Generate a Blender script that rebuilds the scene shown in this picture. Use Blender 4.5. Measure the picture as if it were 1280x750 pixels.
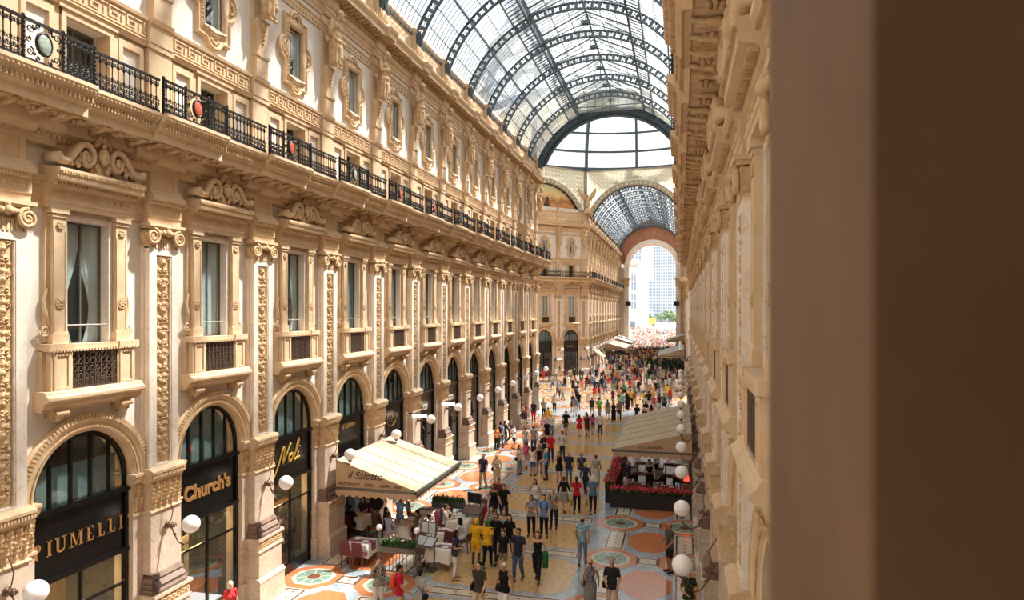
import bpy, bmesh, math, random
import numpy as np
from mathutils import Vector, Matrix
PI = math.pi
C = bpy.context.scene.collection
for o in list(bpy.data.objects):
    bpy.data.objects.remove(o)
random.seed(7)
rng = np.random.RandomState(7)
# ---------------------------------------------------------------- camera, sky, sun, exposure
scn = bpy.context.scene
camd = bpy.data.cameras.new('camera')
cam = bpy.data.objects.new('camera', camd); C.objects.link(cam); scn.camera = cam
FPX = 830.0
YAW = math.atan(210 / FPX)
EYE = 9.28
HOR = 388.0
camd.sensor_width = 36.0
camd.lens = FPX * 36.0 / 1280.0
cam.location = (0, 0, EYE)
cam.rotation_euler = (PI / 2, 0, YAW)
camd.shift_y = (HOR - 375.0) / 1280.0
camd.clip_start = 0.05
camd.clip_end = 3000
camd.dof.use_dof = True
camd.dof.focus_distance = 26.0
camd.dof.aperture_fstop = 2.0
world = bpy.data.worlds.new('sky'); scn.world = world
world.use_nodes = True
wn = world.node_tree; wn.nodes.clear()
wo = wn.nodes.new('ShaderNodeOutputWorld'); wb = wn.nodes.new('ShaderNodeBackground')
wt = wn.nodes.new('ShaderNodeTexCoord'); ws = wn.nodes.new('ShaderNodeSeparateXYZ')
wr = wn.nodes.new('ShaderNodeValToRGB')
wn.links.new(wt.outputs['Generated'], ws.inputs[0]); wn.links.new(ws.outputs['Z'], wr.inputs[0])
wr.color_ramp.elements[0].position = 0.0; wr.color_ramp.elements[0].color = (1.0, 0.99, 0.97, 1)
wr.color_ramp.elements[1].position = 0.9; wr.color_ramp.elements[1].color = (0.86, 0.94, 1.0, 1)
wn.links.new(wr.outputs[0], wb.inputs['Color']); wb.inputs['Strength'].default_value = 0.72
wn.links.new(wb.outputs[0], wo.inputs['Surface'])
sund = bpy.data.lights.new('sun', 'SUN'); sund.energy = 10.5; sund.angle = math.radians(2.5)
sund.color = (1.0, 0.95, 0.88)
sun = bpy.data.objects.new('sun', sund); C.objects.link(sun)
SUNDIR = Vector((1.0, 0.85, 2.15)).normalized()
sun.rotation_euler = SUNDIR.to_track_quat('Z', 'Y').to_euler()
sun.location = (30, 30, 80)
vs = scn.view_settings
vs.view_transform = 'Standard'; vs.look = 'None'; vs.gamma = 1.0; vs.use_curve_mapping = False
vs.exposure = 0.76
scn.cycles.max_bounces = 9; scn.cycles.diffuse_bounces = 5
scn.cycles.transparent_max_bounces = 24
# ---------------------------------------------------------------- materials
MATS = {}
def srgb(c):
    return tuple((x / 255 / 12.92) if x / 255 <= 0.04045 else ((x / 255 + 0.055) / 1.055) ** 2.4 for x in c) + (1.0,)
def mat(name, c1, c2=None, rough=0.6, scale=3.0, bump=0.0, bscale=40.0, metal=0.0, spec=0.5, detail=4.0, stretch=None, veins=None, coat=0.0):
    if name in MATS: return MATS[name]
    m = bpy.data.materials.new(name); m.use_nodes = True
    nt = m.node_tree; b = nt.nodes['Principled BSDF']
    b.inputs['Roughness'].default_value = rough; b.inputs['Metallic'].default_value = metal
    b.inputs['Specular IOR Level'].default_value = spec
    b.inputs['Coat Weight'].default_value = coat
    tc = nt.nodes.new('ShaderNodeTexCoord'); src = tc.outputs['Object']
    if stretch:
        mp = nt.nodes.new('ShaderNodeMapping'); mp.inputs['Scale'].default_value = stretch
        nt.links.new(src, mp.inputs[0]); src = mp.outputs[0]
    if c2 is None: c2 = tuple(x * 0.86 for x in c1)
    n = nt.nodes.new('ShaderNodeTexNoise'); n.inputs['Scale'].default_value = scale; n.inputs['Detail'].default_value = detail
    n.inputs['Roughness'].default_value = 0.62
    nt.links.new(src, n.inputs['Vector'])
    r = nt.nodes.new('ShaderNodeValToRGB')
    r.color_ramp.elements[0].position = 0.32; r.color_ramp.elements[0].color = srgb(c1)
    r.color_ramp.elements[1].position = 0.70; r.color_ramp.elements[1].color = srgb(c2)
    nt.links.new(n.outputs['Fac'], r.inputs[0]); out = r.outputs[0]
    if veins:
        w = nt.nodes.new('ShaderNodeTexNoise'); w.inputs['Scale'].default_value = veins[1]; w.inputs['Detail'].default_value = 8
        w.inputs['Distortion'].default_value = 1.6
        nt.links.new(src, w.inputs['Vector'])
        rr = nt.nodes.new('ShaderNodeValToRGB')
        e = rr.color_ramp.elements
        e[0].position = 0.47; e[0].color = (0, 0, 0, 1); e[1].position = 0.53; e[1].color = (0, 0, 0, 1)
        k = e.new(0.5); k.color = (1, 1, 1, 1)
        nt.links.new(w.outputs['Fac'], rr.inputs[0])
        mx = nt.nodes.new('ShaderNodeMix'); mx.data_type = 'RGBA'
        mx.inputs['B'].default_value = srgb(veins[0])
        ml = nt.nodes.new('ShaderNodeMath'); ml.operation = 'MULTIPLY'; ml.inputs[1].default_value = veins[2]
        nt.links.new(rr.outputs[0], ml.inputs[0]); nt.links.new(ml.outputs[0], mx.inputs['Factor'])
        nt.links.new(out, mx.inputs['A']); out = mx.outputs['Result']
    nt.links.new(out, b.inputs['Base Color'])
    if bump > 0:
        bn = nt.nodes.new('ShaderNodeTexNoise'); bn.inputs['Scale'].default_value = bscale; bn.inputs['Detail'].default_value = 3
        nt.links.new(tc.outputs['Object'], bn.inputs['Vector'])
        bp = nt.nodes.new('ShaderNodeBump'); bp.inputs['Strength'].default_value = bump; bp.inputs['Distance'].default_value = 0.02
        nt.links.new(bn.outputs['Fac'], bp.inputs['Height']); nt.links.new(bp.outputs[0], b.inputs['Normal'])
    MATS[name] = m
    return m
def glow(name, c, strength):
    m = mat(name, c, c, rough=0.3)
    b = m.node_tree.nodes['Principled BSDF']
    b.inputs['Emission Color'].default_value = srgb(c); b.inputs['Emission Strength'].default_value = strength
    return m
def objcol(name, rough=0.8, bump=0.15, bscale=60, pattern=None):
    m = bpy.data.materials.new(name); m.use_nodes = True; nt = m.node_tree; b = nt.nodes['Principled BSDF']
    b.inputs['Roughness'].default_value = rough; b.inputs['Specular IOR Level'].default_value = 0.25
    oi = nt.nodes.new('ShaderNodeObjectInfo'); tc = nt.nodes.new('ShaderNodeTexCoord')
    n = nt.nodes.new('ShaderNodeTexNoise'); n.inputs['Scale'].default_value = 9
    nt.links.new(tc.outputs['Object'], n.inputs['Vector'])
    r = nt.nodes.new('ShaderNodeValToRGB')
    r.color_ramp.elements[0].position = .3; r.color_ramp.elements[0].color = (.8, .8, .8, 1)
    r.color_ramp.elements[1].position = .7; r.color_ramp.elements[1].color = (1, 1, 1, 1)
    nt.links.new(n.outputs['Fac'], r.inputs[0])
    mx = nt.nodes.new('ShaderNodeMix'); mx.data_type = 'RGBA'; mx.blend_type = 'MULTIPLY'; mx.inputs['Factor'].default_value = 1
    nt.links.new(oi.outputs['Color'], mx.inputs['A']); nt.links.new(r.outputs[0], mx.inputs['B'])
    out = mx.outputs['Result']
    if pattern:
        m2 = nt.nodes.new('ShaderNodeMix'); m2.data_type = 'RGBA'; m2.inputs['B'].default_value = srgb(pattern[1])
        if pattern[0] == 'floral':
            v = nt.nodes.new('ShaderNodeTexNoise'); v.inputs['Scale'].default_value = 22; v.inputs['Distortion'].default_value = 1.5
            nt.links.new(tc.outputs['Object'], v.inputs['Vector'])
            q = nt.nodes.new('ShaderNodeMath'); q.operation = 'GREATER_THAN'; q.inputs[1].default_value = 0.56
            nt.links.new(v.outputs['Fac'], q.inputs[0]); nt.links.new(q.outputs[0], m2.inputs['Factor'])
        else:
            w = nt.nodes.new('ShaderNodeTexChecker'); w.inputs['Scale'].default_value = 26
            nt.links.new(tc.outputs['Object'], w.inputs['Vector']); nt.links.new(w.outputs['Fac'], m2.inputs['Factor'])
        nt.links.new(out, m2.inputs['A']); out = m2.outputs['Result']
    nt.links.new(out, b.inputs['Base Color'])
    MATS[name] = m
    return m
STONE = mat('ochre_stone', (214, 187, 153), (197, 165, 127), 0.75, 2.2, 0.25, 35)
STONE2 = mat('carved_ochre_stone', (208, 178, 138), (172, 138, 98), 0.8, 6.0, 0.3, 50)
PLAST = mat('white_plaster', (228, 218, 206), (214, 202, 188), 0.85, 1.2, 0.08, 30)
MARB = mat('pink_grey_marble', (214, 194, 172), (194, 172, 150), 0.45, 1.6, 0.03, 20, veins=((165, 140, 122), 1.4, 0.5))
MARBW = mat('pale_marble', (232, 220, 205), (216, 198, 180), 0.4, 1.5, veins=((180, 160, 145), 1.6, 0.4))
DKMARB = mat('brown_marble', (136, 110, 94), (100, 80, 70), 0.4, 2.0)
IRON = mat('black_iron', (38, 36, 38), (24, 23, 25), 0.45, 8, metal=0.3)
RIBM = mat('blue_grey_iron', (78, 94, 104), (60, 74, 84), 0.55, 2.0)
BLK = mat('black_shop_paint', (20, 19, 19), (12, 12, 12), 0.22, 3.0, spec=0.6)
BRONZE = mat('bronze_bracket', (120, 88, 66), (88, 62, 48), 0.5, 12, metal=0.4)
GOLD = mat('gold_letters', (232, 190, 90), (205, 160, 66), 0.35, 6, metal=0.55)
GOLDD = mat('dull_gold_letters', (190, 142, 84), (150, 108, 62), 0.45, 6, metal=0.3)
GLOBE = mat('opal_glass', (250, 244, 240), (246, 240, 236), 0.12, 2, coat=0.3)
CURT = mat('white_curtain', (236, 238, 236), (218, 222, 222), 0.9, 3)
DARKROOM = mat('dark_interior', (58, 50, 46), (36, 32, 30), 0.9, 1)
SHADE = mat('pale_blind', (150, 172, 168), (126, 148, 146), 0.8, 2)
WOOD = mat('shop_wood', (120, 70, 40), (82, 44, 26), 0.4, 6, stretch=(1, 1, .15))
TERRA = mat('terracotta_marble', (198, 122, 80), (174, 100, 64), 0.15, 7, veins=((235, 170, 120), 9, 0.25))
OCHRE = mat('ochre_terrazzo', (206, 172, 120), (186, 148, 96), 0.15, 5)
GREYM = mat('grey_blue_marble', (164, 172, 178), (128, 138, 146), 0.15, 1.1, veins=((222, 224, 222), 2.4, 0.5))
CREAMF = mat('cream_floor_stone', (206, 197, 178), (190, 178, 156), 0.15, 4)
BROWNF = mat('brown_floor_stone', (118, 76, 58), (92, 58, 46), 0.15, 4)
GREENF = mat('green_floor_marble', (124, 150, 134), (88, 116, 104), 0.15, 4, veins=((180, 200, 186), 4, 0.5))
CANVAS = mat('cream_canvas', (184, 168, 142), (174, 156, 130), 0.85, 2, 0.1, 90)
CANVASD = mat('beige_canvas', (192, 162, 130), (180, 150, 118), 0.85, 2, 0.1, 90)
CANVASG = mat('grey_canvas', (196, 194, 188), (180, 178, 174), 0.85, 2, 0.1, 90)
GREYMET = mat('grey_metal', (112, 112, 106), (90, 90, 86), 0.4, 6, metal=0.4)
FAB = objcol('cloth'); SKIN = objcol('skin', 0.55, 0.05); HAIRM = objcol('hair', 0.5, 0.2); LEATH = objcol('leather', 0.45)
FLORAL = objcol('floral_cloth', pattern=('floral', (214, 214, 190))); PLAID = objcol('check_cloth', pattern=('check', (196, 190, 176)))
def glassmat(name, tint, rough, mixfac, dif, transl=0.5):
    m = bpy.data.materials.new(name); m.use_nodes = True; nt = m.node_tree; nt.nodes.clear()
    o = nt.nodes.new('ShaderNodeOutputMaterial'); t = nt.nodes.new('ShaderNodeBsdfTransparent'); t.inputs[0].default_value = tint
    d = nt.nodes.new('ShaderNodeBsdfTranslucent'); d.inputs[0].default_value = dif
    g = nt.nodes.new('ShaderNodeBsdfGlossy'); g.inputs['Roughness'].default_value = rough
    a = nt.nodes.new('ShaderNodeMixShader'); a.inputs[0].default_value = transl
    nt.links.new(t.outputs[0], a.inputs[1]); nt.links.new(d.outputs[0], a.inputs[2])
    b = nt.nodes.new('ShaderNodeMixShader'); nt.links.new(a.outputs[0], b.inputs[1]); nt.links.new(g.outputs[0], b.inputs[2])
    if mixfac is None:
        b.inputs[0].default_value = .1
    else: b.inputs[0].default_value = mixfac
    nt.links.new(b.outputs[0], o.inputs[0]); MATS[name] = m
    return m
WGLASS = glassmat('window_glass', (0.86, 0.9, 0.9, 1), 0.02, None, (0.8, 0.9, 0.9, 1), 0.03)
ROOFG = [glassmat('roof_glass', (0.97, 0.99, 1.0, 1), 0.3, 0.02, (0.95, 0.98, 1, 1), 0.2),
         glassmat('bluish_roof_glass', (0.74, 0.84, 0.94, 1), 0.3, 0.02, (0.7, 0.85, 1, 1), 0.2),
         glassmat('frosted_roof_glass', (0.86, 0.92, 0.94, 1), 0.3, 0.02, (0.9, 0.95, 0.97, 1), 0.35)]
PIERCED = glassmat('pierced_backlit_panel', (0.96, 0.92, 0.8, 1), 0.3, 0.02, (0.96, 0.92, 0.8, 1), 0.6)
# ---------------------------------------------------------------- mesh helpers
class MB:
    def __init__(s, *mats):
        s.v = []; s.f = []; s.mi = []; s.mats = list(mats) or [STONE]; s.cur = 0; s.sm = []; s.smooth = False
    def use(s, i): s.cur = i; return s
    def add(s, vs, fs, smooth=None):
        n = len(s.v); s.v.extend(vs)
        for f in fs:
            s.f.append(tuple(i + n for i in f)); s.mi.append(s.cur); s.sm.append(s.smooth if smooth is None else smooth)
    def box(s, x0, x1, y0, y1, z0, z1):
        if x0 > x1: x0, x1 = x1, x0
        if y0 > y1: y0, y1 = y1, y0
        s.add([(x0, y0, z0), (x1, y0, z0), (x1, y1, z0), (x0, y1, z0), (x0, y0, z1), (x1, y0, z1), (x1, y1, z1), (x0, y1, z1)],
              [(0, 3, 2, 1), (4, 5, 6, 7), (0, 1, 5, 4), (1, 2, 6, 5), (2, 3, 7, 6), (3, 0, 4, 7)])
    def prof(s, pts, u0, u1):
        # profile (y outwards, z) swept along x
        n = len(pts)
        s.add([(u0, p[0], p[1]) for p in pts] + [(u1, p[0], p[1]) for p in pts],
              [(i, (i + 1) % n, n + (i + 1) % n, n + i) for i in range(n)] + [tuple(range(n))[::-1], tuple(range(n, 2 * n))])
    def extr(s, pts, y0, y1):
        # outline in (x, z) given thickness along y
        n = len(pts)
        s.add([(p[0], y0, p[1]) for p in pts] + [(p[0], y1, p[1]) for p in pts],
              [(i, (i + 1) % n, n + (i + 1) % n, n + i) for i in range(n)] + [tuple(range(n)), tuple(range(n, 2 * n))[::-1]])
    def slab(s, pts, z0, z1):
        n = len(pts)
        s.add([(p[0], p[1], z0) for p in pts] + [(p[0], p[1], z1) for p in pts],
              [(i, (i + 1) % n, n + (i + 1) % n, n + i) for i in range(n)] + [tuple(range(n))[::-1], tuple(range(n, 2 * n))])
    def loft(s, rings, close=True, caps=False, smooth=None):
        n = len(rings[0]); vs = [p for r in rings for p in r]; fs = []
        for a in range(len(rings) - 1):
            for i in range(n if close else n - 1):
                j = (i + 1) % n
                fs.append((a * n + i, a * n + j, (a + 1) * n + j, (a + 1) * n + i))
        if caps:
            fs.append(tuple(range(n))[::-1]); fs.append(tuple(range((len(rings) - 1) * n, len(rings) * n)))
        s.add(vs, fs, smooth)
    def lathe(s, prof, cx=0, cy=0, cz=0, n=16, caps=True):
        s.loft([[(cx + r * math.cos(2 * PI * i / n), cy + r * math.sin(2 * PI * i / n), cz + z) for i in range(n)] for r, z in prof], caps=caps)
    def ell(s, c, r, n=10, m=7):
        vs = [(c[0], c[1], c[2] - r[2])]; fs = []
        for a in range(1, m):
            t = -PI / 2 + PI * a / m
            for i in range(n):
                p = 2 * PI * i / n
                vs.append((c[0] + r[0] * math.cos(t) * math.cos(p), c[1] + r[1] * math.cos(t) * math.sin(p), c[2] + r[2] * math.sin(t)))
        vs.append((c[0], c[1], c[2] + r[2]))
        for i in range(n):
            j = (i + 1) % n
            fs.append((0, 1 + j, 1 + i)); fs.append((len(vs) - 1, 1 + (m - 2) * n + i, 1 + (m - 2) * n + j))
            for a in range(m - 2):
                fs.append((1 + a * n + i, 1 + a * n + j, 1 + (a + 1) * n + j, 1 + (a + 1) * n + i))
        s.add(vs, fs, True)
    def tube(s, pts, r, n=6, caps=True, smooth=None, flat=1.0):
        pts = [Vector(p) for p in pts]
        rs = r if isinstance(r, (list, tuple)) else [r] * len(pts)
        d0 = (pts[1] - pts[0]).normalized()
        up = Vector((0, 1, 0)) if abs(d0.y) < 0.9 else Vector((0, 0, 1))
        rings = []
        for i, p in enumerate(pts):
            d = (pts[min(i + 1, len(pts) - 1)] - pts[max(i - 1, 0)])
            if d.length < 1e-9: d = d0.copy()
            d.normalize()
            a = d.cross(up)
            if a.length < 1e-4: a = d.cross(Vector((1, 0.1, 0)))
            a.normalize(); b = a.cross(d)
            rings.append([tuple(p + (a * math.cos(2 * PI * k / n + .4) + b * math.sin(2 * PI * k / n + .4) * flat) * rs[i]) for k in range(n)])
        s.loft(rings, caps=caps, smooth=smooth)
    def arc(s, prof, cz, a0=0.0, a1=PI, n=24, cx=0.0):
        # profile list (r, y) swept along an arch in the xz plane
        rings = []
        for i in range(n + 1):
            t = a0 + (a1 - a0) * i / n
            rings.append([(cx + r * math.cos(t), y, cz + r * math.sin(t)) for r, y in prof])
        s.loft(rings, caps=True)
    def spiral(s, cx, cz, y, r0, r1, turns, a0, sgn, th, n=26, seg=5):
        pts = []
        for i in range(n + 1):
            t = i / n
            r = r0 + (r1 - r0) * t; a = a0 + sgn * turns * 2 * PI * t
            pts.append((cx + r * math.cos(a), y, cz + r * math.sin(a)))
        s.tube(pts, [th * (1 - .4 * i / n) for i in range(n + 1)], seg)
        return pts
    def field(s, u0, u1, z0, z1, H, y0):
        nz, nu = H.shape
        vs = [(u0 + (u1 - u0) * i / (nu - 1), y0 + H[j, i], z0 + (z1 - z0) * j / (nz - 1)) for j in range(nz) for i in range(nu)]
        s.add(vs, [(j * nu + i, j * nu + i + 1, (j + 1) * nu + i + 1, (j + 1) * nu + i) for j in range(nz - 1) for i in range(nu - 1)], False)
    def mesh(s, name):
        me = bpy.data.meshes.new(name)
        me.from_pydata([tuple(v) for v in s.v], [], s.f)
        for m in s.mats: me.materials.append(m)
        me.polygons.foreach_set('material_index', s.mi)
        me.polygons.foreach_set('use_smooth', s.sm)
        me.validate(); me.update()
        bm = bmesh.new(); bm.from_mesh(me); bmesh.ops.recalc_face_normals(bm, faces=bm.faces); bm.to_mesh(me); bm.free()
        return me
def put(name, me, parent=None, loc=(0, 0, 0), rz=0.0, col=None, **kw):
    if isinstance(me, MB): me = me.mesh(name)
    o = bpy.data.objects.new(name, me); C.objects.link(o)
    o.location = loc; o.rotation_euler = (0, 0, rz)
    if parent is not None: o.parent = parent
    if col is not None: o.color = srgb(col) if max(col) > 1.001 else tuple(col) + (1,)
    for k, v in kw.items(): o[k] = v
    return o
def thing(name, label, cat, loc=(0, 0, 0), rz=0.0, group=None):
    o = bpy.data.objects.new(name, None); C.objects.link(o); o.location = loc; o.rotation_euler = (0, 0, rz)
    o.empty_display_size = 0.3
    o['label'] = label; o['category'] = cat
    if group: o['group'] = group
    return o
ORD = ['nearest', 'second', 'third', 'fourth', 'fifth', 'sixth', 'seventh', 'eighth', 'ninth', 'tenth', 'eleventh', 'twelfth', 'thirteenth', 'fourteenth', 'fifteenth']
# ---------------------------------------------------------------- facade module meshes (x along wall, y outwards, z up, centre of a bay or pilaster at x = 0)
BAY = 4.24; HB = BAY / 2
def curve_field(w, h, nu, nz, curves, sig, amp, seed=1, noise=0.0):
    U, Z = np.meshgrid(np.linspace(-w / 2, w / 2, nu), np.linspace(0, h, nz))
    H = np.zeros_like(U)
    for pts, sg, am in curves:
        for (a, b) in pts:
            d2 = (U - a) ** 2 + (Z - b) ** 2
            H = np.maximum(H, am * np.exp(-d2 / (sg * sg)))
    if noise:
        r = np.random.RandomState(seed); H = H + noise * r.rand(*H.shape) * (H > 0.2 * amp)
    H[:, 0] = 0; H[:, -1] = 0; H[0] = 0; H[-1] = 0
    return H
def sp(cx, cz, r0, r1, turns, a0, sg, n=22):
    return [(cx + (r0 + (r1 - r0) * i / n) * math.cos(a0 + sg * turns * 2 * PI * i / n), cz + (r0 + (r1 - r0) * i / n) * math.sin(a0 + sg * turns * 2 * PI * i / n)) for i in range(n + 1)]
def candelabra(w, h, cell, nu, nz, am=0.075):
    cs = []; z = 0.12; k = 0
    while z < h - 0.2:
        q = w * 0.5
        cs.append(([(0, z + i * cell / 8) for i in range(8)], 0.028 if k % 2 else 0.045, am))
        cs.append(([(0, z + .08)], 0.085, am * 1.3)); cs.append(([(0, z + .25)], 0.055, am * 1.2))
        for s in (-1, 1):
            cs.append((sp(s * q * .50, z + cell * .35, q * .42, q * .08, 1.15, PI / 2 + s * 1.2, s), 0.022, am * .9))
            cs.append(([(s * q * .5, z + cell * .35)], 0.032, am * 1.1))
            cs.append((sp(s * q * .45, z + cell * .78, q * .30, q * .06, .9, -PI / 2 - s, -s, 12), 0.02, am * .8))
            cs.append(([(s * q * .72, z + cell * .62), (s * q * .2, z + cell * .6)], 0.03, am * .8))
        z += cell; k += 1
    return curve_field(w, h, nu, nz, cs, 0, am, 3, am * .15)
def leaves_field(w, h, cols, rows, nu, nz, am):
    U, Z = np.meshgrid(np.linspace(0, w, nu), np.linspace(0, h, nz)); H = np.zeros_like(U)
    for r in range(rows):
        for c in range(cols + r % 2):
            cx = (c + (.5 if r % 2 == 0 else 0)) * w / cols; z0 = r * h / rows * .9
            hh = h / rows * 1.15; t = np.clip((Z - z0) / hh, 0, 1)
            wd = w / cols * .52 * (np.sin(PI * np.clip(t, 0.02, .98)) ** .5)
            prof = np.clip(1 - ((U - cx) / (wd + 1e-6)) ** 2, 0, 1) * ((Z >= z0) & (Z <= z0 + hh))
            rib = 0.75 + .25 * np.cos((U - cx) / w * cols * 4 * PI) + .12 * np.cos(Z * 60)
            H = np.maximum(H, am * prof ** .5 * (0.45 + .75 * t) * rib)
    H[:, 0] = 0; H[:, -1] = 0
    return H
P = {}
# pilaster of the first floor -----------------------------------------
m = MB(MARBW, STONE); m.box(-.5, .5, 0, .17, 5.2, 10.9)
for s in (-1, 1):
    m.box(s * .27, s * .5, .17, .25, 5.2, 10.9); m.box(s * .235, s * .27, .17, .23, 5.3, 10.75)
    m.box(s * .5, s * .53, 0, .1, 5.2, 10.9)
m.box(-.27, .27, .17, .25, 5.2, 5.32); m.box(-.27, .27, .17, .25, 10.7, 10.9)
P['pilaster'] = m.mesh('pilaster')
m = MB(STONE2); m.field(-.23, .23, 5.36, 10.68, candelabra(.46, 5.32, .62, 21, 190), .178)
P['carved_panel'] = m.mesh('carved_panel')
m = MB(STONE2, STONE)   # ionic capital
m.use(1); m.box(-.5, .5, 0, .24, 10.86, 11.14); m.box(-.62, .62, 0, .38, 11.42, 11.5); m.box(-.56, .56, 0, .34, 11.36, 11.42)
for i in range(11): m.box(-.45 + i * .09 - .028, -.45 + i * .09 + .028, .24, .27, 10.88, 11.12)
m.use(0)
for s in (-1, 1):
    m.smooth = True
    m.spiral(s * .45, 11.16, .33, .21, .03, 2.1, PI / 2, s, .05, 36, 6)
    m.smooth = False
    m.loft([[(s * .45 + r * math.cos(2 * PI * i / 14), y, 11.16 + r * math.sin(2 * PI * i / 14)) for i in range(14)] for r, y in ((.2, .1), (.2, .28), (.05, .34))], caps=True)
m.loft([[(u, .14 + .16 * t, 11.2 + .16 * t + .03 * math.cos(u * 50)) for u in np.linspace(-.42, .42, 36)] for t in (0, .3, .6, 1)], close=False)
m.box(-.42, .42, 0, .2, 11.14, 11.38)
for a, b, r in ((0, .39, .1), (-.12, .36, .07), (.12, .36, .07), (-.22, .34, .06), (.22, .34, .06), (0, .36, .07)): m.ell((a, b, 11.27 + (.12 if r < .08 and a == 0 else 0)), (r, r * .8, r), 8, 6)
P['ionic_capital'] = m.mesh('ionic_capital')
m = MB(STONE, STONE2)   # block over the capital up to the cornice
m.prof([(0, 11.5), (.27, 11.5), (.27, 11.66), (.30, 11.68), (.30, 11.98), (.36, 12.0), (.40, 12.06), (.46, 12.1), (.46, 12.18), (.36, 12.26), (.28, 12.36), (0, 12.36)], -.56, .56)
m.box(-.46, .46, 0, .22, 12.3, 13.0)
for s in (-1, 1): m.box(s * .34, s * .46, .22, .26, 12.36, 12.95)
m.use(1)
for i in range(5):
    u = -.4 + i * .2
    m.smooth = True; m.ell((u, .305, 11.83), (.062, .035, .062), 10, 6); m.smooth = False
for i in range(16): m.box(-.54 + i * .07, -.50 + i * .07, .36, .42, 12.0, 12.06)
P['entablature_block'] = m.mesh('entablature_block')
# ground floor pier ----------------------------------------------------
m = MB(MARB, DKMARB, MARBW)
m.box(-.5, .5, 0, .38, 2.55, 4.15)
m.use(1); m.prof([(0, 2.12), (.62, 2.12), (.63, 2.2), (.55, 2.24), (.58, 2.32), (.52, 2.38), (.46, 2.42), (.49, 2.48), (.42, 2.58), (0, 2.58)], -.5, .5)
for s in (-1, 1):
    for a, z0, z1 in ((.12, 2.12, 2.24), (.08, 2.24, 2.36), (.05, 2.36, 2.5)): m.box(s * .45, s * (.5 + a), 0, .42 + a, z0, z1)
m.use(0); m.box(-.6, .6, 0, .60, 0.8, 1.72); m.box(-.66, .66, 0, .68, 0, .78); m.prof([(0, .76), (.70, .76), (.68, .82), (.62, .88), (0, .88)], -.68, .68)
m.box(-.62, .62, 0, .61, 1.72, 2.06); m.box(-.67, .67, 0, .66, 2.04, 2.12); m.box(-.65, .65, 0, .64, 1.68, 1.74)
m.v = [(x, y - .09 if y > .2 else y, z) for x, y, z in m.v]
P['pier'] = m.mesh('pier')
m = MB(STONE2)          # carved frieze of the pier, like a band of scrolls
cs = []
for i in range(7): cs.append((sp(-.5 + i * .167, .14, .09, .02, 1.2, (PI if i % 2 else 0), 1 if i % 2 else -1, 14), .018, .03))
m.field(-.6, .6, 1.77, 2.03, curve_field(1.2, .26, 73, 15, cs, 0, .03), .612)
m.v = [(x, y - .09, z) for x, y, z in m.v]
P['carved_band'] = m.mesh('carved_band')
m = MB(STONE, STONE2)   # leafy capital of the pier
m.box(-.5, .5, 0, .36, 4.15, 4.98)
m.prof([(0, 4.9), (.40, 4.9), (.44, 4.98), (.48, 5.02), (.48, 5.1), (.53, 5.14), (.53, 5.2), (.42, 5.26), (0, 5.3)], -.57, .57)
for i in range(16): m.box(-.55 + i * .07, -.51 + i * .07, .48, .52, 5.03, 5.1)
m.prof([(0, 4.12), (.41, 4.12), (.43, 4.16), (.41, 4.2), (0, 4.2)], -.53, .53)
m.use(1); m.field(-.5, .5, 4.2, 4.9, leaves_field(1.0, .7, 5, 2, 51, 29, .1), .36)
m.v = [(x, y - .09 if y > .2 else y, z) for x, y, z in m.v]
P['leafy_capital'] = m.mesh('leafy_capital')
# jambs and arch of a bay ----------------------------------------------
def jamb(m, s):
    m.use(0); m.box(s * 1.3, s * 1.66, -.5, .06, 0.75, 4.2); m.box(s * 1.26, s * 1.66, -.5, .14, 0, .75)
    m.box(s * 1.28, s * 1.66, -.5, .1, 1.7, 1.78)
m = MB(MARB); jamb(m, -1); P['arch_jamb_a'] = m.mesh('arch_jamb')
m = MB(MARB); jamb(m, 1); P['arch_jamb_b'] = m.mesh('arch_jamb')
for nm, s in (('impost_a', -1), ('impost_b', 1)):
    m = MB(STONE, STONE2); m.box(s * 1.3, s * 1.64, -.5, .05, 4.2, 5.0)
    m.prof([(-.5, 4.92), (.08, 4.92), (.14, 5.0), (.17, 5.1), (.2, 5.14), (.2, 5.2), (-.5, 5.2)], min(s * 1.24, s * 1.66), max(s * 1.24, s * 1.66))
    m.prof([(-.5, 4.14), (.1, 4.14), (.1, 4.2), (-.5, 4.2)], min(s * 1.27, s * 1.66), max(s * 1.27, s * 1.66))
    m.use(1); a, b = min(s * 1.3, s * 1.64), max(s * 1.3, s * 1.64)
    m.field(a, b, 4.22, 4.9, leaves_field(.34, .68, 2, 2, 18, 26, .08), .05)
    P[nm] = m.mesh('impost')
m = MB(STONE, STONE2)
m.arc([(1.30, -.5), (1.30, .03), (1.36, .05), (1.38, .09), (1.50, .09), (1.52, .13), (1.58, .15), (1.60, .17), (1.70, .12), (1.74, .06), (1.74, 0)], 5.2, n=36)
m.use(1)
for i in range(56):
    t = PI * (i + .5) / 56
    for r0, r1, y0, y1 in ((1.60, 1.71, .12, .175),):
        a = PI / 56 * .34
        m.add([(r * math.cos(t + q), y, 5.2 + r * math.sin(t + q)) for y in (y0, y1) for r, q in ((r0, -a), (r1, -a), (r1, a), (r0, a))],
              [(0, 1, 2, 3), (4, 7, 6, 5), (0, 4, 5, 1), (1, 5, 6, 2), (2, 6, 7, 3), (3, 7, 4, 0)])
for i in range(80):
    t = PI * (i + .5) / 80; a = PI / 80 * .3
    m.add([(r * math.cos(t + q), y, 5.2 + r * math.sin(t + q)) for y in (.08, .115) for r, q in ((1.395, -a), (1.43, -a), (1.43, a), (1.395, a))],
          [(0, 1, 2, 3), (4, 7, 6, 5), (0, 4, 5, 1), (1, 5, 6, 2), (2, 6, 7, 3), (3, 7, 4, 0)])
P['archivolt'] = m.mesh('archivolt')
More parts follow.
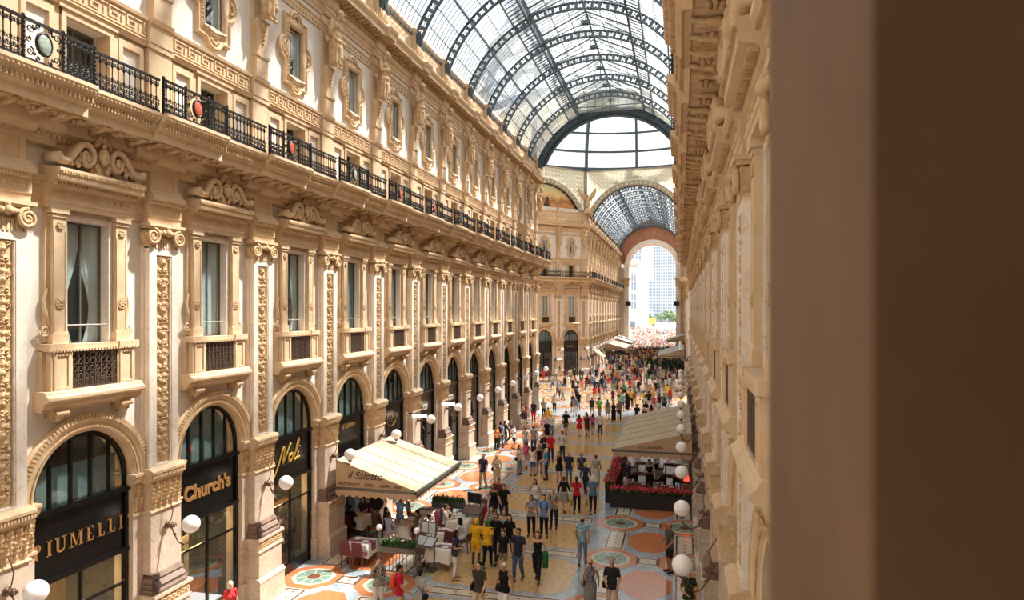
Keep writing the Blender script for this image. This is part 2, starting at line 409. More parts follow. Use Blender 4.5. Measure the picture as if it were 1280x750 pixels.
# first floor window aedicule -------------------------------------------
m = MB(STONE, STONE2, MARBW)
m.use(2)
for s in (-1, 1): m.box(s * .55, s * .64, -.3, .12, 8.5, 11.36)
m.box(-.64, .64, -.3, .12, 11.28, 11.4)
m.use(0)
for s in (-1, 1):
    m.box(s * .66, s * .98, 0, .26, 8.55, 11.4); m.box(s * .98, s * 1.08, 0, .12, 8.6, 11.4)
    for z0, z1, e in ((8.5, 8.78, .05), (11.3, 11.36, .04), (11.38, 11.5, .08)): m.box(s * (.66 - e * .5), s * (.98 + e), 0, .26 + e, z0, z1)
    for e in (-1, 1): m.box(s * .82 + e * .12, s * .82 + e * .15, .26, .28, 8.85, 11.0)
    m.use(1); m.smooth = True
    for z in (9.45, 11.12):
        for k in range(6): m.ell((s * .82 + .062 * math.cos(k * PI / 3), .28, z + .062 * math.sin(k * PI / 3)), (.042, .04, .042), 7, 5)
        m.ell((s * .82, .29, z), (.03, .035, .03), 7, 5)
    m.smooth = False
    m.arc([(.10, .26), (.10, .3), (.13, .3), (.13, .26)], 9.45, 0, 2 * PI, 18, s * .82)
    # scroll bracket at the foot of the jamb
    m.use(0); m.smooth = True
    m.tube([(s * (1.0 + .02 + .10 * math.sin(t * 3.0)), .12, 9.75 - t * .62) for t in np.linspace(0, 1.35, 14)], [.03 + .035 * t for t in np.linspace(0, 1, 14)], 6)
    m.spiral(s * 1.1, 8.84, .13, .13, .02, 1.6, PI * (0 if s > 0 else 1), -s, .035, 22, 6)
    m.smooth = False
m.v = [(x, y * .72 if y > 0 else y, z) for x, y, z in m.v]; P['window_surround'] = m.mesh('window_surround')
m = MB(STONE, STONE2)    # entablature and broken pediment
m.prof([(0, 11.5), (.28, 11.5), (.28, 11.6), (.31, 11.62), (.31, 11.68), (.28, 11.7), (.28, 11.92), (.33, 11.94), (.38, 12.02), (.46, 12.05), (.62, 12.08), (.62, 12.2), (.68, 12.26), (.68, 12.32), (0, 12.4)], -1.16, 1.16)
m.use(1)
for i in range(24): m.box(-1.1 + i * .0935, -1.1 + i * .0935 + .05, .38, .5, 11.98, 12.05)
for i in range(11):
    m.ell((-.95 + i * .19, .29, 11.81), (.055, .03, .055) if i % 2 else (.03, .025, .03), 8, 5)
for i in range(34): m.box(-1.14 + i * .067, -1.14 + i * .067 + .03, .66, .7, 12.2, 12.25)
m.v = [(x, y * .86 if y > 0 else y, z) for x, y, z in m.v]; P['window_entablature'] = m.mesh('window_entablature')
m = MB(STONE, STONE2); m.smooth = True
for s in (-1, 1):
    pts = [(s * 1.12, 12.52), (s * 1.0, 12.47), (s * .85, 12.52), (s * .70, 12.68), (s * .56, 12.82), (s * .42, 12.86), (s * .30, 12.80), (s * .24, 12.68), (s * .27, 12.55), (s * .38, 12.48), (s * .49, 12.53), (s * .52, 12.64), (s * .45, 12.71), (s * .38, 12.67)]
    fine = []
    for i in range(len(pts) - 1):
        a0 = pts[max(i - 1, 0)]; a1 = pts[i]; a2 = pts[i + 1]; a3 = pts[min(i + 2, len(pts) - 1)]
        for q in range(3):
            t = q / 3; fine.append(tuple(.5 * ((2 * a1[d]) + (-a0[d] + a2[d]) * t + (2 * a0[d] - 5 * a1[d] + 4 * a2[d] - a3[d]) * t * t + (-a0[d] + 3 * a1[d] - 3 * a2[d] + a3[d]) * t ** 3) for d in (0, 1)))
    fine.append(pts[-1])
    m.use(0)
    rr = [.075 - .035 * i / len(fine) for i in range(len(fine))]
    m.tube([(p[0], .5, p[1]) for p in fine], rr, 8, flat=2.0)
    # swept back part of the scroll
    top = [p for p in fine if True][:16]
    m.loft([[(p[0], y, p[1] + .03) for p in top] for y in (.1, .55)], close=False)
    m.lathe([(.085, -.2), (.1, -.16), (.1, .14), (.06, .2)], 0, 0, 0, 10) if False else None
    m.loft([[(s * 1.13 + .09 * math.cos(a), y, 12.52 + .09 * math.sin(a)) for a in np.linspace(0, 2 * PI, 12, endpoint=False)] for y in (.15, .6)], caps=True)
    m.use(1)
    m.ell((s * .40, .55, 12.6), (.085, .06, .085), 9, 6)
    for a, b, r in ((.62, 12.55, .06), (.70, 12.5, .05), (.58, 12.66, .05), (.8, 12.46, .05), (.9, 12.44, .035), (.64, 12.45, .055), (.16, 12.5, .07), (.2, 12.9, .05), (.12, 12.44, .06), (.74, 12.58, .035)):
        m.ell((s * a, .53, b), (r, .05, r), 8, 5)
m.use(1)
m.ell((0, .58, 12.66), (.1, .11, .14), 12, 9); m.ell((0, .69, 12.64), (.02, .03, .03), 6, 4); m.ell((0, .66, 12.59), (.04, .02, .012), 6, 4)
for s in (-1, 1): m.ell((s * .04, .67, 12.69), (.018, .015, .012), 6, 4); m.ell((s * .1, .56, 12.7), (.04, .07, .1), 7, 5)
m.ell((0, .57, 12.8), (.12, .09, .05), 10, 6)
for k in range(7):
    a = PI * (k + .5) / 7
    m.ell((.17 * math.cos(a), .55, 12.9 + .13 * math.sin(a)), (.055, .05, .07), 7, 5)
m.ell((0, .57, 12.9), (.06, .06, .06), 8, 6)
m.smooth = False; m.use(0); m.box(-.25, .25, .1, .45, 12.35, 12.72)
m.v = [(x, y * .92 if y > 0 else y, 12.38 + (z - 12.38) * 1.2) for x, y, z in m.v]; P['pediment_scroll'] = m.mesh('pediment_scroll')
m = MB(STONE, STONE2, MARBW)     # balcony base under the window
for s in (-1, 1):
    m.box(s * .60, s * 1.12, 0, .40, 7.5, 8.42)
    m.box(s * .66, s * .72, .40, .44, 7.55, 8.36); m.box(s * 1.0, s * 1.06, .40, .44, 7.55, 8.36)
    m.box(s * .721, s * .999, .40, .438, 7.56, 7.62); m.box(s * .721, s * .999, .40, .438, 8.29, 8.355)
    m.box(s * .62, s * 1.2, 0, .48, 8.4, 8.56)
    m.box(s * 1.12, s * 1.2, 0, .2, 7.5, 8.42)
m.box(-.62, .62, 0, .44, 8.42, 8.54); m.box(-.62, .62, 0, .1, 7.5, 8.42)
for i in range(28): m.box(-1.12 + i * .0815, -1.12 + i * .0815 + .04, .44, .5, 8.38, 8.43)
m.prof([(0, 7.12), (.34, 7.12), (.34, 7.17), (.40, 7.2), (.44, 7.26), (.44, 7.29), (.54, 7.31), (.61, 7.36), (.61, 7.42), (.54, 7.45), (.49, 7.49), (.49, 7.51), (.44, 7.55), (0, 7.55)], -1.3, 1.3)
m.v = [(x, y * .72 if y > 0 else y, z) for x, y, z in m.v]; P['window_balcony'] = m.mesh('window_balcony')
m = MB(STONE2); m.smooth = True
m.tube([(0, .04, 6.86), (0, .14, 6.94), (0, .3, 7.0), (0, .42, 7.06)], [.05, .1, .11, .06], 8); m.smooth = False
m.box(-.17, .17, 0, .36, 7.04, 7.14)
for s in (-1, 1):
    m.box(s * .11, s * .17, 0, .3, 6.9, 7.05)
m.loft([[(x, .42 + .05 * math.cos(a), 7.05 + .05 * math.sin(a)) for a in np.linspace(0, 2 * PI, 8, endpoint=False)] for x in (-.16, -.08, .08, .16)], caps=True)
m.v = [(x, y * .72 if y > 0 else y, z) for x, y, z in m.v]; P['bracket'] = m.mesh('bracket')
m = MB(mat('bronze_grille', (104, 82, 66), (70, 56, 48), .5, 10, metal=.2))
m.box(-.6, .6, .36, .39, 7.56, 7.6); m.box(-.6, .6, .36, .39, 8.34, 8.38); m.box(-.6, .6, .36, .385, 7.72, 7.74)
for i in range(9): m.box(-.6 + i * .15 - .012, -.6 + i * .15 + .012, .36, .39, 7.56, 8.38)
for i in range(8):
    c = -.525 + i * .15
    for z in (7.82, 7.98, 8.14, 8.27):
        m.tube([(c + .05 * math.cos(a), .375, z + .06 * math.sin(a)) for a in np.linspace(0, 2 * PI, 8)], .011, 4, False)
    m.tube([(c + .035 * math.cos(a), .375, 7.65 + .035 * math.sin(a)) for a in np.linspace(0, 2 * PI, 7)], .01, 4, False)
m.v = [(x, y * .72 if y > 0 else y, z) for x, y, z in m.v]; P['grille'] = m.mesh('grille')
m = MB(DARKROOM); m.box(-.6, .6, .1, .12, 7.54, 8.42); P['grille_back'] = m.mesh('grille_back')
# wall plaster of one bay ------------------------------------------------
def bay_wall(m, x0=-HB, x1=HB, z_top=23.9, top=True):
    m.box(x0, -1.34, -.5, 0, 0, 5.2); m.box(1.34, x1, -.5, 0, 0, 5.2)
    n = 14
    for s in (-1, 1):
        pts = [(s * 1.34 * math.cos(PI / 2 * i / n), 5.2 + 1.34 * math.sin(PI / 2 * i / n)) for i in range(n + 1)]
        e = x1 if s > 0 else x0
        for i in range(n):
            a, b = pts[i], pts[i + 1]
            m.extr([(e if i == 0 else a[0] if False else e, a[1]), a, b, (e, b[1])][:4], -.5, 0)
    m.box(x0, x1, -.5, 0, 6.54, 8.5)
    def op(z0, z1, h):
        m.box(x0, -h, -.5, 0, z0, z1); m.box(h, x1, -.5, 0, z0, z1)
    op(8.5, 11.3, .58); m.box(x0, x1, -.5, 0, 11.3, 14.0); op(14.0, 15.8, .58)
    m.box(x0, x1, -.5, 0, 15.8, 17.5); op(17.5, 19.2, .43); m.box(x0, x1, -.5, 0, 19.2, z_top)
# bands running along the wall (length L handled by scaling-free per-bay meshes)
def entab(m, u0, u1):
    m.prof([(0, 11.52), (.06, 11.52), (.06, 11.68), (.09, 11.7), (.09, 11.96), (.13, 11.98), (.16, 12.04), (.2, 12.1), (.2, 12.16), (0, 12.2)], u0, u1)
m = MB(STONE, STONE2); entab(m, -HB, HB); m.use(1)
for i in range(60): m.box(-HB + .02 + i * .0707, -HB + .05 + i * .0707, .13, .17, 11.99, 12.04)
P['string_course'] = m.mesh('string_course')
CORN = [(0, 12.78), (.10, 12.80), (.12, 12.9), (.18, 12.94), (.24, 13.04), (.36, 13.10), (.40, 13.22), (.40, 13.36), (.92, 13.40), (.96, 13.36), (.96, 13.56), (1.02, 13.60), (1.06, 13.66), (1.06, 13.72), (1.14, 13.80), (1.2, 13.86), (1.24, 13.92), (1.24, 14.0), (0, 14.0)]
def shift(pr, d): return [(y + (d if y > .05 else 0), z) for y, z in pr]
m = MB(STONE, STONE2)
m.prof(CORN, -HB, HB)
m.use(1)
for i in range(36):
    u = -HB + (i + .5) * BAY / 36
    m.ell((u, .21, 12.99), (.05, .07, .075), 6, 4)
for i in range(8):
    u = -HB + (i + .5) * BAY / 8
    if i % 2 == 0:
        m.smooth = True; m.tube([(u, .42, 13.2), (u, .52, 13.3), (u, .7, 13.3), (u, .86, 13.34), (u, .9, 13.4)], [.05, .075, .05, .06, .03], 7); m.smooth = False
        m.box(u - .1, u + .1, .4, .93, 13.33, 13.4)
    else:
        for k in range(6): m.ell((u + .1 * math.cos(k * PI / 3), .66 + .1 * math.sin(k * PI / 3), 13.35), (.06, .06, .06), 6, 4)
        m.ell((u, .66, 13.35), (.045, .045, .05), 6, 4)
for i in range(48): m.box(-HB + i * BAY / 48 + .01, -HB + i * BAY / 48 + .05, 1.04, 1.13, 13.64, 13.75)
for i in range(40): m.ell((-HB + (i + .5) * BAY / 40, 1.17, 13.86), (.042, .07, .055), 5, 4)
P['balcony_cornice'] = m.mesh('balcony_cornice')
m = MB(STONE, STONE2); m.prof(shift(CORN, .14), -1.15, 1.15); m.use(1)
for i in range(22): m.box(-1.13 + i * .103, -1.09 + i * .103, 1.18, 1.27, 13.64, 13.75)
for i in range(20): m.ell((-1.1 + i * .116, .36, 12.99), (.05, .07, .075), 6, 4)
for u in (-.9, -.3, .3, .9):
    m.smooth = True; m.tube([(u, .5, 13.18), (u, .6, 13.3), (u, .8, 13.3), (u, .98, 13.36)], [.05, .08, .05, .04], 7); m.smooth = False
for u in (-.6, 0, .6):
    for k in range(6): m.ell((u + .08 * math.cos(k * PI / 3), .76 + .08 * math.sin(k * PI / 3), 13.37), (.05, .05, .045), 6, 4)
for i in range(22): m.ell((-1.1 + i * .105, 1.31, 13.86), (.042, .07, .055), 5, 4)
m.use(0); m.prof([(0, 12.9), (.5, 12.96), (.56, 13.1), (.56, 13.4), (0, 13.4)], -.5, .5)
P['cornice_break'] = m.mesh('cornice_break')
# mezzanine level --------------------------------------------------------
m = MB(STONE, PLAST)
for s in (-1, 1):
    m.box(s * .58, s * .70, -.02, .10, 14.0, 15.95); m.box(s * .56, s * .6, -.3, .03, 14.0, 15.8)
    m.box(s * .72, s * .86, 0, .06, 14.0, 16.1)
    m.box(s * .86, s * .98, 0, .08, 14.3, 15.9); m.box(s * 1.5, s * 1.62, 0, .08, 14.3, 15.9)
    m.box(s * .98, s * 1.5, 0, .08, 15.72, 15.9); m.box(s * .98, s * 1.5, 0, .08, 14.0, 14.35)
m.box(-.70, .70, -.02, .10, 15.8, 15.95); m.box(-.78, .78, 0, .14, 15.95, 16.06)
m.prof([(0, 15.98), (.12, 15.98), (.14, 16.06), (.18, 16.1), (0, 16.12)], -HB, HB)
P['mezzanine_frame'] = m.mesh('mezzanine_frame')
m = MB(STONE); m.box(-.40, .40, 0, .14, 14.0, 16.12); m.box(-.44, .44, 0, .18, 15.98, 16.12)
P['mezzanine_pilaster'] = m.mesh('mezzanine_pilaster')
m = MB(STONE, STONE2)    # greek key band
m.prof([(0, 16.12), (.08, 16.12), (.08, 16.16), (.05, 16.2), (.05, 16.6), (.08, 16.64), (.12, 16.66), (.14, 16.74), (0, 16.76)], -HB, HB)
m.use(0)
nk = 8; W = BAY / nk
for i in range(nk):
    o = -HB + i * W; t = .032
    def H(a, b, z): m.box(o + a * W, o + b * W, .05, .085, z - t / 2, z + t / 2)
    def V(a, z0, z1): m.box(o + a * W - t / 2, o + a * W + t / 2, .05, .085, z0, z1)
    H(0, .9, 16.57); V(.9, 16.32, 16.57); H(.45, .9, 16.32); V(.45, 16.32, 16.45); H(.45, .7, 16.45)
    V(.2, 16.24, 16.57 - .09); H(0, .2, 16.24) ; H(.2, 1.0, 16.24); V(0.02, 16.24, 16.57) if i == 0 else None
P['key_band'] = m.mesh('key_band')
m = MB(STONE)
m.prof([(0, 16.12), (.2, 16.12), (.2, 16.2), (.17, 16.22), (.17, 16.58), (.22, 16.62), (.26, 16.74), (0, 16.76)], -.38, .38)
P['band_break'] = m.mesh('band_break')
# attic level --------------------------------------------------------------
def frame_r(a, grow):
    c, s_ = math.cos(a), math.sin(a); best = 0
    hw, hh = .70 + grow, 1.22 + grow
    best = min(hw / abs(c) if abs(c) > 1e-6 else 9, hh / abs(s_) if abs(s_) > 1e-6 else 9)
    for cx, cz, r in ((.62, 0, .42 + grow), (-.62, 0, .42 + grow), (0, 1.14, .36 + grow), (0, -1.14, .36 + grow)):
        b = c * cx + s_ * cz; q = b * b - (cx * cx + cz * cz - r * r)
        if q > 0: best = max(best, b + math.sqrt(q))
    return best
angs = sorted([2 * PI * i / 120 for i in range(120)] + [math.atan2(a * 1.22, b * .70) % (2 * PI) for a in (-1, 1) for b in (-1, 1)])
def inner_r(a):
    c, s_ = abs(math.cos(a)), abs(math.sin(a)); return min(.43 / c if c > 1e-6 else 9, .85 / s_ if s_ > 1e-6 else 9)
m = MB(STONE, STONE2); rings = []
for t, y in ((1.0, 0), (1.0, .10), (.93, .14), (.86, .14), (.80, .08), (.5, .06), (.44, .10), (.30, .12), (.22, .16), (.1, .14), (0.0, .1), (0, -.3)):
    rings.append([((inner_r(a) + (frame_r(a, 0) - inner_r(a)) * t) * math.cos(a), y, 18.35 + (inner_r(a) + (frame_r(a, 0) - inner_r(a)) * t) * math.sin(a)) for a in angs])
m.loft(rings)
m.use(1)
for k in range(64):
    a = 2 * PI * (k + .5) / 64; r = inner_r(a) + (frame_r(a, 0) - inner_r(a)) * .36
    m.ell((r * math.cos(a), .12, 18.35 + r * math.sin(a)), (.03, .03, .03), 5, 4)
for cx, cz in ((.80, 0), (-.80, 0), (0, 1.24), (0, -1.24)):
    for k in range(5):
        a = math.atan2(cz, cx) + (k - 2) * .55
        m.ell((cx * .86 + .16 * math.cos(a), .1, 18.35 + cz * .93 + .16 * math.sin(a)), (.06, .05, .06), 6, 4)
P['baroque_frame'] = m.mesh('baroque_frame')
m = MB(STONE, STONE2)
m.box(-.32, .32, 0, .10, 16.76, 20.9); m.box(-.30, .30, .10, .22, 16.76, 17.45); m.box(-.34, .34, .1, .26, 17.4, 17.5)
m.loft([[(-w, .1, z), (w, .1, z), (w, .1 + d, z), (-w, .1 + d, z)] for w, d, z in ((.2, .10, 17.5), (.28, .16, 18.55), (.3, .2, 18.6))], caps=True)
m.use(1); m.smooth = True
for z, r in ((18.45, .12), (18.3, .09), (18.15, .08), (18.0, .06), (17.86, .045)): m.ell((0, .24 + (z - 18) * .1, z), (r, .06, r * 1.1), 8, 6)
m.smooth = False; m.use(0); m.box(-.36, .36, 0, .14, 20.2, 20.5)
P['herm_pilaster'] = m.mesh('herm_pilaster')
m = MB(STONE, STONE2)
m.prof([(0, 20.02), (.05, 20.02), (.05, 20.3), (.09, 20.33), (.11, 20.38), (0, 20.4)], -HB, HB); m.use(1)
for i in range(20): m.ell((-HB + (i + .5) * BAY / 20, .055, 20.16), (.055, .03, .07), 6, 4)
P['attic_frieze'] = m.mesh('attic_frieze')
UC = [(0, 20.9), (.06, 20.9), (.08, 21.05), (.12, 21.1), (.12, 21.2), (.2, 21.26), (.26, 21.42), (.26, 21.6), (.34, 21.66), (.72, 21.7), (.76, 21.68), (.76, 21.86), (.84, 21.94), (.88, 22.02), (.88, 22.08), (0, 22.16)]
m = MB(STONE, STONE2); m.prof(UC, -HB, HB)
m.prof([(0, 22.1), (.30, 22.1), (.30, 22.45), (.36, 22.5), (.40, 22.6), (.36, 22.66), (.14, 22.7), (.14, 23.55), (.2, 23.6), (.26, 23.7), (.26, 23.78), (0, 23.9)], -HB, HB)
m.use(1)
for i in range(30): m.box(-HB + i * BAY / 30 + .02, -HB + i * BAY / 30 + .09, .26, .36, 21.44, 21.6)
for i in range(14): m.box(-HB + (i + .5) * BAY / 14 - .06, -HB + (i + .5) * BAY / 14 + .06, .3, .7, 21.6, 21.7)
for i in range(22): m.ell((-HB + (i + .5) * BAY / 22, .31, 22.28), (.05, .04, .08), 6, 4)
P['crown_cornice'] = m.mesh('crown_cornice')
m = MB(STONE, STONE2); m.prof(shift(UC, .16), -.38, .38); m.prof([(0, 22.1), (.52, 22.1), (.52, 22.55), (.58, 22.6), (.58, 22.72), (.3, 22.78), (.3, 23.6), (.36, 23.66), (.36, 23.86), (0, 23.95)], -.34, .34)
m.use(1)
for s in (-.25, 0, .25): m.box(s - .05, s + .05, .42, .84, 21.58, 21.7)
P['crown_break'] = m.mesh('crown_break')
# railing ---------------------------------------------------------------
def rail_sect(nm, w, med):
    m = MB(IRON)
    m.box(-w, w, -.03, .03, 14.78, 14.83); m.box(-w, w, -.02, .02, 14.04, 14.08); m.box(-w, w, -.015, .015, 14.30, 14.32) if not med else None
    P[nm + '_rails'] = m.mesh('handrail')
rail_sect('flat', HB - 1.15, False); rail_sect('forward', 1.15, True)
m = MB(IRON)
m.lathe([(.012, 14.05), (.03, 14.1), (.02, 14.16), (.012, 14.3), (.03, 14.36), (.012, 14.42), (.012, 14.6), (.035, 14.66), (.02, 14.72), (.012, 14.78)], n=5)
for s in (-1, 1):
    m.spiral(s * .045, 14.7, 0, .045, .01, 1.1, -PI / 2, s, .012, 9, 4)
    m.spiral(s * .045, 14.22, 0, .055, .012, 1.2, PI / 2, -s, .014, 10, 4)
    m.spiral(s * .04, 14.12, 0, .04, .01, 1.1, -PI / 2, s, .012, 8, 4)
for s in (-1, 1): m.tube([(s * .04 + .03 * math.cos(a), 0, 14.34 + .03 * math.sin(a)) for a in np.linspace(0, 2 * PI, 7)], .009, 4, False)
P['baluster'] = m.mesh('baluster')
m = MB(IRON); m.box(-.02, .02, -.03, .03, 14.0, 14.84); m.ell((0, 0, 14.86), (.035, .035, .035), 6, 5)
for i in range(8): m.ell((0, .03, 14.1 + i * .09), (.025, .02, .025), 5, 4)
P['rail_post'] = m.mesh('rail_post')
m = MB(IRON)
for s in (-1, 1):
    for a, z, r in ((.28, 14.66, .09), (.28, 14.22, .09), (.13, 14.74, .05), (.13, 14.12, .05), (.32, 14.44, .06)):
        m.spiral(s * a, z, 0, r, r * .15, 1.4, s * z, s, .017, 14, 4)
    m.ell((s * .2, 0, 14.68), (.05, .02, .04), 6, 4); m.ell((s * .2, 0, 14.2), (.05, .02, .04), 6, 4)
m.smooth = True
m.loft([[(r * .17 * math.cos(a), y, 14.44 + r * .23 * math.sin(a)) for a in np.linspace(0, 2 * PI, 20, endpoint=False)] for r, y in ((1.0, -.02), (1.05, .03), (.9, .05), (.82, .03))])
P['medallion_scrolls'] = m.mesh('scrollwork')
MEDM = [mat('red_medallion', (196, 96, 72), (160, 70, 56), .35, 14), mat('pale_medallion', (170, 176, 160), (110, 128, 116), .35, 14), mat('green_medallion', (40, 92, 80), (26, 60, 54), .35, 10)]
for i, q in enumerate(MEDM):
    m = MB(q); m.smooth = True; m.ell((0, .02, 14.44), (.145, .035, .2), 18, 8); P['medallion%d' % i] = m.mesh('medallion')
# windows -----------------------------------------------------------------
def curtain_mesh(x0, x1, z0, z1, tie=0.55, side=-1, yb=-.27):
    m = MB(CURT); m.smooth = True; rings = []
    for j in range(15):
        t = j / 14; z = z1 + (z0 - z1) * t
        g = 1 - tie * math.exp(-((t - .72) / .34) ** 2) if tie else 1
        row = []
        for i in range(25):
            q = i / 24
            x = (x0 + (x1 - x0) * q * g) if side < 0 else (x1 - (x1 - x0) * (1 - q) * g)
            row.append((x, yb + .035 * math.sin(q * 34) + .01 * math.sin(q * 71 + t * 3), z))
        rings.append(row)
    m.loft(rings, close=False); return m.mesh('curtain')
P['curtain_l'] = curtain_mesh(-.54, .04, 8.52, 11.28, .62, -1); P['curtain_r'] = curtain_mesh(-.06, .54, 8.52, 11.28, .62, 1)
P['curtain_full'] = curtain_mesh(-.54, .54, 8.52, 11.28, 0, -1)
P['mez_curtain'] = curtain_mesh(.02, .55, 14.05, 15.8, 0, 1, -.5)
P['attic_curtain_l'] = curtain_mesh(-.41, -.02, 17.5, 19.2, .45, -1, -.16); P['attic_curtain_r'] = curtain_mesh(.0, .41, 17.5, 19.2, .3, 1, -.16)
m = MB(GREYMET)
for x in (-.56, -.02, .52): m.box(x, x + .04, -.20, -.15, 8.5, 11.3)
m.box(-.56, .56, -.20, -.15, 8.5, 8.56); m.box(-.56, .56, -.20, -.15, 11.24, 11.3); P['window_frame'] = m.mesh('window_frame')
m = MB(mat('silver_rail', (190, 185, 178), (160, 156, 150), .3, 5, metal=.6)); m.tube([(-.6, .05, 8.95), (.6, .08, 8.95)], .018, 6); P['guard_rail'] = m.mesh('guard_rail')
m = MB(WGLASS); m.box(-.54, .54, -.18, -.175, 8.52, 11.28); P['glass'] = m.mesh('glass')
m = MB(WGLASS); m.box(-.42, .42, -.10, -.095, 17.5, 19.2); P['attic_glass'] = m.mesh('glass')
m = MB(MARBW)
for x in (-.43, .39): m.box(x, x + .04, -.12, -.07, 17.5, 19.2)
m.box(-.43, .43, -.12, -.07, 17.5, 17.54); m.box(-.43, .43, -.12, -.07, 19.15, 19.2); P['attic_frame'] = m.mesh('window_frame')
m = MB(STONE); m.box(-.58, .58, -.45, -.40, 14.0, 15.8) ; P['mez_shutter'] = m.mesh('shutter')
m = MB(GREYMET)
for x in (-.57, -.02, .53): m.box(x, x + .04, -.44, -.38, 14.0, 15.8)
m.box(-.57, .57, -.44, -.38, 15.74, 15.8); P['mez_frame'] = m.mesh('window_frame')
m = MB(WGLASS); m.box(-.56, .56, -.42, -.41, 14.0, 15.8); P['mez_glass'] = m.mesh('glass')
m = MB(SHADE); m.box(-.54, .54, -.26, -.24, 8.52, 11.28); P['blind'] = m.mesh('blind')
# shopfront in the arch -----------------------------------------------------
m = MB(BLK)
y0, y1 = -.42, -.34
m.arc([(1.2, y0), (1.2, y1), (1.31, y1), (1.31, y0)], 5.2, n=24)
for s in (-1, 1): m.box(s * 1.2, s * 1.31, y0, y1 + .05, 0, 5.2)
m.box(-1.3, 1.3, y0, y1 + .1, 4.82, 4.95); m.box(-1.3, 1.3, y0, y1 + .08, 3.32, 3.42)
for u in (-.78, -.26, .26, .78): m.box(u - .03, u + .03, y0, y1, 4.9, 5.2 + math.sqrt(1.22 ** 2 - u * u))
P['shop_frame'] = m.mesh('shop_frame')
m = MB(BLK); m.box(-1.2, 1.2, -.46, -.36, 3.38, 4.84); P['sign_board'] = m.mesh('sign_board')
def arch_pane(m, y, zc=5.2, r=1.2):
    n = 20; pts = [(r * math.cos(PI * i / n), zc + r * math.sin(PI * i / n)) for i in range(n + 1)] + [(-r, 4.9), (r, 4.9)]
    m.extr(pts, y, y + .01)
m = MB(WGLASS); arch_pane(m, -.39); P['transom_glass'] = m.mesh('transom_glass')
m = MB(SHADE, DARKROOM); m.box(-1.2, 1.2, -.62, -.6, 4.9, 5.75); P['transom_blind'] = m.mesh('transom_blind')
m = MB(SHADE); arch_pane(m, -.6); P['transom_blind_full'] = m.mesh('transom_blind')
m = MB(WGLASS); m.box(-1.2, 1.2, -.40, -.39, .35, 3.35); P['shop_glass'] = m.mesh('shop_glass')
m = MB(BLK, GOLDD); m.box(-1.2, 1.2, -.42, -.34, 0, .35); m.box(-.03, .03, -.42, -.34, .3, 3.35); m.box(-1.2, 1.2, -.42, -.35, 2.5, 2.56)
P['shop_door_frame'] = m.mesh('door_frame')
# wall lamp -------------------------------------------------------------------
m = MB(BRONZE); m.smooth = True
m.lathe([(.0, -.0), (.09, .0), (.08, .03), (.03, .05)], n=10) if False else None
m.loft([[(r * math.cos(a), y, 3.72 + r * math.sin(a)) for a in np.linspace(0, 2 * PI, 12, endpoint=False)] for r, y in ((.1, .42), (.1, .45), (.06, .48), (.03, .52))], caps=True)
def pl(pts, r, n=6): m.tube(pts, r, n)
pl([(0, .45 + .02 + .12 * t + .28 * t * t, 3.72 - .1 * t + .0 * t) for t in np.linspace(0, .5, 5)], .02)
# S shaped arm
arm = [(0, .46, 3.76), (0, .54, 3.86), (0, .6, 4.1), (0, .52, 4.3), (0, .44, 4.42)]
pl(arm, .014)
arm2 = [(0, .46, 3.70), (0, .58, 3.62), (0, .66, 3.46), (0, .76, 3.3), (0, .9, 3.24), (0, 1.04, 3.28), (0, 1.13, 3.4), (0, 1.15, 3.5)]
pl(arm2, .019)
pl([(0, .62 + .09 * (1 - i / 16) * math.cos(i * .75), 3.72 + .09 * (1 - i / 16) * math.sin(i * .75)) for i in range(16)], .014)
pl([(0, .66 + .06 * (1 - i / 12) * math.cos(i * .8 + 2), 3.5 + .06 * (1 - i / 12) * math.sin(i * .8 + 2)) for i in range(12)], .012)
m.lathe([(.02, 3.5), (.06, 3.53), (.09, 3.57), (.05, 3.58)], 0, 1.15, 0, 12)
P['lamp_arm'] = m.mesh('lamp_arm')
m = MB(GLOBE); m.smooth = True; m.ell((0, 1.15, 3.79), (.225, .225, .225), 28, 18); P['globe'] = m.mesh('globe')
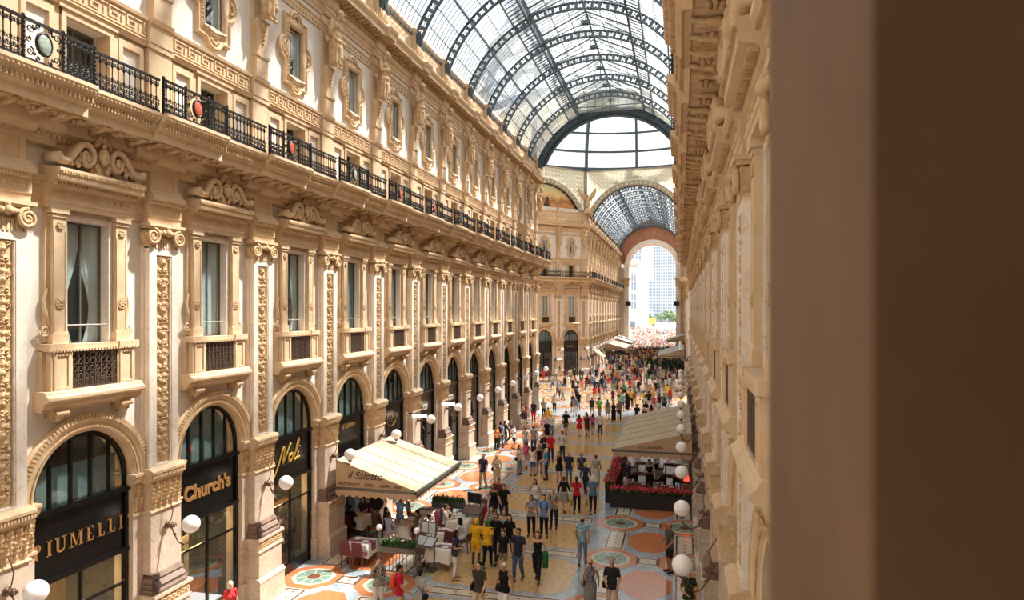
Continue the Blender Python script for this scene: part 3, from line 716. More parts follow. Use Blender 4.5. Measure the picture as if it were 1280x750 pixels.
# ---------------------------------------------------------------- text and lettering
def text_mesh(s, size, mt, ext=.012, shear=0.0, offset=0.0, space=1.0, mirror=False):
    cu = bpy.data.curves.new('lettering', 'FONT'); cu.body = s; cu.size = size; cu.extrude = ext; cu.shear = shear; cu.offset = offset
    cu.align_x = 'CENTER'; cu.align_y = 'CENTER'; cu.space_character = space; cu.resolution_u = 3
    o = bpy.data.objects.new('lettering', cu); C.objects.link(o)
    dg = bpy.context.evaluated_depsgraph_get(); me = bpy.data.meshes.new_from_object(o.evaluated_get(dg))
    bpy.data.objects.remove(o); bpy.data.curves.remove(cu)
    me.materials.clear(); me.materials.append(mt); me.name = 'lettering'
    # text plane xy -> wall plane: stand it up, readable when seen from +y (x runs to the viewer's left there)
    for v in me.vertices:
        x, y, z = v.co; v.co = (-x, z, y)
    me.flip_normals() if False else None
    return me
def serif(word, h, mt, gap=.16):
    m = MB(mt); x = 0.0; T = h * .17; t = h * .055
    def vb(x0, w, a=0, b=1): m.box(x0, x0 + w, 0, .02, a * h, b * h)
    def sf(xc, z): m.box(xc - T * .95, xc + T * .95, 0, .02, z * h - (t if z > .5 else 0), z * h + (0 if z > .5 else t))
    for ch in word:
        if ch == 'I': vb(x + .08 * h, T); sf(x + .08 * h + T / 2, 0); sf(x + .08 * h + T / 2, 1); x += h * .34
        elif ch in 'EL':
            vb(x + .06 * h, T); sf(x + .1 * h, 0); sf(x + .1 * h, 1); m.box(x, x + h * .52, 0, .02, 0, t); m.box(x + h * .48, x + h * .54, 0, .02, 0, h * .25)
            if ch == 'E': m.box(x, x + h * .50, 0, .02, h - t, h); m.box(x + h * .46, x + h * .51, 0, .02, h * .78, h); m.box(x, x + h * .36, 0, .02, h * .5 - t / 2, h * .5 + t / 2)
            x += h * .62
        elif ch == 'U':
            vb(x + .06 * h, T, .25, 1); m.box(x + h * .60, x + h * .66, 0, .02, h * .25, h); sf(x + .12 * h, 1); sf(x + h * .63, 1)
            n = 10; cx = x + h * .36
            m.loft([[(cx - r * math.cos(PI * i / n), y, h * .28 - r * .95 * math.sin(PI * i / n)) for r, y in ((h * .30, 0), (h * .30, .02), (h * (.13 + .11 * i / n), .02), (h * (.13 + .11 * i / n), 0))] for i in range(n + 1)], caps=True)
            x += h * .80
        elif ch == 'P':
            vb(x + .06 * h, T); sf(x + .12 * h, 0); sf(x + .12 * h, 1); n = 10
            m.loft([[(x + h * .22 + r * 1.0 * math.sin(PI * i / n), y, h * .74 + r * math.cos(PI * i / n)) for r, y in ((h * .26, 0), (h * .26, .02), (h * (.26 - .05 - .08 * math.sin(PI * i / n)), .02), (h * (.26 - .05 - .08 * math.sin(PI * i / n)), 0))] for i in range(n + 1)], caps=True)
            x += h * .62
        elif ch == 'M':
            m.box(x + .04 * h, x + .09 * h, 0, .02, 0, h); vb(x + .72 * h, T); sf(x + .08 * h, 0); sf(x + .8 * h, 0); sf(x + .1 * h, 1); sf(x + .78 * h, 1)
            m.extr([(x + .04 * h, h), (x + .2 * h, h), (x + .48 * h, .12 * h), (x + .42 * h, 0)], 0, .02); m.extr([(x + .40 * h, 0), (x + .46 * h, .1 * h), (x + .8 * h, h), (x + .74 * h, h)], 0, .02)
            x += h * .98
        x += gap * h
    w = x - gap * h
    m.v = [(-(p[0] - w / 2), p[1], p[2]) for p in m.v]
    return m.mesh('lettering')
def strokes(sts, sc, mt, th, slant=.35):
    m = MB(mt); m.smooth = True
    for st in sts:
        fine = []
        for i in range(len(st) - 1):
            a0 = st[max(i - 1, 0)]; a1 = st[i]; a2 = st[i + 1]; a3 = st[min(i + 2, len(st) - 1)]
            for q in range(4):
                t = q / 4; fine.append(tuple(.5 * ((2 * a1[d]) + (-a0[d] + a2[d]) * t + (2 * a0[d] - 5 * a1[d] + 4 * a2[d] - a3[d]) * t * t + (-a0[d] + 3 * a1[d] - 3 * a2[d] + a3[d]) * t ** 3) for d in (0, 1)))
        fine.append(st[-1])
        n = len(fine)
        m.tube([(-(x + slant * y) * sc, 0, y * sc) for x, y in fine], [th * (.6 + .6 * abs(math.sin(3 * i / n * PI))) for i in range(n)], 5)
    return m.mesh('lettering')
NOLI = [[(-.1, -.75), (.15, .0), (.3, .8), (.42, .95), (.5, .7), (.55, .1), (.62, .05), (.8, .5), (.98, .98), (1.08, .95)],
        [(1.3, .45), (1.12, .3), (1.12, .08), (1.3, .0), (1.46, .15), (1.44, .4), (1.3, .46), (1.4, .3), (1.62, .3)],
        [(1.6, .25), (1.78, .6), (1.85, 1.1), (1.75, 1.15), (1.68, .6), (1.7, .1), (1.8, .0), (1.95, .15)], [(2.0, .42), (1.96, .1), (2.08, .0), (2.2, .12)], [(2.03, .66), (2.05, .72)]]
# ---------------------------------------------------------------- facades
XL, XR = -13.25, 1.12
WALLN = [0]
def facade(side, base, rz, bays, pils, ext, where, lamps=True, statues=True, detail=True, lo=None, rails=True):
    """bays / pils: local x positions; ext: (x0,x1) of plain wall to close both ends"""
    root_m = MB(PLAST)
    for x in bays:
        t = MB(PLAST); bay_wall(t); n = len(root_m.v)
        root_m.add([(a + x, b, c) for a, b, c in t.v], t.f)
    for a, b in ext: root_m.box(a, b, -.5, 0, 0, 23.4)
    root = put('wall_' + side, root_m, None, base, rz, kind='structure')
    R = Matrix.Rotation(rz, 4, 'Z')
    def W(x, y=0, z=0): return tuple(Vector(base) + R @ Vector((x, y, z)))
    x0 = min(bays) - HB; x1 = max(bays) + HB
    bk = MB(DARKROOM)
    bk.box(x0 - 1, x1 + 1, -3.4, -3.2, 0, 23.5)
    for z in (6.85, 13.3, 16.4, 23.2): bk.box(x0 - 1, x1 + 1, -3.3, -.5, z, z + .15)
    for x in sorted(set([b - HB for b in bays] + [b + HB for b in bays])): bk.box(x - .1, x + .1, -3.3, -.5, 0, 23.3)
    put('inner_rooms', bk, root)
    def ch(nm, key, x): return put(nm, P[key], root, (x, 0, 0))
    for i, x in enumerate(bays):
        ch('arch_jamb', 'arch_jamb_a', x); ch('arch_jamb', 'arch_jamb_b', x); ch('impost', 'impost_a', x); ch('impost', 'impost_b', x)
        ch('archivolt', 'archivolt', x)
        ch('string_course', 'string_course', x); ch('balcony_cornice', 'balcony_cornice', x)
        ch('mezzanine_frame', 'mezzanine_frame', x); ch('key_band', 'key_band', x); put('attic_frieze', P['attic_frieze'], root, (x, 0, -.08)); put('crown_cornice', P['crown_cornice'], root, (x, 0, -.38))
    for i, x in enumerate(pils):
        p = ch('pilaster', 'pilaster', x); put('carved_panel', P['carved_panel'], p); put('ionic_capital', P['ionic_capital'], p)
        ch('entablature_block', 'entablature_block', x)
        p = ch('pier', 'pier', x); put('carved_band', P['carved_band'], p); put('leafy_capital', P['leafy_capital'], p)
        ch('cornice_break', 'cornice_break', x); ch('mezzanine_pilaster', 'mezzanine_pilaster', x); ch('band_break', 'band_break', x)
        ch('herm_pilaster', 'herm_pilaster', x); put('crown_break', P['crown_break'], root, (x, 0, -.38))
    for i, x in enumerate(bays):
        WALLN[0] += 1; k = WALLN[0]; r = rng.rand()
        w = put('window_%d' % k, P['window_surround'], None, W(x), rz, kind='structure')
        put('entablature', P['window_entablature'], w); put('pediment_scroll', P['pediment_scroll'], w); put('balcony_base', P['window_balcony'], w)
        for s in (-.86, .86): put('bracket', P['bracket'], w, (s, 0, 0))
        g = put('grille', P['grille'], w); put('grille_back', P['grille_back'], g)
        f = put('window_frame', P['window_frame'], w); put('glass', P['glass'], f)
        if where == 'left' and i in (0, 1, 3) or r < .25: put('curtain', P['curtain_l'], w); put('curtain', P['curtain_r'], w)
        elif r < .8: put('curtain', P['curtain_full'], w)
        else: put('blind', P['blind'], w)
        put('guard_rail', P['guard_rail'], w)
        q = put('window_%d' % (k + 300), P['mez_frame'], None, W(x), rz, kind='structure'); put('glass', P['mez_glass'], q)
        if r < .7: put('curtain', P['mez_curtain'], q)
        q = put('window_%d' % (k + 600), P['baroque_frame'], None, W(x), rz, kind='structure'); f = put('window_frame', P['attic_frame'], q); put('glass', P['attic_glass'], f)
        put('curtain', P['attic_curtain_l'], q); put('curtain', P['attic_curtain_r'], q)
    return root, W
def railing(W, rz, xs_p, lab, grp=None):
    for i, x in enumerate(xs_p):
        o = ORD[i] if i < 15 else 'far'
        t = thing('balcony_railing', lab % o, 'railing', W(x, 0, 0), rz, grp)
        a = put('handrail', P['forward_rails'], t, (0, 1.26, 0)); put('scrollwork', P['medallion_scrolls'], t, (0, 1.26, 0)); put('medallion', P['medallion%d' % [0, 1, 0, 0, 1, 0][i % 6]], t, (0, 1.26, 0))
        for s in (-1.15, -.42, .42, 1.15): put('rail_post', P['rail_post'], t, (s, 1.26, 0))
        for u in (.52, .66, .80, .94, 1.06):
            for s in (-1, 1): put('baluster', P['baluster'], t, (s * u, 1.26, 0))
        put('handrail', P['flat_rails'], t, (HB, 1.14, 0))
        for u in range(12): put('baluster', P['baluster'], t, (1.15 + .1 + u * .158, 1.14, 0))
# ---------------------------------------------------------------- statues (herm figures on the attic pilasters)
def remesh_mesh(mb, vox, name, smooth_it=2):
    me = mb.mesh('tmp'); o = bpy.data.objects.new('tmp', me); C.objects.link(o)
    r = o.modifiers.new('r', 'REMESH'); r.mode = 'VOXEL'; r.voxel_size = vox; r.use_smooth_shade = True
    if smooth_it:
        s = o.modifiers.new('s', 'SMOOTH'); s.iterations = smooth_it; s.factor = .5
    dg = bpy.context.evaluated_depsgraph_get(); out = bpy.data.meshes.new_from_object(o.evaluated_get(dg))
    bpy.data.objects.remove(o); bpy.data.meshes.remove(me); out.name = name
    return out
def capsule(m, a, b, ra, rb, n=10):
    a, b = Vector(a), Vector(b); d = b - a; L = d.length
    if L < 1e-5: m.ell(a, (ra, ra, ra), n, 7); return
    d.normalize(); u = d.orthogonal().normalized(); w = d.cross(u)
    prof = []
    for k in range(1, 5): t = -PI / 2 + PI / 2 * k / 4; prof.append((ra * math.cos(t), ra * math.sin(t)))
    for k in range(0, 4): t = PI / 2 * k / 4; prof.append((rb * math.cos(t), L + rb * math.sin(t)))
    m.loft([[tuple(a + d * z + (u * math.cos(2 * PI * i / n) + w * math.sin(2 * PI * i / n)) * r) for i in range(n)] for r, z in prof], caps=True, smooth=True)
STAT = []
for v in range(3):
    m = MB(STONE2)
    # drapery below the waist
    m.loft([[((.25 + .05 * t + .022 * math.sin(a * 9 + t * 2 + v)) * math.cos(a) * (1 - .25 * t ** 3), .36 + .02 * t + (.20 + .03 * math.sin(a * 9 + t * 3)) * math.sin(a) * (1 - .2 * t ** 3), 19.35 - .75 * t) for a in np.linspace(0, 2 * PI, 72, endpoint=False)] for t in np.linspace(0, 1, 9)], caps=True)
    m.ell((0, .36, 19.35), (.28, .24, .1), 16, 8)
    if v != 0: m.loft([[((.24 + .012 * math.sin(a * 11)) * math.cos(a), .36 + (.19 + .012 * math.sin(a * 11 + 1)) * math.sin(a), 19.3 + .45 * t) for a in np.linspace(0, 2 * PI, 66, endpoint=False)] for t in (0, .5, 1)], caps=True)
    m.ell((0, .36, 19.55), (.23, .18, .24), 14, 9); m.ell((0, .38, 19.82), (.27, .19, .2), 14, 9)
    for s in (-1, 1):
        m.ell((s * .1, .5, 19.83), (.1, .07, .08 if v == 0 else .1), 10, 7); m.ell((s * .27, .37, 19.92), (.1, .1, .1), 10, 7)
        if v == 0: capsule(m, (s * .3, .36, 19.9), (s * .34, .34, 19.58), .085, .075); capsule(m, (s * .34, .34, 19.58), (s * .24 - .06, .52, 19.34), .07, .05)
        elif v == 1: capsule(m, (s * .3, .36, 19.9), (s * .32, .42, 19.6), .08, .07); capsule(m, (s * .32, .42, 19.6), (-s * .04, .58, 19.68 + s * .06), .065, .05)
        else: capsule(m, (s * .3, .36, 19.9), (s * .33, .36, 19.56), .08, .07); capsule(m, (s * .33, .36, 19.56), (s * .1, .58, 19.4 + .3 * (s > 0)), .065, .05)
    capsule(m, (0, .38, 19.95), (0, .46, 20.1), .09, .08)
    hx = (-.04, 0, .05)[v]
    m.ell((hx, .52, 20.24), (.115, .14, .16), 14, 10); m.ell((hx, .66, 20.2), (.025, .03, .04), 7, 5); m.ell((hx, .63, 20.27), (.09, .03, .02), 8, 5)
    for k in range(10):
        a = PI * k / 9; m.ell((hx + .12 * math.cos(a), .47, 20.28 + .1 * math.sin(a)), (.06, .1, .06), 8, 6)
    if v != 1:
        for k in range(5): m.ell((hx - .06 + .03 * k, .6, 20.1 - .02 * (2 - abs(k - 2))), (.04, .05, .06), 7, 5)
    else:
        for s in (-1, 1): m.ell((hx + s * .12, .44, 20.12), (.05, .07, .13), 8, 6)
    for q in range(3):
        capsule(m, (.26, .4, 19.4 - .1 * q), (.1 - .1 * q, .58, 19.1 - .14 * q), .035, .03, 6)
    capsule(m, (-.1, .42, 18.6), (-.1, .5, 18.5), .07, .05); capsule(m, (.1, .42, 18.6), (.1, .5, 18.5), .07, .05)
    STAT.append(remesh_mesh(m, .018, 'statue', 1)); STAT[-1].materials.clear(); STAT[-1].materials.append(STONE2)
    STAT[-1].transform(Matrix.Translation((0, .2, 18.55)) @ Matrix.Scale(1.16, 4) @ Matrix.Translation((0, -.13, -18.5)))
SLAB = ['bearded bare-chested stone herm figure', 'draped stone herm figure with arm across chest', 'bearded draped stone herm figure raising one hand']
def add_statues(W, rz, xs, where, start=0):
    for i, x in enumerate(xs):
        v = (i + start) % 3
        put('statue', STAT[v], None, W(x), rz, label=SLAB[v] + ', %s %s' % (ORD[i], where), category='statue', group='herm figures under the roof cornice')
def add_lamps(W, rz, xs, where):
    for i, x in enumerate(xs):
        t = thing('wall_lamp', 'round white globe lamp on a curled bronze arm, %s %s' % (ORD[i], where), 'lamp', W(x, .32, 0), rz, 'globe lamps along the arcade')
        put('lamp_arm', P['lamp_arm'], t, (0, -.40, 0)); put('globe', P['globe'], t, (0, -.40, 0))
SIGNS = {}
SIGNS[0] = (lambda: (serif('PIUMELLI', .34, GOLDD, .28), (0, -.35, 3.9)), 'leather goods shopfront lettered PIUMELLI in spaced gold capitals')
SIGNS[1] = (lambda: (text_mesh("Church's", .56, GOLDD, .015, 0, .022, .98), (0, -.34, 4.1)), "shoe shopfront lettered Church's in heavy dull gold type")
SIGNS[2] = (lambda: (strokes(NOLI, .62, GOLD, .03), (.86, -.33, 3.95)), 'tobacconist shopfront with a bright gold handwritten sign and wooden display cases')
SIGNS[6] = (lambda: (text_mesh("cco", .6, CREAMF, .015, 0, .02, 1.0), (0, -.34, 4.1)), 'dark shopfront with pale letters cco half hidden behind a pier')
SIGNS[5] = (lambda: (text_mesh("rco", .6, CREAMF, .015, 0, .02, 1.0), (0, -.34, 4.1)), 'dark shopfront with pale letters rco beside a projecting lit sign')
def oval_sign():
    m = MB(GOLDD); m.smooth = True
    m.tube([(.5 * math.cos(a), 0, .34 * math.sin(a)) for a in np.linspace(0, 2 * PI, 28)], .016, 5, False)
    m.tube([(-.12, 0, -.2), (.08, 0, .05), (.15, 0, .2), (-.02, 0, .2), (-.1, 0, 0), (.1, 0, -.15)], .014, 5)
    return m.mesh('lettering')
SIGNS[3] = (lambda: (text_mesh("il Salotto", .3, GOLDD, .008, .4), (0, -.34, 4.5)), 'dark shopfront behind the cream cafe awning with faint gold script and an oval emblem')
SIGNS[4] = (lambda: (oval_sign(), (0, -.34, 4.1)), 'dark shopfront with a gold oval emblem over pale window panes')
def shopfronts(W, rz, bays, where, signs, start=0):
    for i, x in enumerate(bays):
        j = i + start
        mk, lab = signs.get(j, (None, None))
        if lab is None: lab = 'black framed arched shopfront, %s %s' % (ORD[i], where)
        t = thing('shopfront', lab, 'shopfront', W(x, -.4, 0), rz, 'shopfronts in the arches')
        o = (0, .62, 0)
        f = put('shop_frame', P['shop_frame'], t, o); put('transom_glass', P['transom_glass'], f)
        put('transom_blind', P['transom_blind_full' if j in (1, 3, 2) else 'transom_blind'], t, o)
        s = put('sign_board', P['sign_board'], t, o)
        if mk:
            me, l = mk(); put('lettering', me, s, l)
        elif j % 3 != 1:
            me = P.get('dim_sign')
            if me is None: me = P['dim_sign'] = oval_sign()
            put('emblem', me, s, (0, -.34, 4.1))
        d = put('door_frame', P['shop_door_frame'], t, o); put('shop_glass', P['shop_glass'], d)
    return
RZL, RZR = -PI / 2, PI / 2
YP0 = 10.28                      # y of pilaster 0
def ybay(j): return YP0 + HB + BAY * j
# near arm: left wall local x runs towards -y
baseL = (XL, 0, 0); baseR = (XR, 0, 0)
lb = [-ybay(j) for j in range(-2, 12)]; lp = [-(YP0 + BAY * k) for k in range(-1, 13)]
wl, WL = facade('left', baseL, RZL, lb[1:], lp, [(lp[0] + .5, 14), (lp[-1] - .6, lp[-1] + .1)], 'left')
railing(WL, RZL, lp, 'black iron balcony railing with oval medallion, %s pilaster of left facade')
add_statues(WL, RZL, lp[1:], 'on left facade'); add_lamps(WL, RZL, lp[1:], 'along the left arcade')
shopfronts(WL, RZL, lb[1:], 'in the left arcade', SIGNS, -1)
rb = [ybay(j) + .25 for j in range(-1, 12)]; rp = [YP0 + .25 + BAY * k for k in range(-1, 13)]
wr_, WR = facade('right', baseR, RZR, rb, rp, [(-14, rp[0] - .5), (rp[-1] - .1, rp[-1] + .6)], 'right')
railing(WR, RZR, rp, 'black iron balcony railing over %s pilaster of shaded right facade')
add_statues(WR, RZR, rp[1:], 'on shaded right facade', 1); add_lamps(WR, RZR, rp[1:], 'along the right arcade')
shopfronts(WR, RZR, rb, 'in the shaded right arcade', {}, 0)
# far arm
Y2 = 61.7 + 35.0
fb = [-(Y2 + .45 + HB + BAY * j) for j in range(12)]; fp = [-(Y2 + .45 + BAY * k) for k in range(13)]
w2, WF = facade('far_left', baseL, RZL, fb, fp, [(-Y2 - .0 - .0, -Y2 + .1), (fp[-1] - 1.6, fp[-1] + .1)], 'far left')
railing(WF, RZL, fp, 'far balcony railing over %s pilaster of left facade beyond the octagon')
add_statues(WF, RZL, fp, 'on far left facade'); add_lamps(WF, RZL, fp, 'on the left beyond the octagon')
shopfronts(WF, RZL, fb, 'on the left beyond the octagon', {}, 0)
frb = [-x for x in fb]; frp = [-x for x in fp]
w3, WFR = facade('far_right', baseR, RZR, frb, frp, [(Y2 - .1, Y2), (frp[-1] - .1, frp[-1] + 1.6)], 'far right')
add_lamps(WFR, RZR, frp[:6], 'on the right beyond the octagon')
shopfronts(WFR, RZR, frb, 'on the right beyond the octagon', {}, 0)
# octagon: the visible diagonal facet
OC = Vector((-6.1, 61.7 + 17.5, 0)); SIDE = 14.5; AP = 17.5
def facet(idx): # idx 0 = far opening, counter clockwise
    a = PI / 2 + idx * PI / 4
    return Vector((OC.x + AP * math.cos(a), OC.y + AP * math.sin(a), 0)), a
c1, a1 = facet(1)
rzf = a1 + PI / 2     # local y points back to the centre
ob = [-BAY - .35, 0, BAY + .35]; op_ = [-HB * 3 - .35, -HB - .18, HB + .18, HB * 3 + .35]
w4, WO = facade('octagon_diagonal', tuple(c1), rzf, ob, op_, [(-7.5, -6.8), (6.8, 7.5), (-2.5, -2.1), (2.1, 2.5)], 'octagon')
railing(WO, rzf, op_[:3], 'black balcony railing over %s pilaster of octagon corner facade')
add_statues(WO, rzf, op_, 'on octagon facade'); add_lamps(WO, rzf, op_, 'on the octagon corner facade')
shopfronts(WO, rzf, ob, 'on the octagon corner facade', {0: (lambda: (text_mesh('PRADA', .34, GOLDD, .01, 0, .01, 1.2), (0, -.34, 4.1)), 'dark arched shopfront with small gold capitals on the octagon corner')}, 0)
for i in range(8):
    if i in (0, 1, 4): continue
    c, a = facet(i); m = MB(PLAST, STONE)
    if i in (2, 6):     # openings of the side arms
        for s in (-1, 1): m.box(s * 5.6, s * 7.3, -.5, 0, 0, 23.4)
        m.box(-7.3, 7.3, -12.3, -12, 0, 24); m.box(-7.6, -7.3, -12.2, 0, 0, 24); m.box(7.3, 7.6, -12.2, 0, 0, 24)
    else: m.box(-7.3, 7.3, -.5, 0, 0, 23.4)
    m.use(1)
    m.box(-7.25 if i not in (2, 6) else 5.7, 7.25, 0, 1.1, 13.4, 14.0); m.box(-7.25 if i not in (2, 6) else 5.7, 7.25, 0, .8, 21.6, 22.1)
    put('wall_octagon', m, None, tuple(c), a + PI / 2, kind='structure')
# ---------------------------------------------------------------- upper octagon walls, arch rings, lunette, dome
VX, VZ, VR = -6.1, 22.0, 7.46
A0 = math.asin(2.7 / VR); VZD = 21.15
GREYORN = mat('grey_painted_ornament', (176, 164, 142), (140, 132, 118), .7, 3)
LATT = mat('pale_pierced_panel', (226, 220, 196), (206, 196, 164), .7, 5)
for i in range(8):
    c, a = facet(i); t = put('wall_drum_%d' % i, None, None, tuple(c), a + PI / 2, kind='structure') if False else None
    m = MB(PIERCED); n = 26
    for q in range(n):
        t0 = A0 + (PI - 2 * A0) * q / n; t1 = A0 + (PI - 2 * A0) * (q + 1) / n
        m.extr([(7.45 * math.cos(t1), VZD + 7.4 * math.sin(t1)), (7.45 * math.cos(t0), VZD + 7.4 * math.sin(t0)), (7.45 * math.cos(t0), 30.3), (7.45 * math.cos(t1), 30.3)], -.25, -.1)
    w = put('wall_drum', m, None, (c.x, c.y, -.65), a + PI / 2, kind='structure')
    m = MB(*((RIBM, GREYORN, RIBM) if i == 4 else (GREYORN, LATT, IRON)))
    m.arc([(6.75, -.6 if i != 4 else -.2), (6.75, .0), (6.85, .08), (7.4, .08), (7.5, 0), (7.5, -.6 if i != 4 else -.2)], VZD, A0 - .02, PI - A0 + .02, 40)
    m.use(1)
    for q in range(25):
        t = A0 + (PI - 2 * A0) * (q + .5) / 25
        for r in (.2, .09):
            m.tube([(7.12 * math.cos(t) + r * math.cos(b), .1, VZD + 7.12 * math.sin(t) + r * math.sin(b)) for b in np.linspace(0, 2 * PI, 10)], .035, 4, False)
    m.use(2); m.arc([(6.62, -.3), (6.62, .0), (6.76, .0), (6.76, -.3)], VZD, A0, PI - A0, 40)
    put('arch_ring', m, w)
    m = MB(GREYORN)
    for s in (-1, 1):
        for zz in np.arange(25.4, 30.2, .62):
            for xx in np.arange(.4, 7.2, .62):
                if math.hypot(xx, zz - VZD) > 7.85:
                    m.tube([(s * xx + .26 * math.cos(b), -.06, zz + .26 * math.sin(b)) for b in np.linspace(0, 2 * PI, 9)], .045, 4, False)
                    m.ell((s * xx, -.07, zz), (.09, .04, .09), 6, 4)
    m.box(-7.3, 7.3, -.2, .1, 30.1, 30.3)
    for s in (-1, 1): m.box(s * 7.05, s * 7.35, -.3, .15, 23.8, 30.3)
    put('pierced_rosettes', m, w, kind='stuff')
    if i in (1, 3, 5, 7):
        pm = bpy.data.materials.get('lunette_fresco')
        if pm is None:
            pm = mat('lunette_fresco', (196, 176, 128), (150, 112, 70), .8, .45, detail=6)
            nt = pm.node_tree; b = nt.nodes['Principled BSDF']; tc = nt.nodes.new('ShaderNodeTexCoord'); sx = nt.nodes.new('ShaderNodeSeparateXYZ'); rp_ = nt.nodes.new('ShaderNodeValToRGB')
            nz = nt.nodes.new('ShaderNodeTexNoise'); nz.inputs['Scale'].default_value = .5; nz.inputs['Detail'].default_value = 6
            nt.links.new(tc.outputs['Object'], sx.inputs[0]); nt.links.new(tc.outputs['Object'], nz.inputs['Vector'])
            ad = nt.nodes.new('ShaderNodeMath'); ad.operation = 'MULTIPLY_ADD'; ad.inputs[1].default_value = .16; ad.inputs[2].default_value = -3.83
            a2 = nt.nodes.new('ShaderNodeMath'); a2.operation = 'MULTIPLY_ADD'; a2.inputs[1].default_value = .35; 
            nt.links.new(sx.outputs['Z'], ad.inputs[0]); nt.links.new(nz.outputs['Fac'], a2.inputs[0]); nt.links.new(ad.outputs[0], a2.inputs[2])
            e = rp_.color_ramp.elements; e[0].position = 0.12; e[0].color = srgb((132, 88, 52)); e[1].position = 1; e[1].color = srgb((150, 176, 160))
            for pz, cc in ((.3, (206, 142, 84)), (.42, (160, 104, 62)), (.55, (222, 186, 132)), (.8, (196, 196, 150))): k = e.new(pz); k.color = srgb(cc)
            nt.links.new(a2.outputs[0], rp_.inputs[0]); nt.links.new(rp_.outputs[0], b.inputs['Base Color'])
        m = MB(pm); n = 30
        m.extr([(6.7 * math.cos(A0 + (PI - 2 * A0) * q / n), VZD + 6.7 * math.sin(A0 + (PI - 2 * A0) * q / n)) for q in range(n + 1)], -.4, -.3)
        put('lunette_painting', m, w)
        m = MB(mat('fresco_figure', (92, 70, 56), (60, 48, 42), .8, 3))
        for cx, cz, rx, rz_ in ((-.6, 24.6, .5, .9), (-.7, 25.7, .28, .34), (.2, 24.3, 1.1, .4), (2.2, 24.4, 1.2, .7)): m.extr([(cx + rx * math.cos(b), cz + rz_ * math.sin(b)) for b in np.linspace(0, 2 * PI, 14, endpoint=False)], -.3, -.28)
        put('painted_figures', m, w)
# eagles on the octagon corners
for i in (0, 1, 7):
    a = PI / 2 + i * PI / 4 + PI / 8; R_ = AP / math.cos(PI / 8) - .7
    m = MB(STONE2); m.smooth = True
    m.ell((0, .3, 25.3), (.35, .3, .8), 10, 8); m.ell((0, .4, 26.3), (.18, .25, .22), 8, 6)
    for s in (-1, 1):
        m.tube([(s * .3, .25, 25.8), (s * .9, .2, 26.6), (s * 1.3, .15, 27.5)], [.3, .35, .1], 8, flat=.4)
        m.tube([(s * .15, .3, 24.8), (s * .2, .3, 24.2)], [.15, .1], 6)
    m.smooth = False; m.box(-.6, .6, -.2, .7, 23.8, 24.3)
    put('eagle', m, None, (OC.x + R_ * math.cos(a), OC.y + R_ * math.sin(a), -.5), a + PI / 2, label='stone eagle with raised wings at the %s corner of the octagon' % {0: 'left far', 1: 'hidden left', 7: 'right far'}[i], category='statue')
# dome
dome = put('ceiling_dome', (lambda m: (m.lathe([(18.6, 30.2), (19.2, 30.2), (19.2, 30.75), (18.6, 30.75), (18.6, 30.2)], OC.x, OC.y, 0, 64, False), m)[1])(MB(RIBM)), None, (0, 0, -.65), kind='structure')
def dpt(th, ph, r=18.9): return (OC.x + r * math.cos(th) * math.cos(ph), OC.y + r * math.cos(th) * math.sin(ph), 30.4 + r * math.sin(th))
m = MB(RIBM)
rings = []
for j in range(21):
    th = math.radians(84) * j / 20
    rings.append([(r * math.cos(th), w, 30.4 + r * math.sin(th)) for r, w in ((18.3, -.17), (18.3, .17), (19.0, .17), (19.0, -.17))])
m.loft(rings, caps=True); domerib = m.mesh('dome_rib')
for i in range(16): put('dome_rib', domerib, dome, (OC.x, OC.y, 0), PI / 16 * 2 * i + PI / 8 * 0)
for j in range(1, 11):
    th = math.radians(8 * j); r0 = 18.6
    m = MB(RIBM); m.lathe([(r * math.cos(th + d), 30.4 + r * math.sin(th + d)) for r, d in ((18.5, -.008), (18.95, -.008), (18.95, .008), (18.5, .008), (18.5, -.008))], OC.x, OC.y, 0, 96, False)
    put('dome_ring', m, dome)
m = MB(RIBM)
for i in range(160):
    ph = 2 * PI * i / 160
    if i % 10 == 0: continue
    m.tube([dpt(math.radians(80) * j / 10, ph) for j in range(11)], .014, 3)
for j in range(31):
    th = math.radians(2.667 * j)
    if j % 3 == 0: continue
    m.tube([dpt(th, ph) for ph in np.linspace(0, 2 * PI, 97)], .018, 3, False)
put('glazing_bars', m, dome, kind='stuff')
m = MB(ROOFG[0])
m.loft([[dpt(math.radians(84) * j / 16, 2 * PI * i / 64, 18.98) for i in range(64)] for j in range(17)], smooth=True)
put('dome_glass', m, dome, kind='stuff')
# ---------------------------------------------------------------- glass barrel vaults
rib = MB(RIBM)
for r0, r1, w in ((7.0, 7.07, .09), (7.40, 7.47, .09), (7.07, 7.40, .02)):
    if w > .05: rib.arc([(r0, -w), (r0, w), (r1, w), (r1, -w)], VZ, A0 - .06, PI - A0 + .06, 48)
for q in range(37):
    t = A0 + (PI - 2 * A0) * q / 36; a = .0125
    rib.add([(r * math.cos(t + s * a), y, VZ + r * math.sin(t + s * a)) for y in (-.06, .06) for r, s in ((7.05, -1), (7.42, -1), (7.42, 1), (7.05, 1))],
            [(0, 1, 2, 3), (4, 7, 6, 5), (0, 4, 5, 1), (1, 5, 6, 2), (2, 6, 7, 3), (3, 7, 4, 0)])
    if q < 36:
        t2 = t + (PI - 2 * A0) / 72
        for s in (-1, 1):   # curved gussets that round the openings
            for r in (7.10, 7.37):
                rib.ell((r * math.cos(t + s * .03), 0, VZ + r * math.sin(t + s * .03)), (.05, .04, .05), 5, 4)
for s in (-1, 1): rib.box(s * 6.6, s * 7.1, -.1, .1, 24.3, 24.8); rib.tube([(s * 6.45, 0, 23.9), (s * 6.6, 0, 24.4), (s * 6.7, 0, 24.9)], .07, 6)
RIBME = rib.mesh('vault_rib')
def vp(off, y, r=VR): return (off, y, r)
tie = MB(RIBM)   # triangular truss of the raised ridge
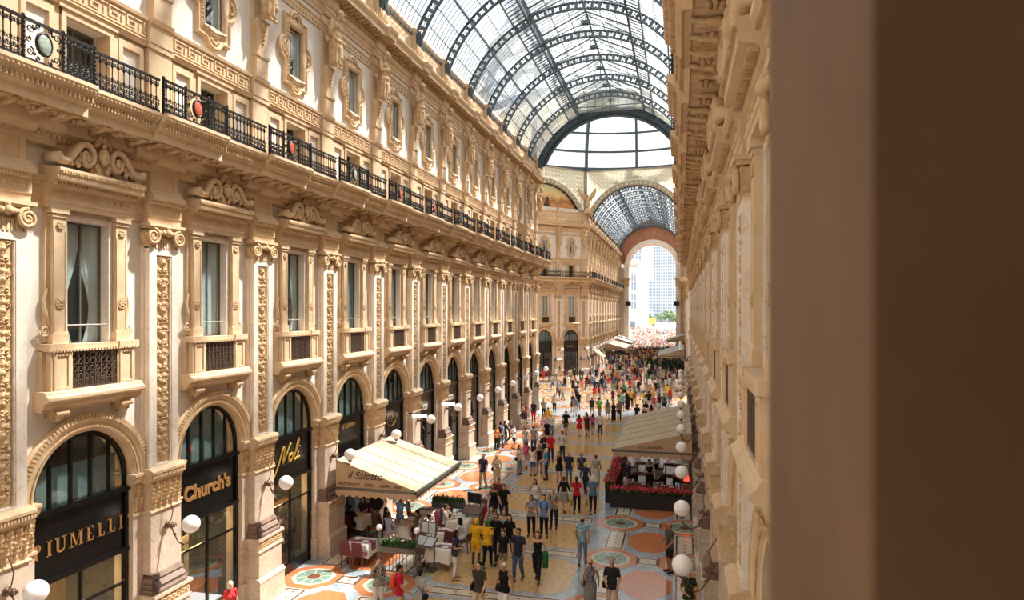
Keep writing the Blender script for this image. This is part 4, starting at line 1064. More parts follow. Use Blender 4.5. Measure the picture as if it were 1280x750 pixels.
tie.tube([(-3.0, 0, 28.95), (0, 0, 30.0), (3.0, 0, 28.95)], .035, 5); tie.tube([(-3.0, 0, 29.4), (0, 0, 30.75), (3.0, 0, 29.4)], .06, 5)
tie.tube([(-3.0, 0, 28.95), (0, 0, 30.55)], .03, 4); tie.tube([(3.0, 0, 28.95), (0, 0, 30.55)], .03, 4); tie.tube([(0, 0, 29.4), (0, 0, 30.7)], .04, 5)
tie.box(-.3, .3, -.2, .2, 29.9, 30.1)
for s in (-1, 1):
    tie.box(s * 2.95, s * 3.05, -.05, .05, 28.6, 29.5)
    tie.tube([(s * 3.0, .0, 28.9), (s * 2.7, .0, 28.5)], .04, 5)
TIEME = tie.mesh('ridge_truss')
AM = math.acos(3.0 / VR)
def ang(i, n=6): return A0 + (AM - A0) * i / n
bars = MB(RIBM)
for q in range(1, 10):
    y = -HB + BAY * q / 10
    for s in (-1, 1):
        bars.tube([(s * VR * math.cos(A0 + (AM - A0) * j / 12), y, VZ + VR * math.sin(A0 + (AM - A0) * j / 12)) for j in range(13)], .02, 4)
        bars.tube([(s * 3.1, y, 29.42), (0, y, 30.78)], .02, 4); bars.tube([(s * 3.03, y, 28.85), (s * 3.03, y, 29.42)], .022, 4)
for s in (-1, 1):
    for i in range(7):
        t = ang(i); r = VR - .0; w = .09 if i in (3, 6) else (.05 if i == 0 else .022)
        bars.box(s * r * math.cos(t) - w / 2, s * r * math.cos(t) + w / 2, -HB, HB, VZ + r * math.sin(t) - w - .02, VZ + r * math.sin(t) + .01)
    bars.box(s * 2.94, s * 3.02, -HB, HB, 28.6, 28.85); bars.box(s * 2.96, s * 3.14, -HB, HB, 29.36, 29.46)
    for f_ in (.33, .66): bars.box(s * 3.1 * f_ - .02, s * 3.1 * f_ + .02, -HB, HB, 30.78 - 1.36 * f_ - .04, 30.78 - 1.36 * f_)
bars.box(-.06, .06, -HB, HB, 30.68, 30.8)
BARME = bars.mesh('glazing_bars')
cat = MB(RIBM)    # lattice walkway below the ridge on either side
for s in (-1, 1):
    ta, tb = math.acos(3.9 / VR), math.acos(3.1 / VR)
    pa = (s * 7.3 * math.cos(ta), VZ + 7.3 * math.sin(ta)); pb = (s * 7.3 * math.cos(tb), VZ + 7.3 * math.sin(tb))
    for k in range(9):
        y = -HB + (k + .5) * BAY / 9
        cat.add([(pa[0], y - .05, pa[1]), (pa[0], y + .05, pa[1]), (pb[0], y + .05, pb[1]), (pb[0], y - .05, pb[1]), (pa[0], y - .05, pa[1] + .03), (pa[0], y + .05, pa[1] + .03), (pb[0], y + .05, pb[1] + .03), (pb[0], y - .05, pb[1] + .03)],
                [(0, 1, 2, 3), (4, 7, 6, 5), (0, 4, 5, 1), (1, 5, 6, 2), (2, 6, 7, 3), (3, 7, 4, 0)])
    for p_ in (pa, pb): cat.box(p_[0] - .04, p_[0] + .04, -HB, HB, p_[1] - .04, p_[1] + .08)
    cat.tube([(s * 2.95, -HB, 28.75), (s * 2.95, 0, 29.3), (s * 2.95, HB, 28.75)], .025, 4)
    for k in range(8): cat.box(s * 2.93, s * 2.97, -HB + (k + .5) * BAY / 8 - .012, -HB + (k + .5) * BAY / 8 + .012, 28.7, 29.36)
CATME = cat.mesh('roof_walkway')
PANE = {}
def pane_mesh(i, s, g):
    if (i, s, g) not in PANE:
        m = MB(ROOFG[g])
        t0, t1 = ang(i), ang(i + 1); w = BAY / 20 - .012
        ps = [(s * VR * math.cos(t0), VZ + VR * math.sin(t0)), (s * VR * math.cos(t1), VZ + VR * math.sin(t1))]
        m.add([(ps[0][0], -w, ps[0][1]), (ps[0][0], w, ps[0][1]), (ps[1][0], w, ps[1][1]), (ps[1][0], -w, ps[1][1])], [(0, 1, 2, 3)])
        PANE[(i, s, g)] = m.mesh('glass_pane')
    return PANE[(i, s, g)]
def vault(name, y0, n, single=()):
    root = put(name, (lambda m: (m.box(-7.6, -7.2, -.6, n * BAY + .6, 23.0, 24.8), m.box(7.2, 7.6, -.6, n * BAY + .6, 23.0, 24.8), m)[2])(MB(STONE)), None, (VX, y0, -1.5), kind='structure')
    rest = MB(*ROOFG)
    for k in range(n + 1): put('vault_rib', RIBME, root, (0, k * BAY, 0)); put('ridge_truss', TIEME, root, (0, k * BAY, 0))
    for k in range(n):
        yc = (k + .5) * BAY
        put('glazing_bars', BARME, root, (0, yc, 0), kind='stuff'); put('roof_walkway', CATME, root, (0, yc, 0))
        for q in range(10):
            y = k * BAY + (q + .5) * BAY / 10; w = BAY / 20 - .012
            for s in (-1, 1):
                for i in range(6):
                    r = rng.rand(); g = 0 if r < .74 else (1 if r < .86 else 2)
                    if (k in single) and s < 0: put('glass_pane', pane_mesh(i, s, g), root, (0, y, 0))
                    else:
                        t0, t1 = ang(i), ang(i + 1); rest.use(g)
                        rest.add([(s * VR * math.cos(t0), y - w, VZ + VR * math.sin(t0)), (s * VR * math.cos(t0), y + w, VZ + VR * math.sin(t0)), (s * VR * math.cos(t1), y + w, VZ + VR * math.sin(t1)), (s * VR * math.cos(t1), y - w, VZ + VR * math.sin(t1))], [(0, 1, 2, 3)])
                rest.use(0 if rng.rand() < .8 else 2)
                rest.add([(s * 3.1, y - w, 29.42), (s * 3.1, y + w, 29.42), (0, y + w, 30.8), (0, y - w, 30.8)], [(0, 1, 2, 3)])
                rest.add([(s * 3.04, y - w, 28.85), (s * 3.04, y + w, 28.85), (s * 3.04, y + w, 29.42), (s * 3.04, y - w, 29.42)], [(0, 1, 2, 3)])
    put('glass_panes', rest, root, kind='stuff')
    return root
NV = 17; YV0 = YP0 + BAY * 12 - BAY * NV
v1 = vault('ceiling_vault', YV0, NV, single=(9, 10, 11, 12, 13))
m = MB(RIBM); m.arc([(6.9, .25), (6.9, .75), (7.5, .75), (7.5, .25)], VZ, A0 - .05, PI - A0 + .05, 48)
for s in (-1, 1): pass
put('end_arch', m, v1, (0, NV * BAY - .2, 0))
m = MB(ROOFG[2], RIBM)
m.extr([(-3.0, 28.9), (3.0, 28.9), (3.0, 29.4), (0, 30.75), (-3.0, 29.4)], 0, .02); m.use(1)
for k in range(9): m.box(-2.8 + k * .7 - .02, -2.8 + k * .7 + .02, -.03, .0, 28.9, 29.4 + (2.8 - abs(-2.8 + k * .7)) * .45)
m.box(-3, 3, -.04, 0, 29.35, 29.42)
put('ridge_gable', m, v1, (0, NV * BAY - .5, 0))
v2 = vault('ceiling_vault_far', Y2 + .45, 12)
# walls behind the camera and around the far end arch
m = MB(PLAST, STONE); m.box(XL - .5, XR + .5, -14.5, -14, 0, 24); put('wall_behind', m, None, kind='structure')
YE = Y2 + .45 + 12 * BAY + .3
REDF = mat('reddish_fresco_band', (172, 112, 78), (128, 84, 62), .8, 1.6, detail=8)
m = MB(MARB, REDF); n = 28; OR, OZ, OX = 5.08, 18.75, .2
for s in (-1, 1): m.box(VX + OX + s * OR, VX + s * 7.6, YE, YE + 3.2, 0, OZ)
m.use(1)
for q in range(n):
    t0, t1 = PI * q / n, PI * (q + 1) / n
    pts = [(VX + OX + OR * math.cos(t0), OZ + OR * math.sin(t0)), (VX + OX + OR * math.cos(t1), OZ + OR * math.sin(t1)), (VX + 7.9 * math.cos(t1), 20.6 + 8.6 * math.sin(t1)), (VX + 7.9 * math.cos(t0), (20.6 + 8.6 * math.sin(t0)) if q else OZ)]
    m.extr(pts, YE, YE + 3.2)
we = put('wall_end_arch', m, None, kind='structure')
m = MB(REDF, MARBW); m.arc([(6.25, -.12), (6.25, 0), (7.35, 0), (7.35, -.12)], 20.75, .0, PI, 40, VX); m.use(1)
m.arc([(5.06, -.3), (5.06, .02), (5.9, .02), (6.0, -.1), (6.0, -.3)], OZ, 0, PI, 40, VX + OX)
put('fresco_band', m, we, (0, YE - .02, 0))
m = MB(MARBW, STONE2, IRON)
for s in (-1, 1):
    cx = VX + OX + s * (OR + .45); m.use(0); m.box(cx - .5, cx + .5, YE - .35, YE, 0, 14.6); m.use(1)
    m.box(cx - .6, cx + .6, YE - .5, YE, 14.6, 16.2); m.box(cx - .8, cx + .75, YE - .7, YE, 16.0, 16.4); m.use(0); m.box(cx - .5, cx + .5, YE - .3, YE, 16.4, OZ)
    m.use(2); m.box(cx - .4 * s - .6, cx - .4 * s + .6, YE - 1.1, YE - .4, 10.3, 11.3)
put('end_pilasters', m, we)
# ---------------------------------------------------------------- floor
fm = MB(GREYM); fm.box(XL - 1.2, XR + 1.2, -14.2, 62.5, -.3, 0)
fm.slab([(OC.x + 19.5 * math.cos(PI / 8 + PI / 4 * i), OC.y + 19.5 * math.sin(PI / 8 + PI / 4 * i)) for i in range(8)], -.3, -.0001)
fm.box(XL - 1.2, XR + 1.2, Y2 - .8, YE + 3.4, -.3, 0)
floor = put('floor', fm, None, kind='structure')
def octo(hx, hy, ch=.414): 
    c = min(hx, hy) * (1 - ch) ; cx = hx * .41; cy = hy * .41
    return [(hx, -cy), (hx, cy), (cx, hy), (-cx, hy), (-hx, cy), (-hx, -cy), (-cx, -hy), (cx, -hy)]
def ringslab(m, o, i, z0, z1):
    n = len(o)
    m.loft([[(p[0], p[1], z) for p in q] for q, z in ((o, z0), (o, z1), (i, z1), (i, z0))])
F = {}
m = MB(TERRA); ringslab(m, octo(1.0, 1.0), octo(.72, .72), 0, .004); F['ring'] = m.mesh('terracotta_ring')
m = MB(CREAMF); ringslab(m, octo(.71, .71), octo(.6, .6), 0, .005); F['border'] = m.mesh('stone_border')
m = MB(GREENF, CREAMF); oo, ii = octo(.59, .59), octo(.24, .24)
for k in range(8):
    a, b, c, d = Vector(oo[k]), Vector(oo[(k + 1) % 8]), Vector(ii[(k + 1) % 8]), Vector(ii[k]); g = .025
    e = (b - a).normalized() * g
    m.slab([tuple(a + e), tuple(b - e), tuple(c - e * .7), tuple(d + e * .7)], 0, .005)
m.use(1); m.slab(octo(.59, .59), 0, .003); F['wedges'] = m.mesh('green_wedges')
m = MB(BROWNF); m.slab(octo(.22, .22), 0, .006); F['centre'] = m.mesh('centre_stone')
def rectpanel(hx, hy, nm, n, along_y=False):
    m = MB(CREAMF, BROWNF); R_ = lambda x, y: [(x, y), (-x, y), (-x, -y), (x, -y)]
    ringslab(m, R_(hx, hy), R_(hx - .05, hy - .05), 0, .004)
    m.use(1); ringslab(m, R_(hx - .055, hy - .055), R_(hx - .12, hy - .12), 0, .0045); m.use(0); m.slab(R_(hx - .125, hy - .125), 0, .004); m.use(1)
    L = (hy if along_y else hx) - .3
    for k in range(n):
        c = 0 if n == 1 else -L + 2 * L * k / (n - 1)
        x, y = (0, c) if along_y else (c, 0)
        s = .07; t = .022
        m.slab([(x - s, y), (x - t, y + t), (x, y + s), (x + t, y + t), (x + s, y), (x + t, y - t), (x, y - s), (x - t, y - t)], 0, .0055)
    F[nm] = m.mesh(nm)
rectpanel(.42, .36, 'small_rectangle', 1); rectpanel(.40, 1.10, 'tall_rectangle', 5, True); rectpanel(2.42, .31, 'cross_band', 9)
m = MB(TERRA); m.slab(octo(.86, 1.18), 0, .004); F['big_octagon'] = m.mesh('terracotta_octagon')
def cham(hx, hy, c): return [(hx, -hy + c), (hx, hy - c), (hx - c, hy), (-hx + c, hy), (-hx, hy - c), (-hx, -hy + c), (-hx + c, -hy), (hx - c, -hy)]
m = MB(OCHRE, BROWNF); m.slab(cham(2.5, 1.52, .5), 0, .004); m.use(1)
for a in range(11):
    for b in range(7):
        x = -2.2 + a * .44 + (b % 2) * .22; y = -1.26 + b * .42; s = .035
        if abs(x) < 2.3: m.slab([(x - s, y), (x, y - s), (x + s, y), (x, y + s)], 0, .0052)
F['ochre_field'] = m.mesh('ochre_field')
m = MB(CREAMF)
for s in (-1, 1): m.box(s * 2.9, s * 3.0, -HB, HB, 0, .003)
F['edge'] = m.mesh('pale_edge')
def row(parent, y, first=False, x0=-6.1):
    for xo in (-6.28, -3.58, 3.58, 6.28):
        r = put('octagon_inlay', F['ring'], parent, (x0 + xo, y, 0)); put('stone_border', F['border'], r); w = put('green_wedges', F['wedges'], r); put('centre_stone', F['centre'], r)
    for xo in (-4.95, 4.95): put('small_rectangle', F['small_rectangle'], parent, (x0 + xo, y, 0))
    put('cross_band', F['cross_band'], parent, (x0, y, 0))
    ym = y + HB
    for xo in (-6.28, -3.58, 3.58, 6.28): put('tall_rectangle', F['tall_rectangle'], parent, (x0 + xo, ym, 0))
    for xo in (-4.95, 4.95): put('terracotta_octagon', F['big_octagon'], parent, (x0 + xo, ym, 0))
    put('ochre_field', F['ochre_field'], parent, (x0, ym, 0))
for j in range(-1, 11): row(floor, ybay(j) - .12)
m = MB(TERRA, CREAMF, GREENF, BROWNF, OCHRE)   # far arm, too far to tell the pieces apart: joined
for j in range(12):
    y = Y2 + .45 + HB + BAY * j
    for xo in (-6.28, -3.58, 3.58, 6.28):
        for mi, r, z in ((0, 1.0, .003), (1, .71, .004), (2, .58, .005)): m.use(mi); m.slab([(VX + xo + p[0], y + p[1]) for p in octo(r, r)], 0, z)
    for xo in (-4.95, 4.95): m.use(1); m.box(VX + xo - .42, VX + xo + .42, y - .36, y + .36, 0, .003)
    m.box(VX - 2.4, VX + 2.4, y - .3, y + .3, 0, .003); m.use(4); m.slab([(VX + p[0], y + HB + p[1]) for p in cham(2.5, 1.52, .5)], 0, .003)
    for xo in (-4.95, 4.95): m.use(0); m.slab([(VX + xo + p[0], y + HB + p[1]) for p in octo(.86, 1.18)], 0, .003)
# octagon floor: pale bands radiating from a centre medallion with terracotta and ochre fields
for i in range(8):
    a = PI / 2 + i * PI / 4; ca, sa = math.cos(a), math.sin(a)
    def T(px, py): return (OC.x + px * ca - py * sa, OC.y + px * sa + py * ca)
    for r0, r1, mi in ((4.2, 7.4, 4), (7.9, 10.6, 4), (11.2, 14.0, 4), (14.5, 16.9, 4)):
        t = math.tan(PI / 8) * .88; m.use(mi); m.slab([T(r0, -r0 * t), T(r1, -r1 * t), T(r1, r1 * t), T(r0, r0 * t)], 0, .003)
        n = int(r1 * t * 2 / 2.4)
        for k in range(n):
            q = (k - (n - 1) / 2) * 2.4; rm = (r0 + r1) / 2
            m.use(0); m.slab([T(rm + p[0], q + p[1]) for p in octo(1.05, 1.0)], 0, .004); m.use(1); m.slab([T(rm + p[0], q + p[1]) for p in octo(.7, .68)], 0, .005)
            m.use(2 if (k + i) % 2 else 3); m.slab([T(rm + p[0], q + p[1]) for p in octo(.4, .4)], 0, .006)
    m.use(1); m.slab([T(3.9, -1.5), T(4.1, -1.6), T(4.1, 1.6), T(3.9, 1.5)], 0, .004)
for r, mi, z in ((3.6, 1, .003), (3.3, 0, .004), (2.4, 1, .005), (2.2, 2, .006), (1.0, 4, .007)):
    m.use(mi); m.slab([(OC.x + r * math.cos(2 * PI * i / 24), OC.y + r * math.sin(2 * PI * i / 24)) for i in range(24)], 0, z)
put('mosaic_pattern', m, floor, kind='stuff')
# ---------------------------------------------------------------- square outside
PAVE = mat('pale_square_paving', (226, 222, 214), (206, 200, 190), .6, .3)
m = MB(PAVE); m.box(-400, 400, YE + 3.3, 1500, -.5, -.02); ground = put('ground', m, None, kind='structure')
def fl(x, y, z=0):
    zc = FPX * (EYE - z) / (y - HOR); xc = (x - 640) * zc / FPX; c, s = math.cos(YAW), math.sin(YAW)
    return (xc * c - zc * s, xc * s + zc * c)
def at(x, Y):     # world X on the picture column x at depth Y
    r = (x - 640) / FPX; c, s = math.cos(YAW), math.sin(YAW)
    return Y * (r * c - s) / (c + r * s)
def zat(y, x, Y):
    X = at(x, Y); zc = -X * math.sin(YAW) + Y * math.cos(YAW); return EYE - (y - HOR) * zc / FPX
WHST = mat('white_civic_stone', (246, 238, 226), (232, 222, 208), .7, .3); TOWER = mat('blue_grey_tower', (184, 194, 208), (170, 182, 198), .5, .2); TWG = mat('tower_glass', (134, 152, 178), (118, 138, 166), .25, 1)
# white civic building with two tall arched openings
Y = 330
xa, xb = at(770, Y), at(808.5, Y); z1 = zat(334, 800, Y); m = MB(WHST, TWG)
m.box(xa, xb, Y, Y + 20, 0, z1); m.box(xa - 1, xb + .8, Y - .8, Y + 20, z1 - .8, z1); m.box(xa - 1, xb + .5, Y - .6, Y, zat(388, 800, Y), zat(385, 800, Y)); m.box(xa, xb + .4, Y - .4, Y, zat(363, 800, Y), zat(361, 800, Y))
m.box(xa - 6, xb - 4, Y + 4, Y + 18, z1, z1 + 4)
b = put('building', m, None, label='white stone civic building with two tall arched windows beyond the end arch', category='building')
for yy, y2 in ((342, 363), (367, 386)):
    m = MB(TWG); cx = at(790.5, Y); r = at(795, Y) - cx; zt, zb = zat(yy, 790, Y), zat(y2, 790, Y)
    m.extr([(cx + r * math.cos(t), zt - r + r * math.sin(t)) for t in np.linspace(0, PI, 12)] + [(cx - r, zb), (cx + r, zb)], Y - .9, Y - .05); w = put('window', m, b)
    m = MB(WHST)
    for q in (-.33, .33): m.box(cx + q * r - .12, cx + q * r + .12, Y - 1.0, Y - .9, zb, zt - .4)
    m.box(cx - r, cx + r, Y - 1.0, Y - .9, (zb + zt) / 2, (zb + zt) / 2 + .3); put('mullion', m, w)
m = MB(TWG); cx = at(791, Y); m.box(cx - 1.2, cx + 1.2, Y - .9, Y, 1, zat(402, 790, Y)); put('window', m, b)
def tower(x0, x1, ytop, Y, nx, nz, lab, m1=TOWER, dep=25):
    xa, xb = at(x0, Y), at(x1, Y); z1 = zat(ytop, (x0 + x1) / 2, Y); m = MB(m1); m.box(xa, xb, Y, Y + dep, 0, z1)
    b = put('building', m, None, label=lab, category='building')
    w = (xb - xa) / nx; h = z1 / nz; tot = 0; m = MB(TWG)
    for i in range(nx):
        for j in range(1, nz):
            if tot < 280:
                q = MB(TWG); q.box(xa + (i + .2) * w, xa + (i + .85) * w, Y - .15, Y - .02, j * h + .3 * h, j * h + .85 * h); put('window', q, b)
            else: m.box(xa + (i + .2) * w, xa + (i + .85) * w, Y - .15, Y - .02, j * h + .3 * h, j * h + .85 * h)
            tot += 1
    if m.v: put('windows', m, b, kind='stuff')
    m = MB(WHST)
    for i in range(0, nx + 1): m.box(xa + i * w - .1, xa + i * w + .1, Y - .3, Y, 0, z1)
    put('facade_ribs', m, b)
tower(817, 846, 300, 520, 10, 26, 'tall grey blue slab tower filling the right of the end arch')
tower(803, 817.5, 352, 560, 6, 13, 'lower grey office block between the white building and the slab tower')
tower(782, 802, 300, 640, 5, 30, 'pale hazy tower behind the white civic building')
m = MB(mat('yellow_bus_paint', (244, 206, 60), (232, 190, 46), .4, 2), BLK, WGLASS); X0, Yb = at(806, 400), 400; X1 = at(819, 400)
m.box(X0, X1, Yb, Yb + 3, .5, 4.3); m.use(1)
for q in (.2, .8): m.loft([[(X0 + (X1 - X0) * q + .55 * math.cos(a), Yb + d, .55 + .55 * math.sin(a)) for a in np.linspace(0, 2 * PI, 12, endpoint=False)] for d in (-.1, .3)], caps=True)
bus = put('bus', m, None, label='yellow double-deck bus parked beyond the crowd on the square', category='bus')
m = MB(TWG); m.box(X0 + .3, X1 - .3, Yb - .03, Yb, 1.6, 2.2); put('window_band', m, bus)
LEAF = mat('tree_leaves', (112, 138, 98), (78, 108, 72), .8, .8)
for i, (px, Yt, h) in enumerate([(802, 410, 9), (826, 452, 8), (836, 425, 10), (843, 420, 8), (812, 440, 7), (799, 420, 6)]):
    m = MB(LEAF)
    r = np.random.RandomState(i)
    for q in range(60):
        a = r.rand(3) * 2 - 1
        if np.linalg.norm(a) < 1: m.ell((a[0] * 3.4, a[1] * 3, h * .62 + a[2] * h * .36), (.9, .9, .8), 6, 5)
    t = put('tree', m, None, (at(px, Yt), Yt, 0), label='green square tree, %s beyond the bus and crowd' % ['left of the bus', 'right of the bus', 'second right of the bus', 'rightmost', 'just behind the bus', 'leftmost'][i], category='tree')
    m = MB(WOOD); m.lathe([(.3, 0), (.2, h * .5)], n=8); put('trunk', m, t)
# ---------------------------------------------------------------- pier beside the camera and the slabs added to shade it
NEAR_SHADE = mat('shade_dark_pier_stone', (116, 84, 58), (92, 66, 44), .8, 2.5, detail=6)  # stone colour darkened to carry the shade on the pier
m = MB(NEAR_SHADE)
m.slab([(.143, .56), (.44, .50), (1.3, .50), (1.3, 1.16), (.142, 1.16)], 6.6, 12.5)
m.box(-.6, 1.4, -1.3, -.75, 6.6, 12.5); m.box(-.5, 1.4, -1.3, 1.16, 10.6, 12.5); m.box(.95, 1.4, -1.3, 1.16, 6.6, 12.5); m.box(-.05, 1.4, -1.3, 1.2, 6.9, 7.6)  # unseen slabs around the camera, added to keep light off the pier
put('trim_near_pier_and_blockers', m, None, kind='structure')
# ---------------------------------------------------------------- people
# local frame: front is -y, feet at z = 0
def pose(name):
    J = dict(pz=.93, lean=0, hipL=(.09, 0, .90), hipR=(-.09, 0, .90), kneeL=(.10, -.02, .49), kneeR=(-.10, -.02, .49), ankL=(.11, .03, .09), ankR=(-.11, .03, .09), toeL=(.13, -.14, .04), toeR=(-.13, -.14, .04),
             shL=(.166, .0, 1.405), shR=(-.166, .0, 1.405), elL=(.222, .03, 1.12), elR=(-.222, .03, 1.12), wrL=(.222, -.05, .87), wrR=(-.222, -.05, .87), head=(0, -.015, 1.60), tilt=0, hz=0)
    if name == 'walk': J.update(kneeL=(.09, -.20, .51), ankL=(.09, -.27, .10), toeL=(.10, -.42, .08), kneeR=(-.09, -.02, .49), ankR=(-.09, .27, .15), toeR=(-.09, .16, .03), elL=(.24, .12, 1.15), wrL=(.24, .16, .90), elR=(-.24, -.05, 1.14), wrR=(-.22, -.24, .96))
    if name == 'walk2': J.update(kneeR=(-.09, -.16, .50), ankR=(-.09, -.18, .09), toeR=(-.10, -.33, .05), kneeL=(.09, .0, .49), ankL=(.09, .20, .12), toeL=(.09, .06, .03), elR=(-.24, .10, 1.15), wrR=(-.24, .12, .89), elL=(.24, -.03, 1.14), wrL=(.22, -.18, .93))
    if name == 'phone': J.update(elL=(.24, -.02, 1.14), wrL=(.10, -.27, 1.12), elR=(-.24, -.02, 1.14), wrR=(-.10, -.27, 1.12), head=(0, -.05, 1.585))
    if name == 'folded': J.update(elL=(.25, -.03, 1.15), wrL=(-.06, -.19, 1.14), elR=(-.25, -.03, 1.15), wrR=(.07, -.20, 1.10), kneeL=(.12, -.04, .49))
    if name == 'ear': J.update(elR=(-.27, -.12, 1.22), wrR=(-.13, -.12, 1.50))
    if name == 'raise': J.update(elR=(-.25, -.16, 1.28), wrR=(-.10, -.30, 1.48), elL=(.25, -.14, 1.26), wrL=(.10, -.30, 1.46))
    if name == 'reach': J.update(elL=(.36, -.12, 1.22), wrL=(.58, -.24, 1.20), elR=(-.24, -.06, 1.13), wrR=(-.14, -.22, .98), kneeL=(.13, -.10, .49), ankL=(.16, -.02, .09), toeL=(.22, -.18, .04))
    if name == 'hug': J.update(elR=(-.42, -.03, 1.36), wrR=(-.62, .03, 1.42))
    if name == 'arm_up': J.update(elR=(-.25, .0, 1.14), wrR=(-.14, -.22, 1.06), elL=(.24, -.02, 1.14), wrL=(.19, -.18, .96))
    if name.startswith('sit'):
        J.update(pz=.55, hipL=(.09, 0, .54), hipR=(-.09, 0, .54), kneeL=(.12, -.42, .54), kneeR=(-.12, -.42, .54), ankL=(.12, -.38, .11), ankR=(-.12, -.38, .11), toeL=(.13, -.54, .05), toeR=(-.13, -.54, .05))
        for k in ('shL', 'shR', 'elL', 'elR', 'wrL', 'wrR', 'head'): x, y, z = J[k]; J[k] = (x, y + .02, z - .38)
        J.update(elL=(.24, -.12, .82), wrL=(.14, -.36, .82), elR=(-.24, -.12, .82), wrR=(-.14, -.36, .82)); J['hz'] = -.38
        if name == 'sit_lean':
            for k in ('shL', 'shR', 'head'): x, y, z = J[k]; J[k] = (x, y - .12, z - .03)
            J.update(elL=(.26, -.26, .82), wrL=(.05, -.42, .95), elR=(-.26, -.26, .80), wrR=(-.10, -.46, .84))
    return J
SEGR = {}
def build_body(J, female, vox):
    m = MB(SKIN); V = Vector
    pel = (V(J['hipL']) + V(J['hipR'])) / 2; shc = (V(J['shL']) + V(J['shR'])) / 2; f = .92 if female else 1.0
    up = shc - pel
    m.ell(pel + V((0, .01, .02)), (.165 * (1.03 if female else 1), .115, .13), 16, 10)
    m.ell(pel + up * .36, (.125 if female else .145, .095, .15), 16, 10)
    m.ell(pel + up * .72, (.152 * f, .108, .19), 16, 10)
    m.ell(pel + up * .9 + V((0, .01, 0)), (.165 * f, .08, .085), 14, 8)
    if female:
        for s in (-1, 1): m.ell(pel + up * .70 + V((s * .07, -.085, 0)), (.06, .05, .06), 10, 7)
    hd = V(J['head']); capsule(m, shc + V((0, .0, 0)), hd + V((0, .02, -.06)), .058 * f, .052 * f)
    for s in ('L', 'R'):
        sh, el, wr = V(J['sh' + s]), V(J['el' + s]), V(J['wr' + s]); sh2 = shc + (sh - shc) * f
        capsule(m, shc + (sh2 - shc) * .4, sh2, .06 * f, .058 * f)
        capsule(m, sh2, el, .052 * f, .040 * f); capsule(m, el, wr, .041 * f, .026 * f)
        d = (wr - el).normalized(); side = V((1 if s == 'L' else -1, 0, 0)); nrm = d.cross(V((0, 1, 0)));
        if nrm.length < .1: nrm = d.cross(V((0, 0, 1)))
        nrm.normalize(); w = d.cross(nrm).normalized()    # w spreads the fingers
        pc = wr + d * .05
        m.ell(wr + d * .035, (.028, .028, .03), 8, 6); capsule(m, wr + d * .02 + w * .012, pc + w * .018 + d * .03, .018, .016, 8); capsule(m, wr + d * .02 - w * .012, pc - w * .018 + d * .03, .018, .016, 8)
        for k, ln in enumerate((.062, .075, .07, .055)):
            o = w * ((k - 1.5) * .0195); a = pc + o + d * .035; b = a + d * ln * .55; c = b + d * ln * .4 - nrm * ln * .3
            capsule(m, a, b, .0095, .009, 6); capsule(m, b, c, .009, .008, 6)
        t0 = wr + d * .03 + w * .025; capsule(m, t0, t0 + d * .03 + w * .022, .012, .011, 6); capsule(m, t0 + d * .03 + w * .022, t0 + d * .06 + w * .026 - nrm * .01, .011, .009, 6)
        hp, kn, an, to = V(J['hip' + s]), V(J['knee' + s]), V(J['ank' + s]), V(J['toe' + s])
        capsule(m, hp, kn, .092, .058); capsule(m, kn, kn + (an - kn) * .45, .056, .054); capsule(m, kn + (an - kn) * .35, an, .055, .036)
        capsule(m, an + V((0, .03, -.04)), to, .036, .03); capsule(m, an, an + V((0, .02, -.05)), .038, .034)
    # head with brow, nose, chin and ears
    m.ell(hd + V((0, 0, .02)), (.076, .095, .10), 18, 12); m.ell(hd + V((0, -.03, -.045)), (.056, .062, .07), 14, 9)
    m.ell(hd + V((0, -.098, -.012)), (.013, .022, .026), 7, 6); m.ell(hd + V((0, -.085, .03)), (.05, .016, .012), 8, 5); m.ell(hd + V((0, -.085, -.055)), (.024, .014, .009), 8, 5); m.ell(hd + V((0, -.075, -.09)), (.028, .022, .02), 8, 6)
    for s in (-1, 1): m.ell(hd + V((s * .078, .005, .0)), (.012, .022, .03), 6, 6)
    me = remesh_mesh(m, vox, 'body', 1); me.materials.clear(); me.materials.append(SKIN)
    return me
def classify(me, J):
    n = len(me.vertices); co = np.empty(n * 3); me.vertices.foreach_get('co', co); co = co.reshape(-1, 3)
    V = Vector; pel = (V(J['hipL']) + V(J['hipR'])) / 2; shc = (V(J['shL']) + V(J['shR'])) / 2
    segs = [('head', V(J['head']) + V((0, -.01, -.06)), V(J['head']) + V((0, 0, .05)), .09), ('neck', shc + V((0, 0, .065)), V(J['head']) + V((0, .02, -.1)), .05), ('torso', pel + V((0, 0, .02)), shc - V((0, 0, .03)), .15)]
    for s in 'LR':
        segs += [('uarm' + s, V(J['sh' + s]), V(J['el' + s]), .05), ('larm' + s, V(J['el' + s]), V(J['wr' + s]), .035), ('hand' + s, V(J['wr' + s]), V(J['wr' + s]) + (V(J['wr' + s]) - V(J['el' + s])).normalized() * .16, .03),
                 ('thigh' + s, V(J['hip' + s]) , V(J['knee' + s]), .08), ('shin' + s, V(J['knee' + s]), V(J['ank' + s]), .05), ('foot' + s, V(J['ank' + s]) + V((0, .03, -.05)), V(J['toe' + s]), .045)]
    best = np.full(n, 1e9); idx = np.zeros(n, int); tt = np.zeros(n)
    for i, (nm, a, b, r) in enumerate(segs):
        a = np.array(a); d = np.array(b) - a; L = d @ d
        t = np.clip(((co - a) @ d) / L, 0, 1); q = np.linalg.norm(co - (a + t[:, None] * d), axis=1) / r
        u = q < best; best[u] = q[u]; idx[u] = i; tt[u] = t[u]
    names = np.array([s[0] for s in segs])[idx]
    return co, names, tt, pel, shc
